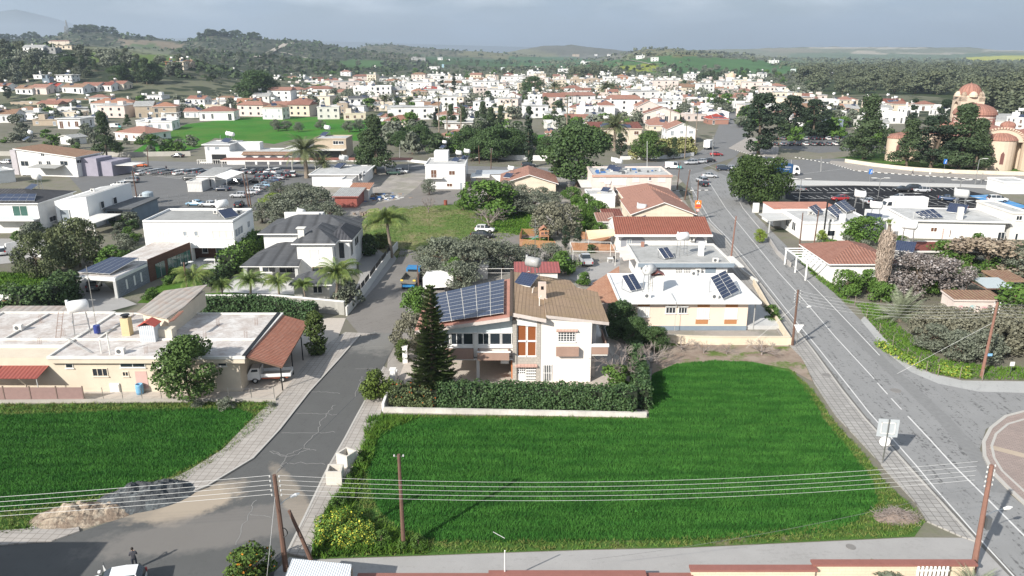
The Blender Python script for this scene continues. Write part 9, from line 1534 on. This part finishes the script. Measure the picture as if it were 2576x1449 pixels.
t=T('lean_to','white corrugated lean to roof on a stone wall at the bottom edge','lean to',(-14.9,40.5),yaw=0);mb=MB();mb.slab([(0,-.5,1.9),(4.6,-.5,1.9),(4.2,2.6,2.35),(.1,3.2,2.35)],.06);t.part('roof',mb,corrug('white_sheet_small',(.66,.69,.72),.16));mb=MB();mb.box(0,4.3,2.2,2.45,0,2.2);mb.box(0,.3,0,2.2,0,1.8);t.part('wall',mb,bricky('rubble_stone',(.3,.25,.2),(.36,.31,.25),(.2,.17,.14),.4,.25,.02))
TR('orangetree',632,1470,1388,'orange tree full of fruit at the bottom edge',wide=1.15)
pole(1270,1460,1270,1385,'slim white metal post with a bracket on the red capped wall',r=.05,mat=PN('white'),hz_=3.6,name='metal_post')
p=bpy.data.objects[THINGS[-1].name];m=MB();m.tube([(0,0,3.4),(-.8,.3,3.7)],.02,5);m.build('bracket',PN('lgrey'),p)
TR('obush',2220,1475,1442,'leafless shrub tips at the bottom edge below the cream wall',wide=3);TR('bushpalm',2440,1500,1430,'spiky palm tips at the bottom right beside the gate',wide=.9)
t=T('house','pale house outside the left picture corner whose shadow falls on the street','house',(-62,22),yaw=0);body(t,0,24.5,0,18.5,0,6.5,OFF);parapet(t,0,24.5,0,18.5,6.5,.2,.2,OFF,GR)
hc=car('hatch','white',287,1468,196,'white hatchback with its front door open at the bottom left',hero=True,p=Vector((-26.9,43.3,0)))
d_=MB();d_.box(0,.05,0,1.0,.35,.95);dr=d_.build('open_door',plain('car_white',(.78,.78,.77)),hc);dr.location=(.55,-.88,0);dr.rotation_euler=(0,0,R(205));d_=MB();d_.add([(.02,.05,.95),(.02,.95,.95),(.02,.75,1.38),(.02,.35,1.40)],[(0,1,2,3)]);d2=d_.build('door_glass',glass('car_glass'),dr)
person((-26.6,45.6,.05),R(205),'dark haired person in a grey jacket standing behind the white hatchback',stand(0,0,1),(.07,.07,.08),(.03,.035,.05))
pp=G(*D(508,735,'k3'));person((pp.x,pp.y,.14),R(70),'pedestrian in dark clothes walking along the church wall',stand(1),(.12,.13,.16),(.03,.03,.04));pp=G(*D(332,222,'k1'));person((pp.x,pp.y,.05),R(0),'person in dark clothes standing among the cars at the back of the car lot',stand(0),(.02,.02,.03),(.03,.03,.04))
for x,y,st,cl,fc,l in((1213,598,'sedan','black',-8,'black coupe parked in front of the white hatchback by the meadow'),(1220,584,'hatch','white',-10,'white hatchback parked behind the black coupe by the meadow'),(990,440,'suv','green',-2,'dark green car parked under the leaning pine'),(1010,436,'hatch','white',-4,'white car behind the dark green one under the leaning pine'),(1768,468,'hatch','black',100,'small black car driving on the road by the junction'),(1765,459,'suv','silver',104,'silver car right behind the small black car at the junction'),(1785,447,'sedan','silver',-14,'silver saloon crossing the road junction'),(1738,414,'suv','silver',190,'leftmost silver car parked at the junction corner'),(1762,411,'hatch','silver',185,'second silver car parked at the junction corner'),(1782,408,'sedan','black',175,'black car beside the silver ones at the junction corner'),(1802,392,'sedan','red',-8,'dark red car parked beside the avenue'),(1820,429,'suv','dblue',-12,'dark blue car beside the kiosk'),(1878,404,'suv','dblue',175,'dark car waiting at the avenue junction'),(1845,428,'hatch','silver',-10,'silver car half hidden by the kiosk'),(2010,480,'sedan','grey',98,'dark grey car alone in the first row of the new car park'),(2268,482,'sedan','black',172,'black saloon at the left of three parked in the new car park'),(2292,480,'suv','black',180,'tall black car in the middle of three in the new car park'),(2318,484,'hatch','silver',170,'silver hatchback right of the tall black car'),(2262,503,'sedan','white',168,'white saloon behind the white box truck'),(2180,512,'hatch','silver',95,'silver hatchback parked right of the dark red van'),(2385,505,'sedan','blue',-30,'blue saloon in the middle of the new car park'),(2405,528,'sedan','grey',170,'grey car half hidden behind the round grey tank'),(2468,542,'hatch','white',-30,'white hatchback at the lower right of the new car park'),(2508,508,'suv','white',-5,'white sports car on the blue parking bays'),(2112,505,'hatch','red',180,'dark red car behind the solar panels'),(448,396,'sedan','black',175,'black car parked before the long pale wall'),(355,420,'sedan','orange',10,'orange and white taxi driving past the car lot'),(635,405,'sedan','silver',175,'white saloon parked before the balustrade'),(655,408,'hatch','white',-4,'second white car parked before the balustrade'),(15,412,'hatch','white',170,'white car on the street left of the brown roofed white house'),(560,480,'sedan','dblue',178,'dark blue saloon parked beside the small container'),(595,462,'sedan','grey',172,'grey car under the white canopy'),(645,460,'hatch','black',178,'black hatchback at the right of the canopy'),(480,453,'suv','black',178,'black car behind the small container'),(330,460,'suv','grey',180,'dark estate car at the left edge of the car lot'),(300,470,'hatch','white',180,'white car roof below the dark estate car'),(492,518,'sedan','lblue',172,'pale blue saloon at the front of the car lot'),(527,520,'sedan','silver',168,'silver saloon right of the pale blue one at the front of the car lot'),(600,497,'hatch','silver',178,'silver hatchback beside the braced pole'),(358,503,'hatch','white',170,'white car behind the blue grey water tank'),(603,520,'hatch','black',95,'black car behind the fence at the front of the car lot'),(215,640,'suv','grey',100,'x')):
 if l!='x':car(st,cl,x,y,fc,l)
for i in range(9):car(['hatch','sedan','suv'][i%3],['black','grey','dblue','black','silver','black','grey','black','white'][i],650+i*11,449-i*.6,100,'dark car of the row in front of the rust red carport',group='row before the carport')
CC=['black','grey','white','black','silver','dblue','black','white','grey'];ra=random.Random(9)
for i in range(22):x=358+i*10.4;car(ra.choice(['sedan','hatch','suv']),CC[(i*5+2)%9],x,440-(i%3)*1.5,90+ra.uniform(-8,8)+(-25),'car of the tightly parked back row of the car lot',group='back row of the car lot')
for i in range(13):x=600+i*20;car(ra.choice(['sedan','hatch','suv']),CC[(i*4)%9]if i%3 else 'black',x,437-(i%2),70+ra.uniform(-8,8),'dark car parked under the rust red carport',group='cars under the carport')if x<720 else None
for i in range(9):x=628+i*11.5;y=490-i*6.2;car(ra.choice(['sedan','hatch']),['silver','white','grey','lblue','dblue','blue','silver','dblue','red'][i],x,y,178,'car of the slanting row at the right side of the car lot',group='slanting row of the car lot')
for i in range(22):x=1950+(i%12)*19;y=352+(i//12)*14;car(['sedan','hatch','suv'][i%3],CC[i%9],x,y,85,'car parked behind the conifers at the avenue',group='cars behind the conifers')
def boxtruck(x,y,c,face,label,boxc,text=None,L=7.2,cabc='white'):
 p=G(x,y,0,c);e=empty('box_truck',label,'truck',(p.x,p.y,.05),R(face));m=MB();m.box(-L/2,L/2-2.2,-1.15,1.15,.9,3.4);m.build('cargo_box',boxc,e);m=MB();m.add([(L/2-2.0,-1.1,.5),(L/2,-1.1,.5),(L/2,1.1,.5),(L/2-2.0,1.1,.5),(L/2-2.0,-1.05,2.9),(L/2-.5,-1.05,2.75),(L/2-.5,1.05,2.75),(L/2-2.0,1.05,2.9),(L/2,-1.1,1.6),(L/2,1.1,1.6)],[(0,1,8,5,4),(3,7,6,9,2),(1,2,9,8),(8,9,6,5),(4,5,6,7),(0,4,7,3),(0,3,2,1)]);cb=m.build('cab',PN(cabc,.4),e)
 m=MB();m.add([(L/2+.01,-.95,1.62),(L/2+.01,.95,1.62),(L/2-.44,.9,2.6),(L/2-.44,-.9,2.6)],[(0,1,2,3)]);[m.add([(L/2-1.4,s*1.115,1.6),(L/2-.3,s*1.115,1.6),(L/2-.6,s*1.075,2.45),(L/2-1.4,s*1.075,2.45)],[(0,1,2,3)])for s in(-1,1)];m.build('window',glass(),cb)
 for xx in(L/2-1,-L/2+1.6):
  for s in(-1,1):m=MB();m.tube([(xx,s*.85,.48),(xx,s*1.12,.48)],.48,14);m.build('wheel',plain('tyre',(.02,.02,.02)),e)
 m=MB();m.box(-L/2,L/2-.3,-.5,.5,.5,.85);m.build('chassis',PN('dgrey'),e)
 if text:
  for tx,sz,zz,xx in text:cu=bpy.data.curves.new('lettering','FONT');cu.body=tx;cu.size=sz;cu.extrude=.003;cu.align_x='CENTER';o=textobj('lettering',cu);o.parent=e;o.location=(xx,-1.17,zz);o.rotation_euler=(R(90),0,0);o.data.materials.append(PN('white',.5))
 return e
boxtruck(2272,533,'D',180,'big white box truck parked in the new car park',PN('white',.4),L=9.5);boxtruck(1972,441,'D',0,'white delivery truck with blue lettered box beside the stone pine',plain('box_blue',(.02,.07,.17),.4),[('Clayton',.75,2.35,.3),('the logistics',.32,1.8,.3)],L=8.4)
boxtruck(1783,375,'D',60,'white box van parked beside the avenue',PN('white',.4),L=6.5);r_=car('van','white',1693,425,-8,'white van with turquoise front behind the pale pink block');m=MB();m.box(1.3,2.45,-.97,-.955,.35,1.1);m.build('livery',plain('livery_teal',(.12,.42,.42),.4),r_)
car('van','white',292,322,10,'white van on the side street below the orange roofed houses');car('suv','white',668,295,5,'white pickup at the far end of the green field');car('suv','dblue',1292,380-6,5,'dark car in the garden lane behind the cypress');car('sedan','grey',1322,366,0,'grey car beside the white box house at centre');car('suv','black',1330,421,0,'black car on the avenue left of the massive tree')
p=G(375,512);m=MB();m.lathe([(0,0),(1.25,0),(1.25,2.6),(1.1,2.8),(.4,3.0),(0,3.0)],(0,0,0),20);o=m.build('water_tank',plain('tank_grey',(.36,.42,.46),.4),sm=False);o.location=p;tag(o,'big blue grey plastic water tank behind the white cube house','water tank')
p=G(1705,585,0,'c6');m=MB();m.lathe([(0,0),(.42,0),(.42,1.2),(.36,1.2),(.34,.4),(0,.4)],(0,0,0),16);o=m.build('barrel',plain('rust_barrel',(.22,.06,.04),.8));o.location=p;tag(o,'rusty red barrel at the edge of the meadow beside the gravel lane','barrel')
meshfence([(340,520),(430,512),(540,508),(640,500),(720,470)],'D','wire fence with thin posts along the front of the car lot',18,2.0);meshfence([(2150,768),(2220,850),(2300,920),(2345,945),(2470,960)],'D','old wire fence along the roadside scrub at right',10,1.3,plain('old_post',(.25,.2,.17)),2)
t=T('metal_fence','white slatted metal fence beside the road below the cream tiled house','fence',G(2062,682),G(2135,745));mb=MB();n_=int(t.L/.16);[mb.box(i*.16,i*.16+.05,0,.03,.3,1.35)for i in range(n_)];mb.box(0,t.L,-.05,.1,0,.3);mb.box(0,t.L,.031,.06,1.2,1.28);t.part('slats',mb,PN('offw'))
for x,y,l in((2085,615,'small shrub growing at the foot of the roadside wall'),(1930,612,'banana like plant beside the solar panel bungalow gate')):TR('lime',x-20,y,y-35,l,wide=.9)
mb=MB();p=G(1900,520);e=empty('gate_wall','white gate pillar and dark gate under the stone pine','gate',G(1893,535));mb.box(0,1.4,0,.3,0,2.2);mb.build('pillar',PL('white'),e);mb=MB();[mb.box(1.5+i*.3,1.55+i*.3,0,.04,.1,1.9)for i in range(20)];mb.box(1.5,7.5,.041,.08,1.7,1.8);mb.build('gate',PN('dgrey'),e)
p=G(980,1065,0,'c7');e=empty('closed_parasol','closed white parasol in the yard behind the terracotta shelter','parasol',p);m=MB();m.tube([(0,0,0),(0,0,2.6)],.03,6);m.build('pole',PN('lgrey'),e);m=MB();m.lathe([(.1,.7),(.22,.8),(.16,1.8),(.03,2.6)],(0,0,0),8);m.build('canopy',PN('white',.8),e)
table(*D(890,1075,'c7'),'D',1.0,.9,'small white table beside the closed parasol');chair(930,1070,'c7',30,'dark lounge chair beside the closed parasol','black');sheet('yard_floor',[(1440,680),(1560,650),(1560,760),(1490,720),(1430,700)],.03,M_CONC)
hb=MB();hb.box(-9500,9500,-200,12500,-1,420)
ho=hb.build('haze',[]);ho.data.materials.clear();s=bpy.data.materials.new('haze_air');s.use_nodes=True;nt=s.node_tree;nt.nodes.clear();out=nt.nodes.new('ShaderNodeOutputMaterial');pv_=nt.nodes.new('ShaderNodeVolumePrincipled')
pv_.inputs['Color'].default_value=(.68,.80,.95,1);pv_.inputs['Density'].default_value=.00013;pv_.inputs['Anisotropy'].default_value=.2;nt.links.new(pv_.outputs[0],out.inputs['Volume']);ho.data.materials.append(s);ho['kind']='stuff';ho['label']='thin pale haze lying over the whole valley'
ORD=['leftmost','second from left','third from left','fourth from left','fifth from left','sixth from left','seventh from left','eighth from left','ninth from left','tenth from left']
def clean():
 by={};global THINGS;seen=set();keep=[]
 for o in THINGS:
  if o.name in seen:continue
  seen.add(o.name);keep.append(o)
 for o in keep:
  if o.get('kind'):continue
  by.setdefault(o.get('label',''),[]).append(o)
 for l,os_ in by.items():
  if len(os_)<2 or not l:continue
  os_.sort(key=lambda o:o.location.x/max(1,o.location.y))
  if os_[0].get('group'):continue
  for i,o in enumerate(os_):
   o['label']=l+', '+(ORD[i]if i<len(ORD)and i<len(os_)-1 else 'rightmost');
clean()
for o in THINGS:
 l=o.get('label','')
 if len(l.split())>16:l=' '.join(w for w in l.split()if w not in('the','a'));o['label']=l.replace(' tiled','')if len(l.split())>16 else l
